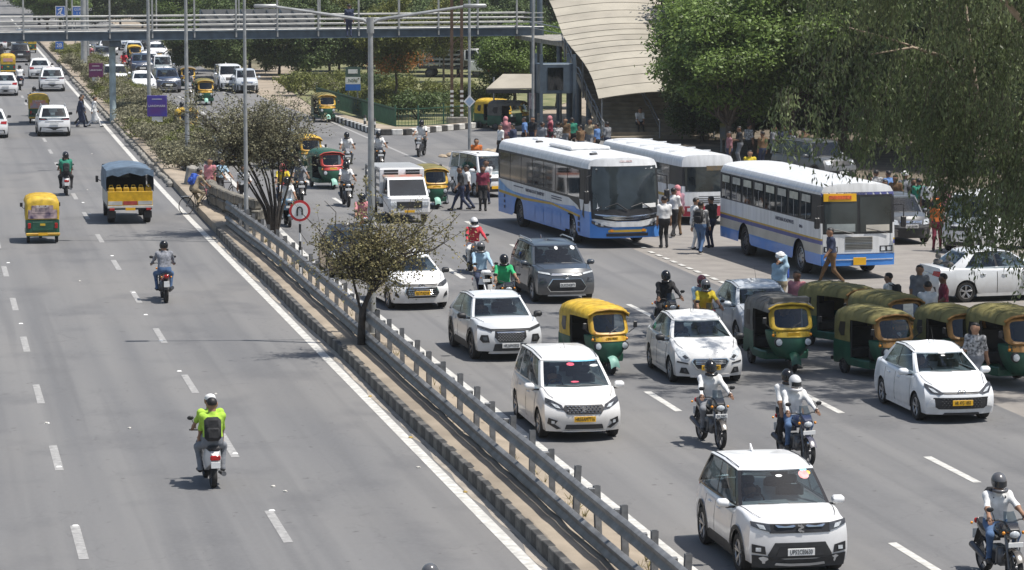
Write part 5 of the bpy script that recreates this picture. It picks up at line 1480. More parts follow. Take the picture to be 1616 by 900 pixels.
# right carriageway, far
rt = ((184, 141, 'brezza', WHITE, 'white SUV behind the pale footbridge pillar'), (228, 149, 'dzire', WHITE, 'white yellow-plate sedan approaching behind the purple board'), (266, 147, 'hyryder', NAVYP, 'dark blue SUV approaching next to the white sedan'), (258, 125, 'van', WHITE, 'white van approaching behind the dark blue SUV'),
      (226, 119, 'hyryder', NAVYP, 'dark blue car under the footbridge right of its pillar'), (165, 105, 'hyryder', GREYP, 'dark car under the footbridge left of its pillar'), (250, 95, 'etios', WHITE, 'white sedan far under the footbridge'), (214, 93, 'dzire', SILVP, 'silver sedan far under the footbridge behind the auto'), (172, 88, 'etios', WHITE, 'white car behind the dark car under the footbridge'),
      (238, 113, 'dzire', WHITE, 'white car half hidden behind the dark blue car'), (200, 80, 'wagon', SILVP, 'silver hatchback in the far queue under the footbridge'), (222, 78, 'wagon', GREYP, 'grey hatchback in the far queue under the footbridge'), (244, 80, 'brezza', GREYP, 'grey SUV in the far queue under the footbridge'), (150, 84, 'wagon', GREYP, 'dark hatchback in the far queue beside the hedge'),
      (366, 145, 'jeep', WHITE, 'white SUV parked at the roadside behind the olive tree'), (391, 148, 'wagon', SILVP, 'silver hatchback parked behind the olive tree'), (368, 262, 'dzire', GREYP, 'dark sedan passing behind the olive tree crown'), (452, 268, 'van', SILVP, 'pale van passing behind the right side of the olive tree'), (566, 441, 'dzire', BLKP, 'dark car hidden behind the small thorny tree'))
PROTO = {'brezza': (c1, WHITE, 3.99), 'dzire': (c3, paint('dusty_white', (.69, .69, .68)), 3.99), 'hyryder': (c6, GREYB, 4.36), 'van': (c12, WHITE, 3.4), 'etios': (c7, WHITE, 4.0), 'wagon': (c9, GREYP, 3.6), 'jeep': (c11, GREYP, 4.4)}
for (px, py, k, col, lab) in rt:
    src, oc, L_ = PROTO[k]
    copy_tree(src, lab, front_at(px, py, L_, ON), ON + R(rnd.uniform(-2, 2)), 'approaching traffic in the distance', remap={oc.name: col}, drop=('sticker', 'lettering'), name='car')
# ================================================================== autorickshaws (forward = +Y)
AGRN = mat('auto_green', (0.014, 0.085, 0.05), 0.5, var=.3, scale=3, coat=.15, detail=8)
AORGD = mat('auto_dull_orange', (0.30, 0.15, 0.035), 0.55, var=.35, scale=5)
AYEL = mat('auto_yellow', (0.56, 0.37, 0.03), 0.6, var=.3, scale=4, detail=8, bump=.3, bscale=6)
AORG = mat('auto_orange', (0.58, 0.26, 0.03), 0.45, var=.25, scale=5, col2=(.62, .42, .04))
AOLV = mat('auto_faded_canopy', (0.20, 0.175, 0.06), 0.75, var=.25, scale=3)
AGRY = mat('auto_grey_canopy', (0.13, 0.125, 0.115), 0.8, var=.25, scale=3)
VINYL = mat('black_vinyl', (.02, .018, .018), .5, var=.4)
MINT = mat('mint_mudguard', (.30, .55, .45), .5, var=.1)
ADVERT = mat('advert_print', (.55, .52, .62), .6, var=.35, scale=4, col2=(.75, .25, .12), detail=1)
ADVERT2 = mat('purple_advert_print', (.09, .06, .16), .6, var=.4, scale=5, col2=(.5, .38, .36), detail=1)
def auto(label, canopy=AYEL, frame=AORG, body=AGRN, rear=False, advert=None, group='autorickshaws', text='', roofbox=False, guard=None, sidead=None):
    t = thing('autorickshaw', label, 'autorickshaw', group=group); t.scale = (.89, .91, .95)
    # tub: stations along y, section with a low sill at the door
    def hw(y): return .645 if y < .35 else lerp(.645, .50, sst((y - .35) / .3))
    def top(y): return .88 if y < -.42 else (lerp(.88, .47, (y + .42) / .06) if y < -.36 else .47)
    g = G(); rows = []
    for y in (-1.32, -1.28, -1.1, -.8, -.5, -.42, -.36, 0, .3, .5):
        zb_ = .26 if abs(y + .82) > .27 else .42
        e = .04 if y < -1.3 else 0
        w_ = hw(y) - e; rows.append([(w_ - .02, y, zb_), (w_, y, zb_ + .06), (w_, y, top(y) - .03 - e), (w_ - .03, y, top(y) - e), (w_ - .06, y, .40), (-w_ + .06, y, .40), (-w_ + .03, y, top(y) - e), (-w_, y, top(y) - .03 - e), (-w_, y, zb_ + .06), (-w_ + .02, y, zb_)])
    g.loft(rows); g.f = [f[::-1] for f in g.f]
    g.box(-.62, .62, -1.325, -1.27, .40, .88)
    tub = g.link('body', body, t, 35)
    # front cowl, narrowing downwards
    g = G(); rings = []
    for z, h_, yf in ((.30, .20, .98), (.40, .34, 1.08), (.55, .45, 1.14), (.72, .53, 1.15), (.88, .575, 1.12), (.98, .585, 1.06), (1.0, .56, 1.0)):
        ring = []
        for k in range(17):
            a = math.pi * k / 16; cx, sy2 = math.cos(a), math.sin(a)
            ring.append((h_ * math.copysign(abs(cx) ** .75, cx), .48 + (yf - .48) * sy2 ** .7, z))
        rings.append(ring)
    g.loft(rings); g.link('cowl', body, t, 40)
    def fy(x, z): 
        h_ = interp([(.3, .2), (.4, .34), (.55, .45), (.72, .53), (.88, .575), (1, .585)], z); yf = interp([(.3, .98), (.4, 1.08), (.55, 1.14), (.72, 1.15), (.88, 1.12), (1, 1.03)], z)
        c = min(1, abs(x) / h_) ** (1 / .75); return .48 + (yf - .48) * max(0, 1 - c * c) ** .35
    for s in (-1, 1):
        x, z = s * .385, .74; y = fy(x, z)
        g = G(); g.lathe([(.105, -.06), (.115, .03), (.09, .045)], 16, 'y', (x, y, z)); hl = g.link('headlight', BLACKP, t, 40)
        g = G(); g.lathe([(.085, .0), (.08, .02), (.04, .03)], 16, 'y', (x, y + .04, z)); g.link('lens', LENS, hl, 40)
        g = G(); g.ball((s * .50, fy(s * .49, .9) + .02, .90), .04, 8); g.link('indicator', AMBER, t, 40)
        g = G(); g.tube([(s * .55, .92, 1.05), (s * .70, .95, 1.16), (s * .74, .95, 1.22)], .012, 5); mi = g.link('mirror', BLACKP, t); g = G(); g.box(s * .74 - .055, s * .74 + .055, .93, .965, 1.18, 1.34, .02); g.link('mirror_glass', BLACKP, mi)
    # windshield frame and glass
    def wf(u, v): 
        x = lerp(-1, 1, u); z = lerp(1.0, 1.60, v); return Vector((x * lerp(.575, .55, v), lerp(1.06, .80, v) - .14 * x * x, z))
    loop = []
    for k in range(40):
        a = 2 * math.pi * k / 40; cx, sz = math.cos(a), math.sin(a)
        loop.append((.5 + .5 * math.copysign(abs(cx) ** .35, cx), .5 + .5 * math.copysign(abs(sz) ** .35, sz)))
    def shrink(p, ku, kv): return (.5 + (p[0] - .5) * ku, .5 + (p[1] - .5) * kv)
    g = G(); ins = [wf(*shrink(p, .80, .74)) + Vector((0, .012, 0)) for p in loop]; mid = [wf(*shrink(p, .90, .87)) + Vector((0, .035, 0)) for p in loop]; out = [wf(*p) for p in loop]; bk = [q - Vector((0, .06, 0)) for q in out]; bi = [q - Vector((0, .06, 0)) for q in ins]
    g.loft([ins, mid, out, bk, bi, ins], cap0=False, cap1=False); g.f = [f[::-1] for f in g.f]
    fr = g.link('windshield_frame', frame, t, 50)
    g = G(); g.grid(lambda u, v: wf(*shrink((u, v), .84, .80)) + Vector((0, .004, 0)), 8, 4); g.f = [f[::-1] for f in g.f]; g.link('windshield', GLASS, t, 60)
    g = G(); g.tube([wf(.55, .12) + Vector((0, .03, 0)), wf(.3, .35) + Vector((0, .03, 0))], .008, 4); g.link('wiper', BLACKP, t)
    # lower frame band in canopy colour
    g = G(); g.grid(lambda u, v: (lerp(-.50, .50, u), fy(lerp(-.50, .50, u), lerp(.86, .99, v)) + .012, lerp(.86, .995, v)), 12, 2); g.f = [f[::-1] for f in g.f]; g.link('dash_band', frame, t, 60)
    # canopy
    def sec(y, zl, k=1.0, dz=0): 
        h = [( .655 * k, zl), (.665 * k, min(1.44, zl + .3)), (.655 * k, 1.50 + dz), (.59 * k, 1.63 + dz), (.42 * k, 1.705 + dz), (.2 * k, 1.735 + dz)]
        return [(x, y, z) for x, z in h] + [(0, y, 1.74 + dz)] + [(-x, y, z) for x, z in h[::-1]]
    g = G(); rows = [sec(.86, 1.50, .90, -.06), sec(.78, 1.49, .94, -.02), sec(.5, 1.47, .98), sec(0, 1.44), sec(-.38, 1.42, 1.0, .01)]
    g.loft(rows, closed=False, cap0=False, cap1=False)
    rows = [sec(-.38, .86, 1.0, .01), sec(-.55, .86, 1.0, .015), sec(-.85, .86, 1.0, .01), sec(-1.15, .86, .99, -.02), sec(-1.26, .87, .96, -.07), sec(-1.32, .89, .88, -.16)]
    g.loft(rows, closed=False, cap0=False, cap1=True)
    top_ = g.link('canopy', canopy, t, 40)
    for k, y in enumerate((.45, .1, -.25, -.6, -.95)):
        g = G(); g.tube([Vector(p) + Vector((0, 0, .004)) for p in sec(y, 1.46, .995, .012 if y < 0 else .004)[1:-1]], .006, 4, False); g.link('canopy_rib', canopy, top_)
    g = G(); g.tube([(-.60, .84, 1.52), (-.4, .86, 1.62), (0, .87, 1.66), (.4, .86, 1.62), (.60, .84, 1.52)], .03, 6); g.link('front_rim', frame, top_, 50)
    for s in (-1, 1):
        g = G(); g.poly([(s * .668, -.62, 1.36), (s * .668, -.90, 1.34), (s * .668, -.98, 1.12), (s * .668, -.85, .98), (s * .668, -.66, 1.0)], (s * .004, 0, 0)); g.link('side_window', VINYL, top_)
        g = G(); g.tube([(s * .62, -.36, .47), (s * .62, -.36, 1.46)], .022, 6); g.link('door_post', BLACKP, t)
    # rear
    g = G(); g.box(-.42, .42, -1.335, -1.31, 1.12, 1.40, .0); g.link('rear_window', advert or VINYL, top_)
    if advert:
        g = G(); g.poly([(-.56, -1.335, .92), (.56, -1.335, .92), (.55, -1.30, 1.46), (-.55, -1.30, 1.46)], (0, -.006, 0)); g.link('advert_sheet', advert, top_)
        text_obj('BLAKUP', .13, SIGNW, top_, (0, -1.36, 1.36), (R(90), 0, 0))
    g = G(); g.box(-.40, .40, -1.345, -1.325, .48, .80, .008); hat = g.link('rear_hatch', body, t)
    g = G(); g.box(-.1, .1, -1.36, -1.345, .66, .74); g.link('hatch_plate', AYEL, hat)
    for s in (-1, 1):
        g = G(); g.box(s * .52 - .06, s * .52 + .06, -1.36, -1.32, .56, .76, .02); g.link('tail_light', REDL, t)
    g = G(); g.box(-.66, .66, -1.42, -1.34, .30, .40, .02); g.link('rear_bumper', AORG if rear else BLACKP, t)
    plate(t, (0, -1.43, .36), '', PLY, .36, .1, rz=0)
    # inside
    g = G(); g.box(-.58, .58, -1.0, -.45, .42, .70, .05); g.box(-.58, .58, -1.12, -1.0, .62, 1.15, .04); g.link('passenger_seat', SEAT, t, 40)
    g = G(); g.box(-.32, .32, .0, .32, .42, .76, .05); g.link('driver_seat', SEAT, t, 40)
    g = G(); g.tube([(-.36, .72, 1.02), (0, .78, .98), (.36, .72, 1.02)], .018, 6); g.tube([(0, .78, .98), (0, .9, .6)], .025, 6); g.link('handlebar', BLACKP, t)
    # wheels
    for s in (-1, 1): wheel(t, s * .55, -.82, .225, .115, RIMD, s, 'steel')
    wheel(t, 0, 1.06, .225, .115, RIMD, 1, 'steel')
    g = G(); rows = []
    for k in range(9):
        a = math.pi * (.02 + .9 * k / 8); rows.append([(x, 1.06 + math.cos(a) * .30, .225 + math.sin(a) * .29 - .06 * (abs(x) / .13) ** 2) for x in (-.13, -.07, 0, .07, .13)])
    g.loft(rows, closed=False, cap0=False, cap1=False); g.link('mudguard', guard or body, t, 60)
    if roofbox: g = G(); g.box(-.5, .5, .55, .80, 1.66, 1.80, .02); g.link('header_board', AGRY, t)
    plate(t, (0, fy(0, .93) + .02, .93), text, PLY, .34, .09)
    if sidead:
        g = G(); g.box(-.692, -.676, -1.02, -.42, .95, 1.42); sd = g.link('side_poster', SIGNW, t); g = G()
        for k in range(4): g.box(.693 * -1 - .004, -.690, -.98 + .14 * k, -.89 + .14 * k, 1.22, 1.38)
        g.link('poster_print', BLUE, sd)
        g = G(); g.box(-.697, -.690, -1.0, -.44, .98, 1.16); g.link('poster_print', BLUE, sd)
    return t
def put_auto(t, px, py, rz): return put(t, px, py, 2.62, rz)
a1 = put_auto(auto('yellow-topped green autorickshaw beside the seven-seat taxi', AYEL, AORG, guard=MINT, text='DL1RN'), 972, 594, ON + R(9))
a2 = put_auto(auto('grey-roofed autorickshaw with a white and blue poster beside the sedan taxi', AGRY, AYEL, roofbox=True, sidead=True), 1256, 590, ON + R(1)); a2.scale = (.95, .97, 1.01)
aF = auto('faded olive-topped autorickshaw nearest behind the white taxi', AOLV, AORGD); put_auto(aF, 1428, 604, ON + R(13)); aF.scale = (.9, .9, .95)
for (px, py, rz, lab, rm) in ((1380, 556, ON + R(24), 'faded olive-topped autorickshaw parked at the left of the auto stand', None), (1446, 574, ON + R(14), 'olive-topped autorickshaw wedged second in the auto stand', None),
                          (1540, 602, ON + R(6), 'autorickshaw with dull olive top beside the man in a checked shirt', None), (1632, 618, ON + R(6), 'large dull autorickshaw at the right edge of the picture', None)):
    copy_tree(aF, lab, front_at(px, py, 2.6, rz), rz, 'autorickshaws', scale=(.9, .9, .95) if px < 1600 else (1.0, 1.0, 1.06))
# others on the right carriageway
for (px, py, rz, can, lab) in ((495, 273, ON + R(6), AYEL, 'yellow-fronted autorickshaw right of the olive tree'), (529, 300, ON + R(8), AGRN, 'green autorickshaw with a red windscreen frame right of the olive tree'), (692, 331, ON + R(4), AOLV, 'green autorickshaw beside the white goods carrier'), (519, 194, ON + R(4), AOLV, 'dark autorickshaw coming out along the green fence'),
                              (299, 223, ON, AYEL, 'autorickshaw behind the hedge beside the tall lamp'), (298, 143, ON, AGRY, 'black-topped autorickshaw crossing beyond the hedge'), (326, 167, ON, AOLV, 'yellow-roofed autorickshaw behind the bare twigs'), (214, 103, ON, AYEL, 'orange-fronted autorickshaw under the footbridge'), (805, 204, ON + R(30), AYEL, 'autorickshaw in front of the bus shelter'), (840, 206, ON + R(60), AGRY, 'dark autorickshaw in the shade of the bus shelter')):
    copy_tree(a1, lab, front_at(px, py, 2.6, rz), rz, 'autorickshaws', remap={AYEL.name: can} if can is not AGRN else {AYEL.name: AGRN, AORG.name: mat('auto_red_frame', (.45, .04, .03), .45)}, drop=('lettering',))
a3 = put_auto(auto('green autorickshaw with a purple advert on its back driving away', AYEL, AYEL, rear=True, advert=ADVERT2), 68, 385, R(0))
a4 = put_auto(auto('autorickshaw with a red and white advert on its back driving away', AYEL, AYEL, rear=True, advert=ADVERT), 62, 195, R(0))
for (px, py, lab) in ((13, 119, 'yellow and green autorickshaw driving away at the left edge'), (48, 84, 'small yellow autorickshaw driving away under the footbridge')):
    copy_tree(a4, lab, front_at(px, py, 2.6, 0), 0, 'autorickshaws', drop=('advert_sheet', 'lettering'))

# ================================================================== buses
BUSB = mat('coach_blue', (0.055, 0.235, 0.66), 0.35, var=.1, scale=1.5, coat=.3)
BUSW = mat('bus_white', (0.68, 0.69, 0.69), 0.45, var=.13, scale=1.5, coat=.15, stretch=(4, 4, .5), detail=7, col2=(.76, .77, .78))
BUSC = mat('bus_dusty_cream', (0.50, 0.47, 0.41), 0.6, var=.15, scale=1.5)
BUSY = mat('bus_yellow_stripe', (0.50, 0.33, 0.05), 0.5, var=.15)
BUSV = mat('bus_violet_stripe', (0.09, 0.10, 0.28), 0.5, var=.15)
BUSR = mat('bus_red', (0.35, 0.03, 0.05), 0.45, var=.15)
INKB = mat('navy_lettering', (.03, .035, .08), .5)
def bus(label, L, W_=2.55, H=3.15, rows_m=(), fa=None, ra=None, gc=.38, roofm=BUSW, cf=.28, nose=None, rw=.50, name='bus'):
    t = thing(name, label, 'bus', group='buses at the bus stand'); w = W_ / 2; yF, yR = L / 2, -L / 2; fa = fa or yF - 2.4; ra = ra or yR + 3.0
    nose = nose or [(0, .05), (.5, 0), (1.1, 0), (1.3, .05), (2.7, .25), (3.2, .4)]
    def D(p):
        x, y, z = p; y0 = y; s = sst((y - (yF - 1.2)) / 1.2); y -= s * (cf * (abs(x) / w) ** 3 + interp(nose, z)); x *= 1 - .03 * s
        s = sst(((yR + .6) - y0) / .6); y += s * .12 * (abs(x) / w) ** 3
        return (x, y, z)
    ar = rw * 1.2
    def zb(y):
        z = gc
        for a in (fa, ra):
            d = abs(y - a)
            if d < ar: z = max(z, rw + math.sqrt(ar * ar - d * d))
        return z
    st = {yR, yF}
    for i in range(31): st.add(yR + L * i / 30)
    for a in (fa, ra):
        for k in range(-8, 9): st.add(a + ar * math.sin(k / 8 * math.pi / 2) * .9999)
    zs = [z for z, m in rows_m]          # band tops
    mats_ = []; 
    for z, m in rows_m:
        if m not in mats_: mats_.append(m)
    if roofm not in mats_: mats_.append(roofm)
    st = sorted(st); rows = []
    for y in st:
        b = zb(y); sec = [(w * .99, y, b)]
        for z in zs[:-1]: sec.append((w if z < 2 else w * (1 - .012 * (z - 2)), y, max(b + .001, z)))
        sec += [(w * .985, y, H - .38), (w * .965, y, H - .22), (w * .90, y, H - .09), (w * .78, y, H - .03), (w * .4, y, H + .02)]
        rows.append(sec + [(0, y, H + .03)] + [(-x, yy, z) for x, yy, z in sec[::-1]])
    g = G(); g.fn = D; n = len(rows[0]); nb = len(zs)
    cols = [mats_.index(m) for z, m in rows_m]; rm = mats_.index(roofm)
    for i in range(len(rows) - 1):
        for j in range(n - 1):
            jj = min(j, n - 2 - j); g.m = cols[jj] if jj < nb else rm
            g.add([rows[i][j], rows[i][j + 1], rows[i + 1][j + 1], rows[i + 1][j]], [(0, 1, 2, 3)])
    for row, sgn in ((rows[0], 1), (rows[-1], -1)):
        for j in range(n // 2):
            g.m = cols[j] if j < nb else rm
            a0, b0, a1_, b1 = row[j], row[n - 1 - j], row[j + 1], row[n - 2 - j]
            for c in range(10):
                q = [tuple(lerp(a[k], b[k], f) for k in range(3)) for a, b, f in ((a0, b0, c / 10), (a0, b0, (c + 1) / 10), (a1_, b1, (c + 1) / 10), (a1_, b1, c / 10))]
                g.add(q, [(0, 1, 2, 3) if sgn > 0 else (3, 2, 1, 0)])
    g.f = [f[::-1] for f in g.f]
    me = g.mesh('body', mats_, None)
    import bmesh as _bm
    bm = _bm.new(); bm.from_mesh(me); _bm.ops.remove_doubles(bm, verts=bm.verts, dist=.0005); bm.to_mesh(me); bm.free()
    me.polygons.foreach_set('use_smooth', [True] * len(me.polygons)); me.set_sharp_from_angle(angle=R(35))
    bd = obj_of(me, 'body', t)
    g = G(); g.box(-w * .88, w * .88, yR + .5, yF - .8, gc + .03, 1.1); g.link('underbody', DARKIN, t)
    for s in (-1, 1):
        wheel(t, s * (w - .2), fa, rw, .28, RIM, s, 'steel'); wheel(t, s * (w - .2), ra, rw, .30, RIMD, s, 'steel')
    def front(nm, pts, m, off=.012, parent=None, both=False, thick=.03):
        for s in ((1, -1) if both else (1,)):
            pp = [Vector((s * x * w * .985, yF + off, z)) for x, z in pts]; q = []
            for i in range(len(pp)):
                a, b = pp[i], pp[(i + 1) % len(pp)]; k = max(1, int((b - a).length / .12)); q += [a.lerp(b, j / k) for j in range(k)]
            c = sum(q, Vector()) / len(q); nq = len(q); rings = [[c.lerp(p, f) for p in q] for f in (1, .75, .5, .25)]
            vs_ = [p for r_ in rings for p in r_] + [c] + [p - Vector((0, thick, 0)) for p in q]; fs_ = []
            for i in range(nq):
                j = (i + 1) % nq
                for k in range(3): fs_.append((k * nq + i, k * nq + j, (k + 1) * nq + j, (k + 1) * nq + i))
                fs_ += [(3 * nq + i, 3 * nq + j, 4 * nq), (4 * nq + 1 + i, 4 * nq + 1 + j, j, i)]
            g = G(); g.fn = D; g.add(vs_, fs_ if s < 0 else [f[::-1] for f in fs_]); o = g.link(nm, m, parent or t, 50)
        return o
    def side(nm, pts, m, off=.008, parent=None, sides=(-1, 1), n=1):
        for s in sides:
            pp = [(s * (w * (1 - .012 * max(0, z - 2)) + off), y, z) for y, z in pts]
            g = G(); g.add([D(p) for p in pp], [tuple(range(len(pp))) if s > 0 else tuple(range(len(pp)))[::-1]]); o = g.link(nm, m, parent or t)
        return o
    return t, front, side, D, w, yF, yR, bd
# --- blue coach
t, front, side, D, w, yF, yR, bd = bus('blue and white air-conditioned coach with a big dark windscreen', 11.6, 2.6, 3.08, [(1.0, BUSB), (1.25, BUSB), (1.62, BUSW), (2.7, BLACKP), (2.82, BUSW)], gc=.36, cf=.35, fa=3.4, ra=-3.0)
b1 = t
side('window_band', [(yR + .2, 1.62), (yF - 2.6, 1.58), (yF - 1.6, 1.38), (yF - .75, .98), (yF - .72, 2.62), (yR + .2, 2.68)], BLACKP, .006)
for k in range(7):
    y0 = yR + .35 + k * 1.42; side('side_window', [(y0, 1.66), (y0 + 1.36, 1.66), (y0 + 1.36, 2.62), (y0, 2.62)], DGLASS, .014)
side('wave_panel', [(yF - 3.6, 1.25), (yF - 1.9, 1.33), (yF - 1.2, 1.10), (yF - .9, 1.0), (yF - 3.0, 1.12), (yF - 5, 1.16), (yF - 6, 1.14)], BUSB, .009)
side('blue_flame', [(yR + .1, 1.15), (yR + .15, 1.58), (yR + .5, 1.52), (yR + 1.4, 1.32), (yR + 2.6, 1.22), (yR + 3.6, 1.15)], mat('flame_blue', (.16, .38, .68), .4, var=.2), .010)
side('gold_stripe', [(yR + .1, 1.10), (yR + 3.5, 1.05), (yR + 7, 1.16), (yF - 1.3, .98), (yF - 1.3, 1.06), (yR + 7, 1.24), (yR + 3.5, 1.14), (yR + .1, 1.20)], BUSY, .012)
for k in range(5): side('luggage_door', [(ra_y := -1.9 + k * 1.05, .46), (ra_y + 1.0, .46), (ra_y + 1.0, .98), (ra_y, .98)], BUSB, .007)
for k in range(3): side('vent', [(yF - 1.55, .48 + k * .2), (yF - 1.35, .48 + k * .2), (yF - 1.35, .62 + k * .2), (yF - 1.55, .62 + k * .2)], INKB, .012); side('vent', [(yR + .9, .55 + k * .2), (yR + 1.05, .55 + k * .2), (yR + 1.05, .66 + k * .2), (yR + .9, .66 + k * .2)], INKB, .012)
for s in (-1, 1):
    text_obj('HARYANA STATE TRANSPORT', .17, INKB, bd, (s * (w + .012), -.9, 1.43), (R(90), 0, R(90 if s > 0 else -90)))
    for (y0, z0) in ((-3.6, 1.46), (1.15, 1.46), (1.15, 1.38)): g = G(); g.box(s * w - .012, s * w + .012, y0, y0 + 1.2, z0, z0 + .035); g.link('letter_line', INKB, bd)
SCREEN = mat('bus_screen_glass', (.018, .026, .032), .06, var=.5, scale=.9, spec=.7, col2=(.05, .062, .07))
front('windscreen', [(-.93, 1.32), (.93, 1.32), (.95, 2.2), (.9, 2.78), (-.9, 2.78), (-.95, 2.2)], SCREEN)
front('screen_surround', [(-.97, 1.02), (.97, 1.02), (.985, 2.2), (.94, 2.80), (-.94, 2.80), (-.985, 2.2)], BLACKP, .004)
front('black_grille', [(-.9, 1.02), (-.5, .94), (.5, .94), (.9, 1.02), (.96, 1.34), (-.96, 1.34)], BLACKP, .014)
front('chrome_line', [(-.9, 1.16), (-.4, 1.05), (.4, 1.05), (.9, 1.16), (.9, 1.19), (.4, 1.085), (-.4, 1.085), (-.9, 1.19)], CHROME, .03)
front('chrome_line', [(-.7, 1.06), (-.35, .98), (.35, .98), (.7, 1.06), (.7, 1.08), (.35, 1.005), (-.35, 1.005), (-.7, 1.08)], CHROME, .03)
front('white_bumper_band', [(-.97, .98), (-.6, .78), (-.4, .74), (.4, .74), (.6, .78), (.97, .98), (.9, 1.02), (.5, .92), (-.5, .92), (-.9, 1.02)], BUSW, .02)
front('headlight', [(.45, .72), (.80, .74), (.97, .86), (.98, .96), (.62, .78)], LENSD, .026, both=True)
for x in (.72, .86): front('lamp_ring', [(x - .035, .77 + (x - .72) * .4), (x + .035, .77 + (x - .72) * .4), (x + .035, .85 + (x - .72) * .4), (x - .035, .85 + (x - .72) * .4)], LENS, .036, both=True)
front('fog_lamp', [(.42, .58), (.50, .58), (.50, .66), (.42, .66)], AMBER, .03, both=True); front('plate_bar', [(-.55, .56), (.55, .56), (.55, .64), (-.55, .64)], mat('dull_yellow', (.45, .3, .04), .5), .018)
front('lower_slot', [(-.6, .42), (.6, .42), (.6, .52), (-.6, .52)], BLACKP, .014)
front('paper_sign', [(-.88, 1.38), (-.45, 1.38), (-.45, 1.52), (-.88, 1.52)], PLW, .02)
front('red_roof_lettering', [(-.2, 2.93), (.16, 2.93), (.16, 2.99), (-.2, 2.99)], mat('faint_red', (.6, .2, .2), .6, var=.6, scale=12, col2=(.74, .7, .7)), .01)
for (y0, y1, x0, x1, z) in ((-1.0, 1.6, -.75, .75, .12), (-4.6, -3.9, -.3, .3, .06), (2.6, 3.2, -.3, .3, .05)): g = G(); g.box(x0, x1, y0, y1, 3.08, 3.1 + z, .05); g.link('roof_unit', BUSW, t, 35)
for (x, y) in ((.5, -3), (.6, 3.8), (-.4, -4.8)): g = G(); g.box(x - .12, x + .12, y - .12, y + .12, 3.08, 3.15, .02); g.link('roof_vent', CLAD, t)
for s in (-1, 1):
    g = G(); g.tube([(s * 1.2, yF - .45, 2.5), (s * 1.45, yF - .15, 2.45), (s * 1.45, yF - .1, 2.0)], .025, 6); mi = g.link('mirror', BLACKP, t); g = G(); g.box(s * 1.45 - .1, s * 1.45 + .1, yF - .18, yF - .08, 1.55, 2.0, .04); g.link('mirror_glass', BLACKP, mi)
for x0, x1 in ((-.75, -.1), (.0, .6)): g = G(); g.tube([D((x0 * w, yF + .05, 1.3)), D(((x0 + x1) / 2 * w, yF + .06, 1.55)), D((x1 * w, yF + .05, 1.42))], .015, 4); g.link('wiper', BLACKP, t)
put(t, 990, 392, 11.6, ON + R(5.5))
# --- plain white bus behind
t, front, side, D, w, yF, yR, bd = bus('white bus with red bumper parked behind the coach', 12.2, 2.55, 3.15, [(.8, BUSC), (1.12, BUSW), (1.75, BUSW), (2.62, BLACKP), (2.78, BUSW)], cf=.2, nose=[(0, .02), (1.1, 0), (1.3, .03), (2.8, .12), (3.2, .2)])
for k in range(8):
    y0 = yR + .4 + k * 1.25; side('side_window', [(y0, 1.72), (y0 + 1.18, 1.72), (y0 + 1.18, 2.6), (y0, 2.6)], DGLASS, .012)
front('windscreen', [(-.9, 1.5), (.9, 1.5), (.92, 2.62), (-.92, 2.62)], SCREEN); front('destination_board', [(-.85, 2.45), (.1, 2.45), (.1, 2.66), (-.85, 2.66)], mat('board_amber', (.5, .33, .12), .5, var=.6, scale=8, col2=(.1, .1, .1)), .02)
[front('grille_slat', [(-.42, z), (.42, z), (.42, z + .03), (-.42, z + .03)], CLAD, .014) for z in (1.0, 1.09, 1.18, 1.27)]; front('bumper', [(-.99, .4), (.99, .4), (.99, .85), (-.99, .85)], BUSR, .02); front('headlight', [(.6, .62), (.85, .62), (.85, .78), (.6, .78)], LENS, .03, both=True)
side('stripe', [(yR + .1, 1.15), (yF - .9, 1.15), (yF - .9, 1.28), (yR + .1, 1.28)], BUSY, .008)
for k in range(5): g = G(); g.box(-1.0, 1.0, yR + 1 + k * 2.1, yR + 1.06 + k * 2.1, 3.15, 3.20); g.link('roof_rib', BUSW, t)
put(t, 1116, 354, 9.6, ON + R(5)); t.scale = (.82,) * 3
# --- ordinary bus with blue stripes
t, front, side, D, w, yF, yR, bd = bus('white ordinary bus with blue stripes and a yellow destination board', 10.4, 2.5, 2.95, [(.78, BUSB), (1.08, BUSC), (1.20, BUSV), (1.26, BUSY), (1.74, BUSW), (2.62, BLACKP), (2.70, BUSW), (2.80, BUSV)], gc=.42, cf=.10, fa=yF_ if (yF_ := 3.1) else 0, ra=-2.5, rw=.5, nose=[(0, .0), (.8, 0), (1.3, .02), (2.7, .12), (3.1, .2)])
for k in range(8):
    y0 = yR + .25 + k * 1.18; side('side_window', [(y0, 1.78), (y0 + .95, 1.78), (y0 + .95, 2.58), (y0, 2.58)], DGLASS, .012)
    side('window_header', [(y0 + .06, 2.32), (y0 + .89, 2.32), (y0 + .89, 2.55), (y0 + .06, 2.55)], mat('hazy_pane', (.42, .42, .38), .4, var=.3, scale=4) if k % 2 else mat('pale_pane', (.5, .5, .42), .4, var=.25, scale=3), .016)
    side('window_bar', [(y0 + .46, 1.78), (y0 + .50, 1.78), (y0 + .50, 2.3), (y0 + .46, 2.3)], SILVER, .018)
for s in (-1, 1):
    text_obj('HARYANA ROADWAYS', .17, INKB, bd, (s * (w + .008), 1.7, 1.56), (R(90), 0, R(90 if s > 0 else -90))); text_obj('SIRSA', .13, INKB, bd, (s * (w + .008), 3.3, 1.5), (R(90), 0, R(90 if s > 0 else -90)))
front('windscreen', [(-.92, 1.45), (-.04, 1.45), (-.04, 2.55), (-.92, 2.55)], SCREEN); front('windscreen', [(.04, 1.45), (.92, 1.45), (.92, 2.55), (.04, 2.55)], SCREEN)
front('screen_surround', [(-.96, 1.38), (.96, 1.38), (.97, 2.62), (-.97, 2.62)], BLACKP, .004)
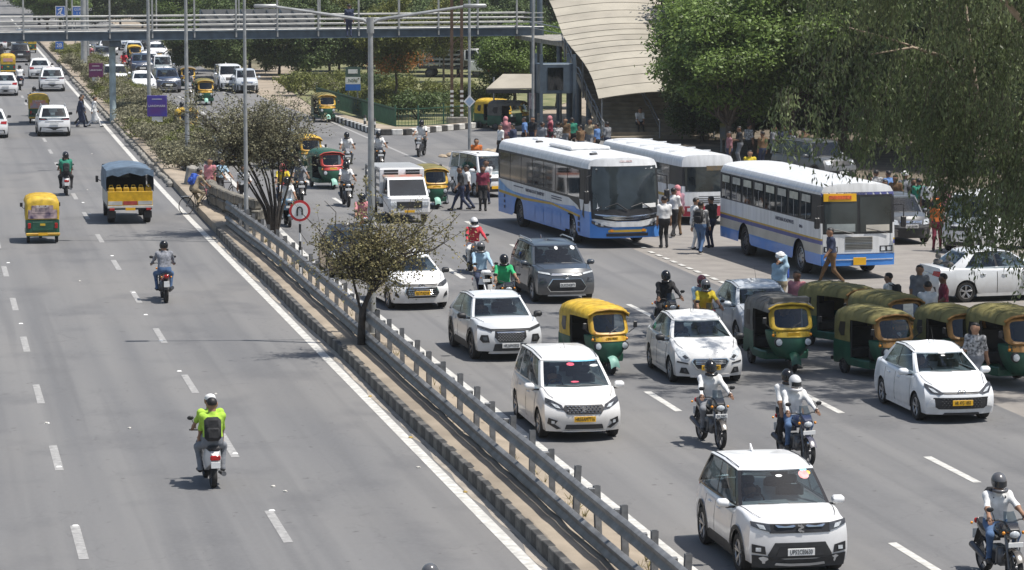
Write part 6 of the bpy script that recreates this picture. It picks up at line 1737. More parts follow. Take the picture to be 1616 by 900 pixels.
front('dashboard', [(.10, 1.48), (.86, 1.48), (.86, 1.72), (.10, 1.72)], mat('dash_grey', (.28, .31, .31), .5), .02); front('dashboard', [(-.86, 1.48), (-.2, 1.48), (-.2, 1.68), (-.86, 1.68)], BUSC, .02)
front('destination_board', [(.06, 2.42), (.94, 2.42), (.94, 2.66), (.06, 2.66)], PLY, .03); front('board_lettering', [(.2, 2.49), (.8, 2.49), (.8, 2.60), (.2, 2.60)], mat('board_red', (.6, .12, .03), .5, var=.4, scale=14), .045)
front('grille', [(-.38, .92), (.38, .92), (.38, 1.08), (-.38, 1.08)], BUSC, .014); front('grille', [(-.38, 1.14), (.38, 1.14), (.38, 1.32), (-.38, 1.32)], BUSC, .014)
for k in range(8): z = .94 + k * .05; front('grille_bar', [(-.37, z), (.37, z), (.37, z + .012), (-.37, z + .012)], CLAD, .03)
front('front_panel', [(-.97, .80), (.97, .80), (.97, 1.40), (-.97, 1.40)], BUSW, .008)
front('headlight_box', [(.58, .84), (.95, .84), (.95, 1.02), (.58, 1.02)], BLACKP, .016, both=True)
for x in (.67, .85): front('headlight', [(x - .06, .87), (x + .06, .87), (x + .06, .99), (x - .06, .99)], LENS, .03, both=True)
front('bumper', [(-.99, .42), (.99, .42), (.99, .76), (-.99, .76)], BUSB, .05); front('bumper_line', [(-.95, .60), (.95, .60), (.95, .625), (-.95, .625)], BUSW, .065)
plate(t, (0, yF + .08, .56), '', PLY, .42, .24)
for s in (-1, 1): g = G(); g.tube([(s * 1.15, yF - .1, 2.3), (s * 1.42, yF + .1, 2.3), (s * 1.42, yF + .12, 1.9)], .02, 6); mi = g.link('mirror', BLACKP, t); g = G(); g.box(s * 1.42 - .09, s * 1.42 + .09, yF + .06, yF + .14, 1.6, 1.95, .03); g.link('mirror_glass', BLACKP, mi)
for x0, x1 in ((-.8, -.2), (.15, .75)): g = G(); g.tube([D((x0 * w, yF + .05, 1.42)), D((x1 * w, yF + .06, 1.58))], .014, 4); g.link('wiper', BLACKP, t)
put(t, 1354, 440, 10.4, ON + R(3))

# ================================================================== goods vehicles
TARP = mat('blue_tarpaulin', (0.10, 0.145, 0.20), 0.7, var=.35, scale=2.5, bump=.5, bscale=5)
YCAN = mat('yellow_can', (0.62, 0.36, 0.01), 0.45, var=.2, scale=5)
TRKW = mat('truck_white', (.5, .49, .46), .5, var=.2, scale=3)
TRED = mat('truck_red', (.35, .05, .04), .5, var=.3, scale=4)
t = thing('goods_truck', 'small goods truck with blue tarpaulin hood and yellow cans driving away', 'truck')
g = G(); g.box(-.9, .9, -2.4, 1.2, .62, .78, .02); g.link('bed', CLAD, t)
for s in (-1, 1): g = G(); g.box(s * .9 - .03, s * .9 + .03, -2.4, 1.2, .78, 1.42, .01); g.link('side_board', BUSC, t)
g = G(); g.box(-.92, .92, -2.46, -2.40, .78, 1.42, .01); tgt = g.link('tailgate', YCAN, t)
for k in range(3): g = G(); g.box(-.92 + k * .613 + .02, -.92 + (k + 1) * .613 - .02, -2.475, -2.455, .84, 1.0, .0); g.link('gate_panel', (TRKW, TRED, TRKW)[k], tgt)
g = G(); g.box(-.93, .93, -2.49, -2.44, .70, .80, .01); g.link('rear_bar', TRKW, t)
for k in range(6):
    c = thing('jerry_can', '%s yellow jerry can from the left in the back of the goods truck' % ORD[k], 'jerry can', group='yellow jerry cans'); x = -.76 + k * .305; c['_x'] = x
    g = G(); g.box(-.135, .135, -.1, .1, 0, .34, .04); g.link('can', YCAN, c, 35); g = G(); g.tube([(-.08, 0, .33), (-.06, 0, .42), (.05, 0, .42), (.07, 0, .33)], .022, 6); g.link('handle', YCAN, c, 50)
g = G(); rows = []
for k, y in enumerate((-2.5, -2.42, -1.8, -1.1, -.4, .3, .9, 1.25)):
    sag = .05 * ((k % 2) - .5)
    rows.append([(s * x, y + (.06 if k == 0 else 0), z + sag * (1 if z > 2 else .3)) for s, x, z in ((1, .97, 1.40), (1, .98, 1.9), (1, .93, 2.28), (1, .6, 2.40), (1, .2, 2.46), (-1, .2, 2.46), (-1, .6, 2.40), (-1, .93, 2.28), (-1, .98, 1.9), (-1, .97, 1.40))])
g.loft(rows, closed=False, cap0=False, cap1=False); g.link('tarpaulin', TARP, t, 45)
g = G(); zz = [2.05, 2.14, 2.06, 2.16, 2.22, 2.15, 2.08, 2.15, 2.04]; xs = [-.97 + 1.94 * k / 8 for k in range(9)]
g.loft([[(x, -2.52, 2.32 + .12 * (1 - (x / .97) ** 2)) for x in xs], [(x, -2.54, z) for x, z in zip(xs, zz)]], closed=False, cap0=False, cap1=False); g.link('tarpaulin_flap', TARP, t)
g = G(); g.box(-.92, .92, 1.2, 1.24, .8, 2.35); g.link('front_board', DARKIN, t); g = G(); g.box(-.2, .2, 1.17, 1.2, 1.75, 1.92); g.link('front_window', PLW, t)
g = G(); g.box(-.85, .85, 1.3, 2.6, .5, 1.95, .12); g.link('cab', TRKW, t, 40)
for s in (-1, 1):
    wheel(t, s * .74, -1.55, .36, .28, RIMD, s, 'steel'); wheel(t, s * .74, 1.9, .36, .2, RIMD, s, 'steel')
    g = G(); g.box(s * .75 - .1, s * .75 + .1, -2.5, -2.46, .60, .70, .01); g.link('tail_light', REDL, t)
    g = G(); g.bar((s * .9, 2.3, 1.5), (s * 1.08, 2.4, 1.6), .03); g.box(s * 1.08 - .06, s * 1.08 + .06, 2.37, 2.42, 1.45, 1.75, .02); g.link('mirror', BLACKP, t)
    g = G(); g.box(s * .74 - .16, s * .74 + .16, -2.2, -2.18, .25, .55); g.link('mud_flap', BLACKP, t)
plate(t, (0, -2.51, .66), '', PLY, .4, .12, rz=0)
put(t, 206, 354, 4.5, R(0)); TRK = t; t.scale = (.9, .9, .86)
for c in [o for o in COL.objects if '_x' in o.keys()]:
    c.location = t.location + Vector((c['_x'] * .9, -2.0, 1.07)); c.scale = (.88,) * 3; del c['_x']
# goods carrier coming towards the camera
t = thing('goods_carrier', 'white goods carrier with a slatted cage above its cab', 'truck')
g = G(); g.box(-.82, .82, 1.25, 2.45, .35, 1.12, .10); g.link('cab_front', WHITE, t, 35)
g = G(); g.loft([[(-.80, 1.0, 1.1), (.80, 1.0, 1.1), (.80, 2.2, 1.1), (-.80, 2.2, 1.1)], [(-.72, .95, 1.82), (.72, .95, 1.82), (.72, 1.72, 1.82), (-.72, 1.72, 1.82)]]); g.link('cab', WHITE, t, 35)
g = G(); g.grid(lambda u, v: (lerp(-.72, .72, u) * lerp(1, .93, v), lerp(2.19, 1.78, v), lerp(1.14, 1.76, v)), 4, 2); g.link('windshield', DGLASS, t)
for s in (-1, 1): g = G(); g.poly([(s * .80, 1.05, 1.15), (s * .80, 2.05, 1.15), (s * .735, 1.7, 1.74), (s * .735, 1.05, 1.74)], (s * .006, 0, 0)); g.link('side_window', DGLASS, t)
g = G(); g.box(-.86, .86, -2.0, .9, .55, .7); g.link('bed', CLAD, t)
g = G(); g.box(-.88, .88, .82, .90, .7, 2.15, .02); hb = g.link('headboard', WHITE, t)
for z in (1.90, 2.02): g = G(); g.box(-.7, -.15, .90, .93, z, z + .08); g.link('slot', BLACKP, hb); g = G(); g.box(.15, .7, .90, .93, z, z + .08); g.link('slot', BLACKP, hb)
g = G(); g.box(-.78, .78, .95, 1.05, 1.80, 1.90, .01); g.link('sun_visor_board', mat('cream_red_board', (.6, .5, .4), .5, var=.3, scale=3, col2=(.6, .2, .15)), t)
for s in (-1, 1):
    g = G()
    for z in (.8, 1.1, 1.4, 1.7, 2.0): g.box(s * .87 - .02, s * .87 + .02, -2.0, .85, z, z + .12)
    for y in (-1.98, -1.3, -.6, .1): g.bar((s * .9, y, .7), (s * .9, y, 2.15), .06)
    g.link('cage_side', STEEL, t)
    wheel(t, s * .70, 1.75, .29, .17, RIMD, s, 'steel'); wheel(t, s * .70, -1.3, .29, .17, RIMD, s, 'steel')
    g = G(); g.box(s * .62 - .13, s * .62 + .13, 2.44, 2.47, .72, .90, .02); g.link('headlight', LENS, t)
for k in range(12): y = -1.9 + k * .24; g = G(); g.box(-.85, .85, y, y + .09, 2.15, 2.2); g.link('cage_slat', WHITE, t)
g = G(); g.box(-.5, .5, 2.44, 2.465, .62, .9); g.link('grille', CLAD, t)
plate(t, (0, 2.48, .5), '', PLY, .4, .1)
put(t, 645, 352, 4.5, ON + R(2)); CARR = t; t.scale = (.97, .97, .9)
copy_tree(t, 'white truck parked behind the park beside the red sign', front_at(757, 122, 4.5, ON + R(70)), ON + R(70), scale=1.2)
# ================================================================== people: one continuous skin from a smooth distance field
SK = mat('skin', (0.30, 0.165, 0.10), 0.6, var=.12, scale=12)
SKD = mat('dark_skin', (0.19, 0.10, 0.06), 0.6, var=.12, scale=12)
HAIR = mat('black_hair', (0.012, 0.010, 0.010), 0.55, var=.3)
SHOE = mat('dark_shoe', (0.03, 0.028, 0.027), 0.6, var=.3)
def cloth(name, c): return mat('cloth_' + name, c, .85, var=.2, scale=7, bump=.9, bscale=9)
C_WHITE = cloth('white', (.70, .70, .69)); C_BLACK = cloth('black', (.02, .02, .022)); C_NAVY = cloth('navy', (.025, .035, .075)); C_BLUE = cloth('blue', (.10, .20, .42)); C_SKY = cloth('sky', (.35, .50, .62))
C_LIME = cloth('lime', (.38, .60, .06)); C_GREY = cloth('grey', (.19, .20, .22)); C_DENIM = cloth('denim', (.07, .13, .25)); C_RED = cloth('red', (.50, .04, .06)); C_PINK = cloth('pink', (.55, .22, .24)); C_GREEN = cloth('green', (.03, .42, .16)); C_TEAL = cloth('teal_green', (.02, .20, .13))
C_YEL = cloth('yellow', (.60, .46, .03)); C_BROWN = cloth('brown', (.13, .075, .035)); C_MAROON = cloth('maroon', (.20, .025, .05)); C_KHAKI = cloth('khaki', (.33, .27, .18)); C_PLAID = mat('cloth_checked', (.12, .12, .13), .85, var=.6, scale=16, col2=(.50, .50, .50), detail=1); C_ORNG = cloth('orange', (.60, .16, .03))
C_STRIPE = mat('cloth_grey_check', (.22, .23, .26), .85, var=.35, scale=18, detail=1)

def two_bone(a, b, l1, l2, pole):
    a, b, pole = Vector(a), Vector(b), Vector(pole); d = b - a; L = min(d.length, (l1 + l2) * .998); d.normalize()
    b = a + d * L; x = (l1 * l1 - l2 * l2 + L * L) / (2 * L); h = math.sqrt(max(0, l1 * l1 - x * x))
    n = pole - d * pole.dot(d); n.normalize()
    return a + d * x + n * h, b
def surf_nets(F, org, h):
    s = F < 0; nx, ny, nz = F.shape
    idx = [(i, j, k) for i in (0, 1) for j in (0, 1) for k in (0, 1)]
    cs = lambda A, o: A[o[0]:nx - 1 + o[0], o[1]:ny - 1 + o[1], o[2]:nz - 1 + o[2]]
    cnt = sum(cs(s, o).astype(int) for o in idx); act = (cnt > 0) & (cnt < 8)
    P = np.zeros(act.shape + (3,)); N = np.zeros(act.shape)
    for a in range(8):
        for b in range(a + 1, 8):
            da = [idx[b][q] - idx[a][q] for q in range(3)]
            if sum(abs(x) for x in da) != 1: continue
            fa, fb = cs(F, idx[a]), cs(F, idx[b]); m = (fa < 0) != (fb < 0)
            t = np.where(m, fa / np.where(np.abs(fa - fb) < 1e-12, 1, fa - fb), 0)
            for q in range(3): P[..., q] += np.where(m, idx[a][q] + da[q] * t, 0)
            N += m
    vid = -np.ones(act.shape, int); ii = np.argwhere(act); vid[act] = np.arange(len(ii))
    V = (ii + P[act] / N[act][:, None]) * h + org
    faces = []
    for ax in range(3):
        o = [0, 0, 0]; o[ax] = 1
        A = s[:nx - o[0], :ny - o[1], :nz - o[2]]; B = s[o[0]:, o[1]:, o[2]:]
        for (m, flip) in ((A & ~B, False), (~A & B, True)):
            e = np.argwhere(m); u, v = (ax + 1) % 3, (ax + 2) % 3
            e = e[(e[:, u] > 0) & (e[:, v] > 0) & (e[:, u] < act.shape[u]) & (e[:, v] < act.shape[v]) & (e[:, ax] < act.shape[ax])]
            q = []
            for du, dv in ((1, 1), (0, 1), (0, 0), (1, 0)):
                c = e.copy(); c[:, u] -= du; c[:, v] -= dv; q.append(vid[c[:, 0], c[:, 1], c[:, 2]])
            f = np.stack(q, 1); f = f[(f >= 0).all(1)]
            faces.append(f[:, ::-1] if flip else f)
    return V, np.concatenate(faces)
BODY = {}
def body_mesh(key, pose, sleeve='short', res=.022, dress=False):
    kk = (key, sleeve, dress)
    if kk in BODY: return BODY[kk]
    J = pose; caps = []                            # (a, b, ra, rb, material)  0 skin 1 top 2 trousers 3 shoes 4 dark
    def c(a, b, ra, rb, m): caps.append((Vector(J[a]) if isinstance(a, str) else Vector(a), Vector(J[b]) if isinstance(b, str) else Vector(b), ra, rb, m))
    pel, ch, nk, hd = (Vector(J[k]) for k in ('pelvis', 'chest', 'neck', 'head'))
    sp = (ch - pel).normalized(); rt = (Vector(J['shR']) - Vector(J['shL'])).normalized(); fw = sp.cross(rt) * -1
    for s in (-1, 1):
        c(pel + rt * s * .065 + sp * .04, ch + rt * s * .075 - sp * .02, .115, .120, 1)
        c(pel + rt * s * .07, pel + rt * s * .07 + sp * .05, .122, .12, 2)
        c(ch + rt * s * .08, Vector(J['shR' if s > 0 else 'shL']), .105, .075, 1)
    c(ch, nk, .085, .062, 1); c(nk, hd - sp * .02, .055, .06, 0)
    hf = Vector(J.get('face', fw)).normalized(); hu = Vector((0, 0, 1)) if abs(hf.z) < .8 else sp
    c(hd + hu * .035 - hf * .012, hd + hu * .035 + hf * .01, .092, .09, 0); c(hd - hu * .02 + hf * .02, hd - hu * .075 + hf * .035, .072, .05, 0)
    c(hd - hu * .01 + hf * .095, hd - hu * .03 + hf * .108, .014, .017, 0)
    hr = hf.cross(hu)
    for s in (-1, 1): c(hd + hr * s * .088 - hu * .015, hd + hr * s * .094 + hu * .02, .016, .016, 0)
    for S in 'LR':
        c('sh' + S, 'el' + S, .060, .046, 1); e, w_ = Vector(J['el' + S]), Vector(J['wr' + S])
        c(e, w_, .044, .031, 1 if sleeve == 'long' else 0)
        d = (w_ - e).normalized(); c(w_, w_ + d * .07, .030, .034, 0)
        c('hip' + S, 'kn' + S, .092, .064, 2); c('kn' + S, 'an' + S, .062, .044, 2)
        a = Vector(J['an' + S]); f = Vector(J.get('toe' + S, a + fw * .16)); c(a - Vector((0, 0, .035)), f, .043, .036, 3)
    if dress:
        kn = (Vector(J['knL']) + Vector(J['knR'])) / 2; c(pel, kn + Vector((0, 0, -.05)), .15, .19, 1)
    pts = np.array([p for q in caps for p in (q[0], q[1])]); lo = pts.min(0) - .2; hi = pts.max(0) + .2
    ax = [np.arange(lo[i], hi[i] + res, res) for i in range(3)]
    X = np.stack(np.meshgrid(*ax, indexing='ij'), -1)
    def dist(q, X):
        a, b = np.array(q[0]), np.array(q[1]); ab = b - a; L = max(ab @ ab, 1e-9); t = np.clip(((X - a) @ ab) / L, 0, 1)
        return np.linalg.norm(X - a - t[..., None] * ab, axis=-1) - (q[2] + (q[3] - q[2]) * t)
    k = .022; F = None
    for q in caps:
        d = dist(q, X); F = d if F is None else -k * np.logaddexp(-F / k, -d / k)
    V, Q = surf_nets(F, lo, res)
    C = V[Q].mean(1); D = np.stack([dist(q, C) for q in caps], 1); mi = np.array([q[4] for q in caps])[D.argmin(1)]
    g = G(); g.v = [tuple(p) for p in V]; g.f = [tuple(int(i) for i in f) for f in Q]; g.mi = [int(m) for m in mi]
    # five fingers on each hand, curled towards the thing held
    for S in 'LR':
        e, w_ = Vector(J['el' + S]), Vector(J['wr' + S]); d = (w_ - e).normalized(); sd = d.cross(Vector((0, 0, 1)));
        if sd.length < .1: sd = d.cross(Vector((0, 1, 0)))
        sd.normalize(); dn = sd.cross(d).normalized()
        if dn.z > 0: dn = -dn
        g.m = 0; base = w_ + d * .085; sgn = -1 if S == 'R' else 1
        for i, L in enumerate((.075, .085, .08, .062)):
            o = base + sd * (i - 1.5) * .019; g.tube([o, o + d * L * .5 + dn * .008, o + d * L * .75 + dn * L * .4], [.0095, .0088, .0075], 5)
        o = w_ + d * .03 + sd * sgn * .033; g.tube([o, o + d * .03 + sd * sgn * .022, o + d * .06 + sd * sgn * .022 + dn * .015], [.011, .010, .008], 5)
    g.m = 4
    for s in (-1, 1):
        g.ball(hd + hf * .088 + hr * s * .034 + hu * .012, .012, 6); g.tube([hd + hf * .094 + hr * s * .018 + hu * .034, hd + hf * .088 + hr * s * .052 + hu * .034], .006, 4)
    g.tube([hd + hf * .092 - hr * .024 - hu * .062, hd + hf * .096 - hu * .064, hd + hf * .092 + hr * .024 - hu * .062], .006, 4)
    me = g.mesh('body', [SK, C_WHITE, C_NAVY, SHOE, HAIR], 60)
    BODY[kk] = (me, hd, hf, hu, ch, sp, fw); return BODY[kk]

def pose(pelvis=(0, 0, .93), lean=0.0, twist=0.0, hands=((-.24, .06, .80), (.24, .06, .80)), feet=((-.10, -.02, .075), (.10, .02, .075)), kneepole=(0, 1, 0), face=None, elpole=(0, -1, -.2), torso=.43, kneeout=0.0, footdir=(0, 1, 0)):
    p = Vector(pelvis); up = Vector((0, math.sin(lean), math.cos(lean))); rt = Vector((math.cos(twist), math.sin(twist), 0)); J = {}
    J['pelvis'] = p; J['chest'] = p + up * (torso - .03); sh = p + up * (torso + .06); J['neck'] = p + up * (torso + .12)
    J['head'] = J['neck'] + (up * .6 + Vector((0, 0, .4))).normalized() * .155 + Vector((0, .02, 0))
    for S, s, h, f in (('L', -1, hands[0], feet[0]), ('R', 1, hands[1], feet[1])):
        J['sh' + S] = sh + rt * s * .185; hip = p + Vector((s * .09, 0, -.03)); J['hip' + S] = hip
        J['el' + S], J['wr' + S] = two_bone(J['sh' + S], h, .285, .255, (elpole[0] + s * .5, elpole[1], elpole[2]))
        J['kn' + S], J['an' + S] = two_bone(hip, f, .43, .43, (kneepole[0] + s * kneeout, kneepole[1], kneepole[2])); J['toe' + S] = J['an' + S] + Vector((s * .03, .15, -.03)) if footdir else J['an' + S]
    J['face'] = face or (0, 1, -.05)
    return J
POSES = {
  'stand': pose(), 'stand2': pose(hands=((-.22, .20, 1.02), (.25, .03, .82)), feet=((-.12, .05, .075), (.10, -.06, .075)), face=(.5, 1, 0)),
  'talk': pose(hands=((-.10, .32, 1.12), (.14, .30, 1.05)), feet=((-.11, 0, .075), (.11, .05, .075)), lean=.05),
  'shade': pose(hands=((-.06, .18, 1.58), (.24, .05, .82))),
  'walk': pose(pelvis=(0, 0, .90), lean=.06, hands=((-.25, .25, .92), (.25, -.18, .84)), feet=((-.09, -.34, .13), (.09, .36, .075))),
  'walk2': pose(pelvis=(0, 0, .91), lean=.03, hands=((-.25, -.15, .84), (.25, .22, .90)), feet=((-.08, .24, .075), (.08, -.24, .11))),
  'push': pose(pelvis=(0, 0, .92), lean=.22, hands=((-.2, .50, 1.0), (.2, .50, 1.0)), feet=((-.09, -.2, .09), (.09, .2, .075))),
  'sit': pose(pelvis=(0, 0, .47), lean=.30, hands=((-.14, .46, .52), (.14, .46, .52)), feet=((-.13, .42, .075), (.13, .42, .075)), kneepole=(0, .6, 1)),
  'ride': pose(pelvis=(0, -.22, .90), lean=.20, hands=((-.33, .38, 1.04), (.33, .38, 1.04)), feet=((-.20, .05, .36), (.20, .05, .36)), kneepole=(0, 1, .3), kneeout=.35, face=(0, 1, -.12)),
  'pillion': pose(pelvis=(0, -.58, .96), lean=.12, hands=((-.22, -.20, .92), (.22, -.20, .92)), feet=((-.22, -.32, .40), (.22, -.32, .40)), kneepole=(0, 1, .3), kneeout=.4),
  'scoot': pose(pelvis=(0, -.30, .93), lean=.10, hands=((-.30, .30, 1.0), (.30, .30, 1.0)), feet=((-.13, .16, .36), (.13, .16, .36)), kneepole=(0, 1, .5), kneeout=.3, face=(0, 1, -.1)),
  'cycle': pose(pelvis=(0, -.18, .98), lean=.42, hands=((-.24, .44, 1.02), (.24, .44, 1.02)), feet=((-.11, .10, .18), (.11, -.05, .48)), kneepole=(0, 1, .2)),
  'drive': pose(pelvis=(0, -.05, .80), lean=.10, hands=((-.3, .48, 1.0), (.3, .48, 1.0)), feet=((-.15, .35, .42), (.15, .35, .42)), kneepole=(0, .6, 1)),
  'bend': pose(pelvis=(0, -.1, .88), lean=.75, hands=((-.2, .55, .95), (.2, .55, .95)), feet=((-.12, -.05, .075), (.12, .05, .075)), face=(0, 1, -.6)),
}
def person(label, key, top, bot, loc, rz, head='hair', sleeve='short', skin=None, shoe=SHOE, scale=1.0, group=None, dress=False, headm=None, z=0.0, visor=True):
    me, hd, hf, hu, ch, sp, fw = body_mesh(key, POSES[key], sleeve, .022 if key in ('ride', 'pillion', 'scoot', 'walk', 'shade', 'talk', 'stand') else .025, dress)
    t = thing('person', label, 'person', (loc[0], loc[1], loc[2] + z), rz, group); t.scale = (scale,) * 3
    o = obj_of(me, 'body', t)
    for i, m in enumerate((skin or SK, top, bot, shoe, HAIR)):
        o.material_slots[i].link = 'OBJECT'; o.material_slots[i].material = m
    r = hf.cross(hu)
    def at(a, b, c_): return hd + hf * a + r * b + hu * c_
    g = G(); M_ = Matrix((r, hf, hu)).transposed().to_4x4(); M_.translation = hd; g.M = M_
    if head == 'helmet':
        prof_ = []
        for i in range(9):
            th = math.pi * (.02 + .66 * i / 8); ring = []
            for k in range(16):
                a = 2 * math.pi * k / 16; f = 1.0
                ring.append((.128 * math.sin(th) * math.cos(a), .148 * math.sin(th) * math.sin(a) + .005, .035 + .140 * math.cos(th) * (1.0 if th < math.pi / 2 else 1.25)))
            prof_.append(ring)
        g.loft(prof_, cap1=False); hm = g.link('helmet', headm or BLKP0, t, 60)
        if visor:
            g = G(); g.M = M_; g.grid(lambda u, v: (.131 * math.cos(math.pi * lerp(.18, .82, u)), .152 * math.sin(math.pi * lerp(.18, .82, u)) + .008, lerp(-.035, .055, v)), 8, 2); g.f = [f[::-1] for f in g.f]; g.link('visor', DGLASS, hm, 60)
            g = G(); g.M = M_; g.tube([(-.12, .06, -.10), (-.07, .13, -.105), (0, .155, -.105), (.07, .13, -.105), (.12, .06, -.10)], .032, 7); g.link('chin_guard', headm or BLKP0, hm, 60)
    elif head == 'hair':
        rings = []
        for i in range(8):
            th = math.pi * (.02 + .62 * i / 7); ring = []
            for k in range(14):
                a = 2 * math.pi * k / 14; fr = max(0, math.sin(a)); cut = 1 - .42 * fr * sst((th - .9) / .6)
                ring.append((.103 * math.sin(th) * math.cos(a), (.112 * math.sin(th) * math.sin(a)) * (1 - .10 * fr) - .012, .04 + .106 * math.cos(th if fr < .3 else th * (1 - .45 * fr))))
            rings.append(ring)
        g.loft(rings, cap1=False); g.link('hair', headm or HAIR, t, 60)
    elif head == 'turban':
        for k, (rr, z_, tilt) in enumerate(((.108, .055, .2), (.115, .085, -.2), (.105, .115, .25), (.08, .14, 0))):
            g.tube([(rr * math.cos(a), rr * 1.08 * math.sin(a) - .01, z_ + tilt * .08 * math.cos(a)) for a in [2 * math.pi * q / 16 for q in range(17)]], .036, 7)
        g.ball((0, -.01, .10), .11, 12); g.link('turban', headm or C_WHITE, t, 60)
        g = G(); g.M = M_; g.ball((0, .055, -.095), .062, 10, (1.05, .8, 1)); g.link('beard', HAIR, t, 60)
    elif head == 'cap':
        g.lathe([(.108, .03), (.112, .06), (.09, .12), (.03, .145)], 14, 'z'); g.poly([(-.09, .07, .05), (-.07, .19, .035), (.07, .19, .035), (.09, .07, .05)], (0, 0, .012)); g.link('cap', headm or C_WHITE, t, 60)
        g = G(); g.M = M_; g.ball((0, -.03, 0), .1, 10, (1, .9, .9)); g.link('hair', HAIR, t, 60)
    elif head == 'scarf':
        g.ball((0, -.01, .025), .128, 12, (1, 1.05, 1.12)); g.tube([(0, -.03, -.05), (0, -.05, -.16), (0, -.03, -.26)], [.10, .13, .16], 10); g.link('head_scarf', headm or C_PINK, t, 60)
    return t
def backpack(label, loc, rz, m, scale=1.0, lean=0.0):
    t = thing('backpack', label, 'backpack', loc, rz); t.scale = (scale,) * 3; t.rotation_euler.x = -lean
    g = G(); g.box(-.16, .16, -.19, .0, -.24, .22, .06); g.link('bag', m, t, 40); g = G(); g.box(-.12, .12, -.235, -.17, -.20, .02, .03); g.link('pocket', m, t, 40)
    for s in (-1, 1): g = G(); g.tube([(s * .10, -.02, .18), (s * .11, .12, .22), (s * .115, .25, .08), (s * .12, .15, -.12), (s * .12, -.03, -.18)], .018, 5); g.link('strap', m, t, 50)
    return t

# ================================================================== two-wheelers (forward = +Y)
ENG = mat('engine_alloy', (.16, .16, .165), .45, metal=.6, var=.3, scale=9)
def spoke_wheel(t, y, r, w_, rimm=RIMD):
    g = G(); g.lathe([(r * .80, -w_ * .35), (r * .93, -w_ * .5), (r, -w_ * .15), (r, w_ * .15), (r * .93, w_ * .5), (r * .80, w_ * .35)], 24, 'x', cap=False); o = g.link('wheel', TYRE, t, 45, loc=(0, y, r))
    g = G(); g.lathe([(r * .82, -w_ * .3), (r * .74, 0), (r * .82, w_ * .3)], 24, 'x', cap=False)
    for k in range(6):
        a = math.pi * 2 * k / 6; g.tube([(0, 0, 0), (0, math.cos(a) * r * .8, math.sin(a) * r * .8)], [r * .06, r * .05], 5)
    g.lathe([(r * .18, -.05), (r * .18, .05)], 10, 'x'); g.lathe([(r * .45, .035), (r * .45, .04)], 16, 'x'); g.link('rim', rimm, o, 45)
    return o
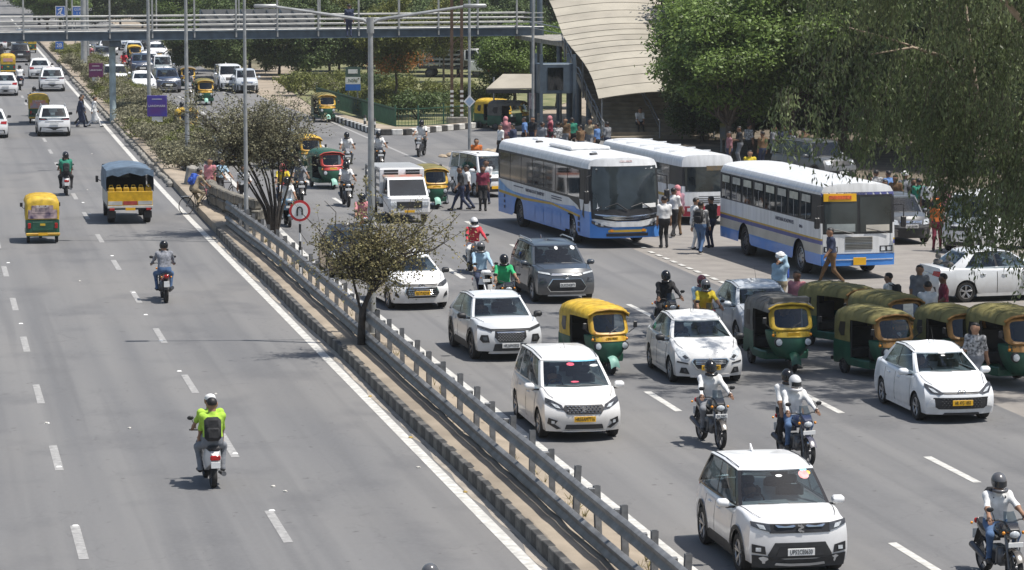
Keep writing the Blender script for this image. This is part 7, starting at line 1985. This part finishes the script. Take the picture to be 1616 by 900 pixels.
def motorcycle(label, pm, group='motorcycles', fairing=True, platetext='', rear_plate=True):
    t = thing('motorcycle', label, 'motorcycle', group=group)
    spoke_wheel(t, .66, .30, .10); spoke_wheel(t, -.64, .30, .12)
    g = G(); g.box(-.12, .12, -.16, .28, .26, .58, .05); g.lathe([(.11, -.16), (.11, .16)], 14, 'x', (0, -.02, .38)); g.tube([(0, .2, .5), (0, .32, .42)], .08, 8); g.link('engine', ENG, t, 40)
    g = G(); g.tube([(0, .46, .92), (0, .30, .55), (0, .05, .3), (0, -.3, .36), (0, -.62, .30)], .03, 6); g.tube([(0, .42, .86), (0, -.1, .74), (0, -.55, .70), (0, -.85, .80)], .03, 6); g.link('frame', BLACKP, t, 50)
    g = G(); rings = []
    for y, w_, z0, z1 in ((-.14, .08, .74, .86), (-.02, .13, .72, .93), (.14, .155, .72, .99), (.28, .145, .74, .985), (.38, .08, .80, .93)): rings.append([(w_ * .7, y, z0), (w_, y, lerp(z0, z1, .5)), (w_ * .7, y, z1 - .03), (0, y, z1), (-w_ * .7, y, z1 - .03), (-w_, y, lerp(z0, z1, .5)), (-w_ * .7, y, z0)])
    g.loft(rings); g.link('tank', pm, t, 60)
    g = G(); rings = []
    for y, w_, z in ((-.10, .09, .80), (-.25, .12, .79), (-.5, .125, .82), (-.72, .11, .87), (-.82, .06, .88)): rings.append([(w_, y, z - .07), (w_ * .9, y, z), (0, y, z + .012), (-w_ * .9, y, z), (-w_, y, z - .07)])
    g.loft(rings); g.link('seat', SEAT, t, 50)
    g = G(); rings = []
    for y, w_, z0, z1 in ((-.2, .10, .60, .74), (-.5, .115, .66, .77), (-.8, .08, .74, .83), (-.95, .04, .80, .85)): rings.append([(w_, y, z0), (w_, y, z1), (-w_, y, z1), (-w_, y, z0)])
    g.loft(rings); g.link('tail_panel', pm, t, 50)
    g = G(); g.box(-.07, .07, -.99, -.94, .76, .85, .02); g.link('tail_light', REDL, t, 40)
    for s in (-1, 1):
        g = G(); g.tube([(s * .085, .66, .30), (s * .085, .50, .74), (s * .08, .42, .98)], [.022, .028, .022], 8); g.link('fork', ENG, t, 50)
        g = G(); g.tube([(0, .42, 1.0), (s * .18, .40, 1.06), (s * .36, .32, 1.05)], .014, 6); g.tube([(s * .26, .36, 1.055), (s * .37, .315, 1.05)], .02, 7); g.link('handlebar', BLACKP, t, 50)
        g = G(); g.tube([(s * .24, .38, 1.06), (s * .30, .40, 1.20)], .007, 5); g.ball((s * .33, .39, 1.24), .055, 10, (1.2, .35, .8)); g.link('mirror', BLACKP, t, 50)
        g = G(); g.ball((s * .17, .60, .88), .03, 8); g.ball((s * .14, -.9, .78), .025, 8); g.link('indicator', AMBER, t, 50)
        g = G(); g.tube([(s * .08, -.15, .30), (s * .22, -.15, .33)], .014, 6); g.tube([(s * .1, .12, .30), (s * .23, .12, .32)], .014, 6); g.link('footpeg', BLACKP, t)
    g = G(); g.tube([(.14, .2, .30), (.16, -.1, .27), (.17, -.4, .36), (.18, -.78, .45)], [.025, .028, .05, .055], 10); g.link('exhaust', mat('heat_shield', (.10, .10, .105), .4, metal=.6), t, 50)
    g = G(); rows = []
    for k in range(8): a = math.pi * (.15 + .75 * k / 7); rows.append([(x, .66 + math.cos(a) * .34, .30 + math.sin(a) * .34 - .02 * abs(x) / .06) for x in (-.065, 0, .065)])
    g.loft(rows, closed=False, cap0=False, cap1=False); g.link('front_mudguard', pm, t, 60)
    g = G(); g.poly([(-.07, -.82, .70), (.07, -.82, .70), (.07, -1.0, .42), (-.07, -1.0, .42)], (0, .02, .01)); g.link('rear_mudguard', BLACKP, t)
    g = G(); rings = []
    for y, w_, z0, z1 in ((.44, .13, .80, 1.04), (.56, .14, .76, 1.02), (.66, .10, .80, .94)): rings.append([(w_ * .6, y, z0), (w_, y, lerp(z0, z1, .55)), (w_ * .7, y, z1), (-w_ * .7, y, z1), (-w_, y, lerp(z0, z1, .55)), (-w_ * .6, y, z0)])
    g.loft(rings); hc = g.link('headlight_cowl', pm, t, 50)
    g = G(); g.ball((0, .655, .86), .085, 12, (1.1, .35, .7)); g.link('headlight', LENS, hc, 60)
    if fairing:
        g = G(); g.grid(lambda u, v: (lerp(-.13, .13, u) * lerp(1, .7, v), lerp(.54, .42, v) - .5 * (u - .5) ** 2 * .4, lerp(1.0, 1.20, v)), 6, 3); g.link('windscreen', GLASS, t, 60)
    g = G(); g.tube([(-.20, .36, .35), (-.20, .40, .62), (0, .44, .64), (.20, .40, .62), (.20, .36, .35)], .013, 6); g.link('crash_guard', ENG, t, 50)
    plate(t, (0, .71, .70), platetext, PLW, .26, .08)
    if rear_plate: plate(t, (0, -1.0, .58), '', PLW, .16, .16, rz=0)
    return t
def scooter(label, pm, group='scooters'):
    t = thing('scooter', label, 'scooter', group=group)
    spoke_wheel(t, .60, .22, .10); spoke_wheel(t, -.58, .22, .11)
    g = G(); rings = []
    for y, w_, z0, z1 in ((-.12, .15, .30, .68), (-.3, .17, .30, .74), (-.55, .165, .38, .76), (-.78, .12, .48, .74), (-.92, .06, .56, .68)): rings.append([(w_ * .8, y, z0), (w_, y, lerp(z0, z1, .5)), (w_ * .85, y, z1), (-w_ * .85, y, z1), (-w_, y, lerp(z0, z1, .5)), (-w_ * .8, y, z0)])
    g.loft(rings); g.link('rear_body', pm, t, 50)
    g = G(); g.box(-.16, .16, -.16, .36, .24, .32, .03); g.link('floorboard', BLACKP, t, 40)
    g = G(); g.loft([[(x * w_, y - .10 * abs(x) ** 2, z) for x in (-1, -.6, 0, .6, 1)] for z, w_, y in ((.24, .14, .42), (.42, .20, .46), (.62, .21, .46), (.80, .17, .44), (.92, .13, .42))], closed=False, cap0=False, cap1=False)
    g.f = g.f + [tuple(i + 0 for i in f[::-1]) for f in g.f]; g.mi = g.mi * 2; g.link('apron', pm, t, 60)
    g = G(); g.box(-.13, .13, -.80, -.08, .74, .84, .04); g.link('seat', SEAT, t, 40)
    g = G(); g.box(-.15, .15, .34, .52, .90, 1.04, .05); hs = g.link('handlebar_cowl', pm, t, 45); g = G(); g.ball((0, .51, .96), .085, 12, (1.1, .3, .65)); g.link('headlight', LENS, hs, 60)
    for s in (-1, 1):
        g = G(); g.tube([(s * .12, .42, .98), (s * .34, .34, 1.0)], .018, 7); g.link('handlebar', BLACKP, t, 50); g = G(); g.tube([(s * .2, .42, 1.0), (s * .28, .42, 1.18)], .007, 5); g.ball((s * .31, .41, 1.22), .055, 10, (1.2, .35, .8)); g.link('mirror', BLACKP, t, 50)
        g = G(); g.ball((s * .15, .45, .82), .035, 8, (1, .5, .6)); g.link('indicator', AMBER, t, 50)
    g = G(); g.tube([(0, .60, .22), (0, .50, .6), (0, .42, .92)], .035, 8); g.link('steering_column', BLACKP, t, 50)
    g = G(); g.box(-.075, .075, .48, .74, .38, .47, .04); g.link('front_mudguard', pm, t, 40)
    g = G(); g.box(-.10, .10, -.95, -.90, .58, .68, .02); g.link('tail_light', REDL, t, 40); g = G(); g.tube([(.17, -.2, .24), (.18, -.8, .30)], [.03, .05], 9); g.link('exhaust', ENG, t, 50)
    plate(t, (0, .50, .74), '', PLW, .22, .08); plate(t, (0, -.97, .50), '', PLW, .18, .12, rz=0)
    return t
def bicycle(label, m=BLACKP):
    t = thing('bicycle', label, 'bicycle', group='bicycles')
    for y in (-.52, .52):
        g = G(); g.tube([(0, y + .33 * math.cos(a), .34 + .33 * math.sin(a)) for a in [2 * math.pi * k / 28 for k in range(29)]], .018, 6); w_ = g.link('wheel', TYRE, t, 50); g = G()
        for k in range(14): a = 2 * math.pi * k / 14; g.tube([(0, y, .34), (0, y + .32 * math.cos(a), .34 + .32 * math.sin(a))], .003, 3)
        g.link('spokes', STEEL, w_)
    g = G()
    for a, b in (((0, -.52, .34), (0, -.05, .30)), ((0, -.52, .34), (0, -.18, .82)), ((0, -.05, .30), (0, -.2, .90)), ((0, -.18, .80), (0, .34, .84)), ((0, -.05, .30), (0, .36, .78)), ((0, .32, .98), (0, .52, .34))): g.tube([a, b], .017, 6)
    g.link('frame', m, t, 50)
    g = G(); g.tube([(-.26, .34, 1.02), (-.1, .40, 1.02), (0, .33, .98), (.1, .40, 1.02), (.26, .34, 1.02)], .014, 6); g.link('handlebar', STEEL, t, 50)
    g = G(); g.ball((0, -.22, .92), .10, 10, (.8, 1.3, .35)); g.link('saddle', SEAT, t, 50); g = G(); g.tube([(-.14, -.05, .18), (0, -.05, .30), (.14, -.05, .42)], .014, 6); g.link('pedals', STEEL, t)
    g = G(); g.box(-.09, .09, -.72, -.3, .70, .72); g.link('carrier', STEEL, t)
    return t
# ================================================================== riders and people, placed
OWN = {}
def bike(kind, pm, label, px, py, rz, fairing=True, text=''):
    key = (kind, fairing, text); L = 1.42 if kind == 'm' else 1.3
    if key not in OWN:
        t = motorcycle(label, pm, fairing=fairing, platetext=text) if kind == 'm' else scooter(label, pm)
        OWN[key] = (t, pm); put(t, px, py, L, rz); return t
    src, om = OWN[key]
    return copy_tree(src, label, front_at(px, py, L, rz), rz, 'motorcycles' if kind == 'm' else 'scooters', remap={om.name: pm})
def on(t, label, key, top, bot, **kw):
    return person(label, key, top, bot, t.location, t.rotation_euler.z, **kw)
P_BLACK = paint('bike_black', (.015, .015, .017), .25); P_NAVY = paint('bike_navy', (.015, .025, .07), .25); P_RED = paint('bike_red', (.30, .02, .02)); P_WH = paint('scooter_white', (.66, .66, .66)); P_GREY = paint('bike_grey', (.22, .22, .23)); P_BLU = paint('scooter_blue', (.16, .30, .42))
H_BLK = BLKP0; H_GRY = mat('helmet_grey', (.10, .10, .105), .25, var=.2, coat=.3); H_WHT = mat('helmet_white', (.6, .6, .6), .3, coat=.3); H_RED = mat('helmet_red', (.35, .05, .05), .3, coat=.3); H_MAR = mat('helmet_maroon', (.14, .02, .03), .3, coat=.3)

t = bike('m', P_BLACK, 'black motorcycle with a small windscreen in front of the sedan taxi', 1137, 709, ON + R(3), True, 'DL3SC') ; on(t, 'motorcyclist in a white shirt and blue scarf passing the sedan taxi', 'ride', C_WHITE, C_GREY, head='helmet', headm=H_BLK, sleeve='long')
t = bike('m', P_NAVY, 'dark blue motorcycle carrying two people behind the white SUV', 1275, 737, ON + R(6)); on(t, 'rider in a white shirt and white-topped helmet with a passenger', 'ride', C_WHITE, C_DENIM, head='helmet', headm=H_WHT, sleeve='long'); on(t, 'pillion passenger in a white T-shirt and black helmet', 'pillion', C_WHITE, C_BLACK, head='helmet', headm=H_BLK)
t = bike('m', P_BLACK, 'black motorcycle cut off by the bottom right corner', 1600, 926, ON + R(2)); on(t, 'rider in white shirt and blue jeans at the bottom right corner', 'ride', C_WHITE, C_DENIM, head='helmet', headm=H_GRY)
backpack('black backpack on the rider at the bottom right corner', t.location + Vector((0, 0, 1.28)) - Vector((-math.sin(ON), math.cos(ON), 0)) * .26, ON, C_BLACK, .9)
t = bike('m', P_BLACK, 'black motorcycle half hidden behind the sedan taxi', 1062, 536, ON + R(2)); on(t, 'rider all in black behind the sedan taxi', 'ride', C_BLACK, C_BLACK, head='helmet', headm=H_BLK, sleeve='long')
t = bike('m', P_RED, 'red motorcycle hidden behind the roof of the sedan taxi', 1124, 553, ON); on(t, 'rider in a yellow shirt behind the sedan taxi', 'ride', C_YEL, C_NAVY, head='helmet', headm=H_GRY); on(t, 'passenger in pale blue with a maroon helmet behind the yellow shirt', 'pillion', C_SKY, C_GREY, head='helmet', headm=H_MAR)
t = bike('m', P_GREY, 'grey motorcycle ridden by the person in red', 756, 434, ON + R(2), False); on(t, 'rider in a red jacket with white helmet and white face scarf', 'ride', C_RED, C_WHITE, head='helmet', headm=H_WHT, sleeve='long')
t = bike('s', P_WH, 'white scooter behind the pearl white crossover', 769, 484, ON + R(3)); on(t, 'scooter rider in pale blue behind the pearl crossover', 'scoot', C_SKY, C_NAVY, head='helmet', headm=H_GRY, sleeve='long')
t = bike('m', P_BLACK, 'black motorcycle beside the dark blue-grey SUV', 803, 505, ON, False); on(t, 'rider in a bright green T-shirt beside the dark SUV', 'ride', C_GREEN, C_BLACK, head='helmet', headm=H_BLK)
t = bike('m', P_BLACK, 'black motorcycle beside the green auto with the red frame', 550, 327, ON, False); on(t, 'motorcyclist in white beside the green auto with the red frame', 'ride', C_WHITE, C_BLACK, head='helmet', headm=H_BLK)
t = bike('m', P_GREY, 'motorcycle left of the lamp pole, far one of two', 549, 271, ON + R(-4), False); on(t, 'motorcyclist in white left of the tall lamp pole', 'ride', C_WHITE, C_GREY, head='helmet', headm=H_BLK)
t = bike('m', P_BLACK, 'motorcycle just right of the tall lamp pole', 601, 269, ON, False); on(t, 'motorcyclist in white just right of the tall lamp pole', 'ride', C_WHITE, C_BLACK, head='helmet', headm=H_BLK)
t = bike('m', P_GREY, 'motorcycle turning in from the side road', 661, 248, ON - R(20), False); on(t, 'motorcyclist in white turning in from the side road', 'ride', C_WHITE, C_BLACK, head='helmet', headm=H_BLK)
t = bike('s', P_RED, 'red scooter behind the thorny tree twigs', 577, 390, ON); on(t, 'scooter rider in pink behind the thorny tree twigs', 'scoot', C_PINK, C_GREY, head='helmet', headm=H_BLK)
t = bike('s', P_BLU, 'pale blue scooter to the left of the U-turn sign', 457, 359, ON); on(t, 'scooter rider in white to the left of the U-turn sign', 'scoot', C_WHITE, C_SKY, head='helmet', headm=H_BLK)
t = bike('m', P_RED, 'motorcycle right of the olive tree stems', 450, 331, ON, False); on(t, 'rider with a red helmet and yellow vest right of the olive tree', 'ride', C_YEL, C_NAVY, head='helmet', headm=H_RED)
t = bike('m', P_BLACK, 'dark motorcycle between the olive tree and the green auto', 476, 322, ON, False); on(t, 'rider in dark clothes between the olive tree and green auto', 'ride', C_GREY, C_BLACK, head='helmet', headm=H_BLK)
t = bike('m', P_GREY, 'distant motorcycle in front of the black-topped auto', 300, 155, ON, False); on(t, 'distant motorcyclist in front of the black-topped auto', 'ride', C_GREY, C_BLACK, head='helmet', headm=H_BLK)
t = bike('m', P_BLACK, 'distant motorcycle beside the purple LANDMARK board', 289, 213, ON, False); on(t, 'distant motorcyclist in white beside the purple board', 'ride', C_WHITE, C_BLACK, head='helmet', headm=H_BLK)
t = bike('m', P_RED, 'distant red motorcycle beside the footbridge pillar', 197, 117, ON, False); on(t, 'distant rider in red beside the footbridge pillar', 'ride', C_RED, C_BLACK, head='helmet', headm=H_BLK)
t = bike('m', P_RED, 'distant red motorcycle left of the footbridge pillar', 143, 104, ON, False); on(t, 'distant rider in pink left of the footbridge pillar', 'ride', C_PINK, C_GREY, head='helmet', headm=H_WHT)
# --- driving away on the left carriageway
t = bike('s', P_WH, 'white and red scooter carrying two people in the near left lanes', 337, 770, R(2)); on(t, 'scooter rider in a white cap in the near left lanes', 'scoot', C_LIME, C_GREY, head='cap', headm=C_WHITE, z=0)
pl = on(t, 'scooter passenger in a lime shirt wearing a black backpack', 'pillion', C_LIME, C_GREY, head='hair', sleeve='short', z=-.06)
backpack('black backpack worn by the lime-shirted scooter passenger', t.location + Vector((0, -.66, 1.17)), R(2), C_BLACK, 1.0, .1)
t = bike('m', P_RED, 'red-tailed motorcycle driving away alone in the left lanes', 262, 478, R(0), False); on(t, 'motorcyclist in a grey checked shirt driving away alone', 'ride', C_STRIPE, C_DENIM, head='helmet', headm=H_BLK, sleeve='long')
t = bike('s', P_WH, 'scooter carrying two riders in green beyond the purple-advert auto', 105, 309, R(0)); on(t, 'front scooter rider in green beyond the purple-advert auto', 'scoot', C_TEAL, C_BLACK, head='helmet', headm=H_BLK); on(t, 'rear scooter rider in green with a dark backpack', 'pillion', C_TEAL, C_BLACK, head='helmet', headm=H_BLK, z=-.05)
backpack('dark backpack of the rear rider in green', t.location + Vector((0, -.72, 1.17)), 0, C_BLACK, .85, .1)
t = bike('m', P_BLACK, 'distant motorcycle driving away between white cars', 32, 143, R(0), False); on(t, 'distant motorcyclist in white driving away between white cars', 'ride', C_WHITE, C_NAVY, head='helmet', headm=H_BLK)
t = bike('m', P_BLACK, 'motorcycle ahead of the auto with the red advert', 55, 184, R(0), False); on(t, 'motorcyclist in grey ahead of the auto with the red advert', 'ride', C_GREY, C_BLACK, head='helmet', headm=H_BLK)
t = bike('m', P_BLACK, 'motorcycle at the far left edge beside the yellow auto', 3, 102, R(0), False); on(t, 'distant rider in dark clothes at the far left edge', 'ride', C_BLACK, C_BLACK, head='helmet', headm=H_BLK)
t = bike('m', P_BLACK, 'motorcycle entering at the bottom edge of the picture', 690, 1098, R(0), False); on(t, 'rider whose dark helmet shows at the bottom edge', 'ride', C_GREY, C_BLACK, head='helmet', headm=H_GRY)
# --- cyclists and people at the gap in the median
b = bicycle('black bicycle with its rider at the gap by the stone wall'); b.location = pix(312, 338); b.rotation_euler.z = -R(62)
person('cyclist in beige with a blue backpack at the median gap', 'cycle', C_KHAKI, C_KHAKI, b.location, -R(62)); backpack('bright blue backpack on the cyclist at the median gap', b.location + Vector((.0, .02, 1.33)) + Vector((-.10, -.06, 0)), -R(62), cloth('royal', (.03, .09, .42)), 1.0, .45)
b2 = bicycle('bicycle standing behind the stone block wall'); b2.location = pix(357, 320); b2.rotation_euler.z = -R(150)
person('man in a pale blue shirt holding the bicycle behind the wall', 'push', C_SKY, C_BLACK, pix(347, 318), -R(140))
person('woman in pink with long dark hair behind the stone wall', 'stand', C_PINK, C_MAROON, pix(332, 319), R(150), dress=True)
person('man in white and black standing among the olive tree stems', 'stand2', C_WHITE, C_BLACK, pix(385, 332), R(160))
person('pedestrian in a navy kurta crossing the left carriageway', 'walk2', C_NAVY, C_NAVY, pix(127, 201), -R(80), sleeve='long', dress=True)
person('second pedestrian in black just behind the navy kurta', 'walk', C_BLACK, C_BLACK, pix(128.5, 197), -R(80), sleeve='long')
person('pedestrian in a white kurta crossing beside the median line', 'walk', C_WHITE, C_WHITE, pix(148.5, 201), -R(80), sleeve='long', dress=True)
# --- around the buses
pp = [('man in a white shirt seen from behind beside the coach', 'stand', C_WHITE, C_BLACK, 1048, 391, 10, 'hair'), ('man in white walking along between coach and white bus', 'walk2', C_WHITE, C_BLACK, 1062, 374, -30, 'hair'), ('woman in a mauve head scarf between the buses', 'stand2', cloth('mauve', (.35, .20, .25)), C_BROWN, 1069, 371, 20, 'scarf'),
      ('man in a white shirt near the rear wheel of the ordinary bus', 'talk', C_WHITE, C_WHITE, 1096, 394, -60, 'hair'), ('man in a checked shirt and jeans with a backpack by the ordinary bus', 'walk2', C_PLAID, C_DENIM, 1105, 400, -20, 'hair'), ('person in dark clothes leaning on the back of the ordinary bus', 'stand', C_BLACK, C_NAVY, 1122, 391, 40, 'hair'),
      ('man in a navy vest and brown trousers striding past the ordinary bus', 'walk', C_NAVY, C_BROWN, 1312, 449, 100, 'hair'), ('man in a white turban and grey-blue shirt raising his hand', 'shade', C_SKY, C_KHAKI, 1231, 500, 150, 'turban'), ('person behind the dark auto next to the turbaned man', 'stand', C_PINK, C_NAVY, 1257, 532, 150, 'hair'),
      ('man in a white shirt with a black backpack behind the autos', 'stand', C_WHITE, C_NAVY, 1402, 536, 60, 'hair'), ('man with a cloth over his shoulder facing the camera', 'stand2', C_GREY, C_GREY, 1450, 521, 180, 'hair'), ('person in white and pink holding a blue bag behind the autos', 'stand', C_WHITE, C_GREY, 1463, 552, 0, 'hair'), ('man in a maroon shirt and jeans beside the parked white sedan', 'stand2', C_MAROON, C_DENIM, 1488, 537, 90, 'hair'),
      ('man in a checked shirt walking past the white taxi', 'walk2', C_PLAID, C_GREY, 1538, 628, 150, 'hair'),
      ('person in a black top striding in front of the white van', 'walk', C_BLACK, C_NAVY, 728, 333, 100, 'hair'), ('man in white walking beside the white van', 'walk2', C_WHITE, C_NAVY, 738, 331, 80, 'hair'), ('person bending towards the green auto by the goods carrier', 'bend', C_GREY, C_GREY, 706, 322, 60, 'hair'), ('man in dark clothes with a red bag by the white van', 'stand', C_MAROON, C_BLACK, 762, 333, 180, 'hair'),
      ('man in pale blue waiting behind the walkers', 'stand', C_SKY, C_GREY, 742, 306, 170, 'hair'), ('man in denim blue waiting behind the walkers', 'stand2', C_BLUE, C_NAVY, 754, 308, 200, 'hair'), ('man in white with papers by the white van', 'talk', C_WHITE, C_NAVY, 768, 322, 160, 'hair'), ('person behind the rubble heap by the white van', 'stand', C_ORNG, C_GREY, 752, 282, 170, 'hair'),
      ('person in yellow standing behind the ordinary bus roof', 'stand2', C_YEL, C_GREY, 1183, 304, 180, 'hair')]
for (lab, key, a, b_, px, py, rz, hd_) in pp:
    person(lab, key, a, b_, pix(px, py), R(rz) - YAW, head=hd_, skin=SKD if px % 3 == 0 else SK, sleeve='long' if px % 2 else 'short')
for (px, py, rz, m, lab) in ((1105, 400, -20, C_BLACK, 'black backpack on the man in the checked shirt and jeans'), (1231, 500, 150, cloth('royal', (.03, .09, .42)), 'blue backpack on the turbaned man'), (1402, 536, 60, C_BLACK, 'black backpack on the white-shirted man behind the autos')):
    a_ = R(rz) - YAW; backpack(lab, pix(px, py) + Vector((math.sin(a_), -math.cos(a_), 0)) * .13 + Vector((0, 0, 1.27)), a_, m, .95)
g = G(); g.loft([[(-.15, -.05, 0), (.15, -.05, 0), (.15, .05, 0), (-.15, .05, 0)], [(-.13, -.03, .3), (.13, -.03, .3), (.13, .03, .3), (-.13, .03, .3)]]); hb_ = thing('carry_bag', 'blue cloth bag held behind the autos', 'bag', pix(1471, 552) + Vector((0, 0, .55))); g.link('bag', cloth('cyan', (.04, .28, .42)), hb_); g = G(); g.tube([(-.08, 0, .29), (-.05, 0, .45), (.05, 0, .45), (.08, 0, .29)], .01, 5); g.link('handle', C_BLACK, hb_)
person('person sitting on the steps under the stair canopy', 'sit', C_WHITE, C_BLACK, Vector((sx + 2.1, sy_ + 1.0, .38)), R(180))
person('person in navy walking across the footbridge', 'stand', C_NAVY, C_NAVY, Vector((0, 0, 0)), 0)
fb = [o for o in COL.objects if o.get('label', '').startswith('person in navy walking across')][0]
q_ = pix_at(551, 45, depth_of(pix(551, 59, 5.25)) + 1.0); fb.location = (q_.x, q_.y, 5.25)
# waiting crowd by the shelter and stairs
cols = [C_WHITE, cloth('shaded_pink', (.28, .13, .15)), C_NAVY, C_BLUE, C_BLACK, C_GREY, C_MAROON, C_PLAID, C_BROWN, C_TEAL, C_BROWN, C_KHAKI, C_BLUE, C_GREY]  # clothes picked darker, standing in for the shade over this crowd
names_ = ['white', 'shaded pink', 'navy', 'blue', 'black', 'grey', 'maroon', 'checked cloth', 'brown', 'teal', 'dark brown', 'khaki', 'plain blue', 'dark grey']
for i in range(14):
    px = 788 + i * 13 + rnd.uniform(-3, 3); py = 246 + rnd.uniform(-7, 9) + (3 if i > 8 else 0)
    person('%s person from the left, in %s, of the crowd waiting behind the coach' % (ORD[i], names_[i]), ('stand', 'stand2', 'talk', 'walk2')[i % 4], cols[i], (C_BLACK, C_NAVY, C_GREY)[i % 3], pix(px, py), rnd.uniform(0, 6.3), head='scarf' if i in (1, 6) else 'hair', skin=SKD if i % 2 else SK, group='people waiting behind the coach', dress=i in (1, 6))
for i in range(12):
    px = 1372 + i * 11 + rnd.uniform(-4, 4); py = 352 + rnd.uniform(-18, 16)
    person('%s person from the left, in %s, in the shade behind the grey hatchback' % (ORD[i], names_[(i * 5 + 2) % 14]), ('stand2', 'stand', 'walk2', 'talk')[i % 4], cols[(i * 5 + 2) % 14], (C_NAVY, C_GREY, C_BLACK)[i % 3], pix(px, py), rnd.uniform(0, 6.3), head='turban' if i == 5 else 'hair', skin=SKD, group='people in the shade of the trees')
for i in range(8):
    px = 1150 + i * 17 + rnd.uniform(-4, 4); py = 262 + rnd.uniform(-10, 8)
    person('%s person from the left, in %s, under the trees behind the buses' % (ORD[i], names_[(i * 3 + 1) % 14]), ('stand', 'talk', 'stand2')[i % 3], cols[(i * 3 + 1) % 14], (C_NAVY, C_GREY, C_BLACK)[i % 3], pix(px, py), rnd.uniform(0, 6.3), skin=SKD, group='people under the trees behind the buses')
person('person in orange at the right end of the shaded crowd', 'stand2', C_ORNG, C_MAROON, pix(1478, 396), R(170), head='scarf', headm=C_ORNG)
# drivers and a passenger in the near autos
for t_, lab, c_, k_ in ((a1, 'driver in grey inside the yellow-topped auto', C_GREY, 1.0), (a2, 'driver in dark blue inside the grey-roofed auto', C_NAVY, 1.0), (aF, 'driver in brown inside the nearest olive-topped auto', C_BROWN, 1.0)):
    rz = t_.rotation_euler.z; person(lab, 'drive', c_, C_KHAKI, t_.location + Vector((-math.sin(rz), math.cos(rz), 0)) * .12, rz, z=.03, scale=.92, skin=SKD)
rz = a2.rotation_euler.z
person('passenger in blue jeans sitting inside the grey-roofed auto', 'sit', C_NAVY, C_DENIM, a2.location + Vector((math.sin(rz), -math.cos(rz), 0)) * .62 + Vector((-.25 * -math.cos(rz) * -1, 0, 0)), rz, z=.34, scale=.9)

# ================================================================== small litter and weeds
lit = random.Random(12)
LITW = mat('litter_paper', (.55, .53, .48), .8, var=.2); LITY = mat('litter_leaf', (.40, .28, .08), .8, var=.3)
def litter(nm, label, spots, m, r_):
    for i, (px, py) in enumerate(spots):
        g = G(); n = 6; pts = [(math.cos(2 * math.pi * k / n) * r_ * lit.uniform(.5, 1.2), math.sin(2 * math.pi * k / n) * r_ * lit.uniform(.5, 1.2), lit.uniform(0, r_ * .5)) for k in range(n)]
        g.add(pts + [(0, 0, r_ * .6)] + [(x, y, -.003) for x, y, z in pts], [(k, (k + 1) % n, n) for k in range(n)] + [(n + 1 + k, n + 1 + (k + 1) % n, (k + 1) % n, k) for k in range(n)])
        tag(g.link(nm, m, None, 40, loc=pix(px, py, .006)), label % ORD[i], 'litter', 'scraps of litter')
litter('litter_scrap', '%s pale paper scrap from the top on the left road', ((145, 243), (138, 300), (126, 444), (341, 622), (74, 668), (205, 676), (661, 738), (432, 768), (450, 776)), LITW, .05)
litter('dry_leaf', '%s dry yellow leaf scrap from the top beside the median line', ((390, 388), (584, 626), (648, 691), (734, 777)), LITY, .06)
rg = random.Random(77); nr = np.random.default_rng(77); VV = []
for k in range(260):
    y = rg.uniform(44, 112); x = rail_x(y) + rg.choice((rg.uniform(.35, 1.1), rg.uniform(-.25, .05))); m = rg.randint(4, 14); b0 = np.array([x, y, .14])
    d = nr.normal(size=(m, 3)) * .35; d[:, 2] = nr.uniform(.5, 1.2, m); l = nr.uniform(.06, .22, m)[:, None]; d = d / np.linalg.norm(d, axis=1)[:, None] * l; w_ = np.stack([-d[:, 1], d[:, 0], 0 * d[:, 0]], 1) * .12 + .004
    V = np.empty((m, 4, 3)); V[:, 0] = b0 - w_; V[:, 1] = b0 + w_; V[:, 2] = b0 + d + w_ * .3; V[:, 3] = b0 + d - w_ * .3; VV.append(V)
tag(obj_of(quads('weeds', np.concatenate(VV), mat('dry_weed', (.30, .26, .12), .9, var=.3, island=.4, trans=.2)), 'dry_weeds'), 'dry yellow weeds and straw along the guard rail', 'weeds', kind='stuff')

# drivers behind the windscreens of the near cars
for t_, yc_, w_, lab, c_ in ((c1, .92, .895, 'driver in grey behind the wheel of the white compact SUV', C_GREY), (c2, 1.28, .8675, 'driver in blue behind the wheel of the seven-seat taxi', C_BLUE), (c3, .98, .8675, 'driver in white behind the wheel of the sedan taxi by the autos', C_WHITE), (c4, .98, .84, 'driver in khaki behind the wheel of the taxi with black grille', C_KHAKI), (c5, .92, .88, 'driver in navy behind the wheel of the pearl crossover', C_NAVY)):
    rz = t_.rotation_euler.z; f_ = Vector((-math.sin(rz), math.cos(rz), 0)); r_ = Vector((math.cos(rz), math.sin(rz), 0))
    person(lab, 'drive', c_, C_BLACK, t_.location + f_ * (yc_ - .86) + r_ * (w_ * .42), rz, z=-.26, scale=.95, skin=SK)

# ================================================================== the hazy air over the road
hz = G(); hz.box(-915, 1315, -75, 2215, -1.1, 24)
hm_ = bpy.data.materials.new('haze_air'); hm_.use_nodes = True; hn = hm_.node_tree; hn.nodes.remove(hn.nodes['Principled BSDF'])
pv = hn.nodes.new('ShaderNodeVolumePrincipled'); pv.inputs['Density'].default_value = 0.00018; pv.inputs['Color'].default_value = (.86, .88, .90, 1); pv.inputs['Anisotropy'].default_value = .2
hn.links.new(pv.outputs[0], hn.nodes['Material Output'].inputs['Volume'])
tag(hz.link('haze', hm_), 'thin pale summer haze filling the air over the road', 'haze', kind='stuff')
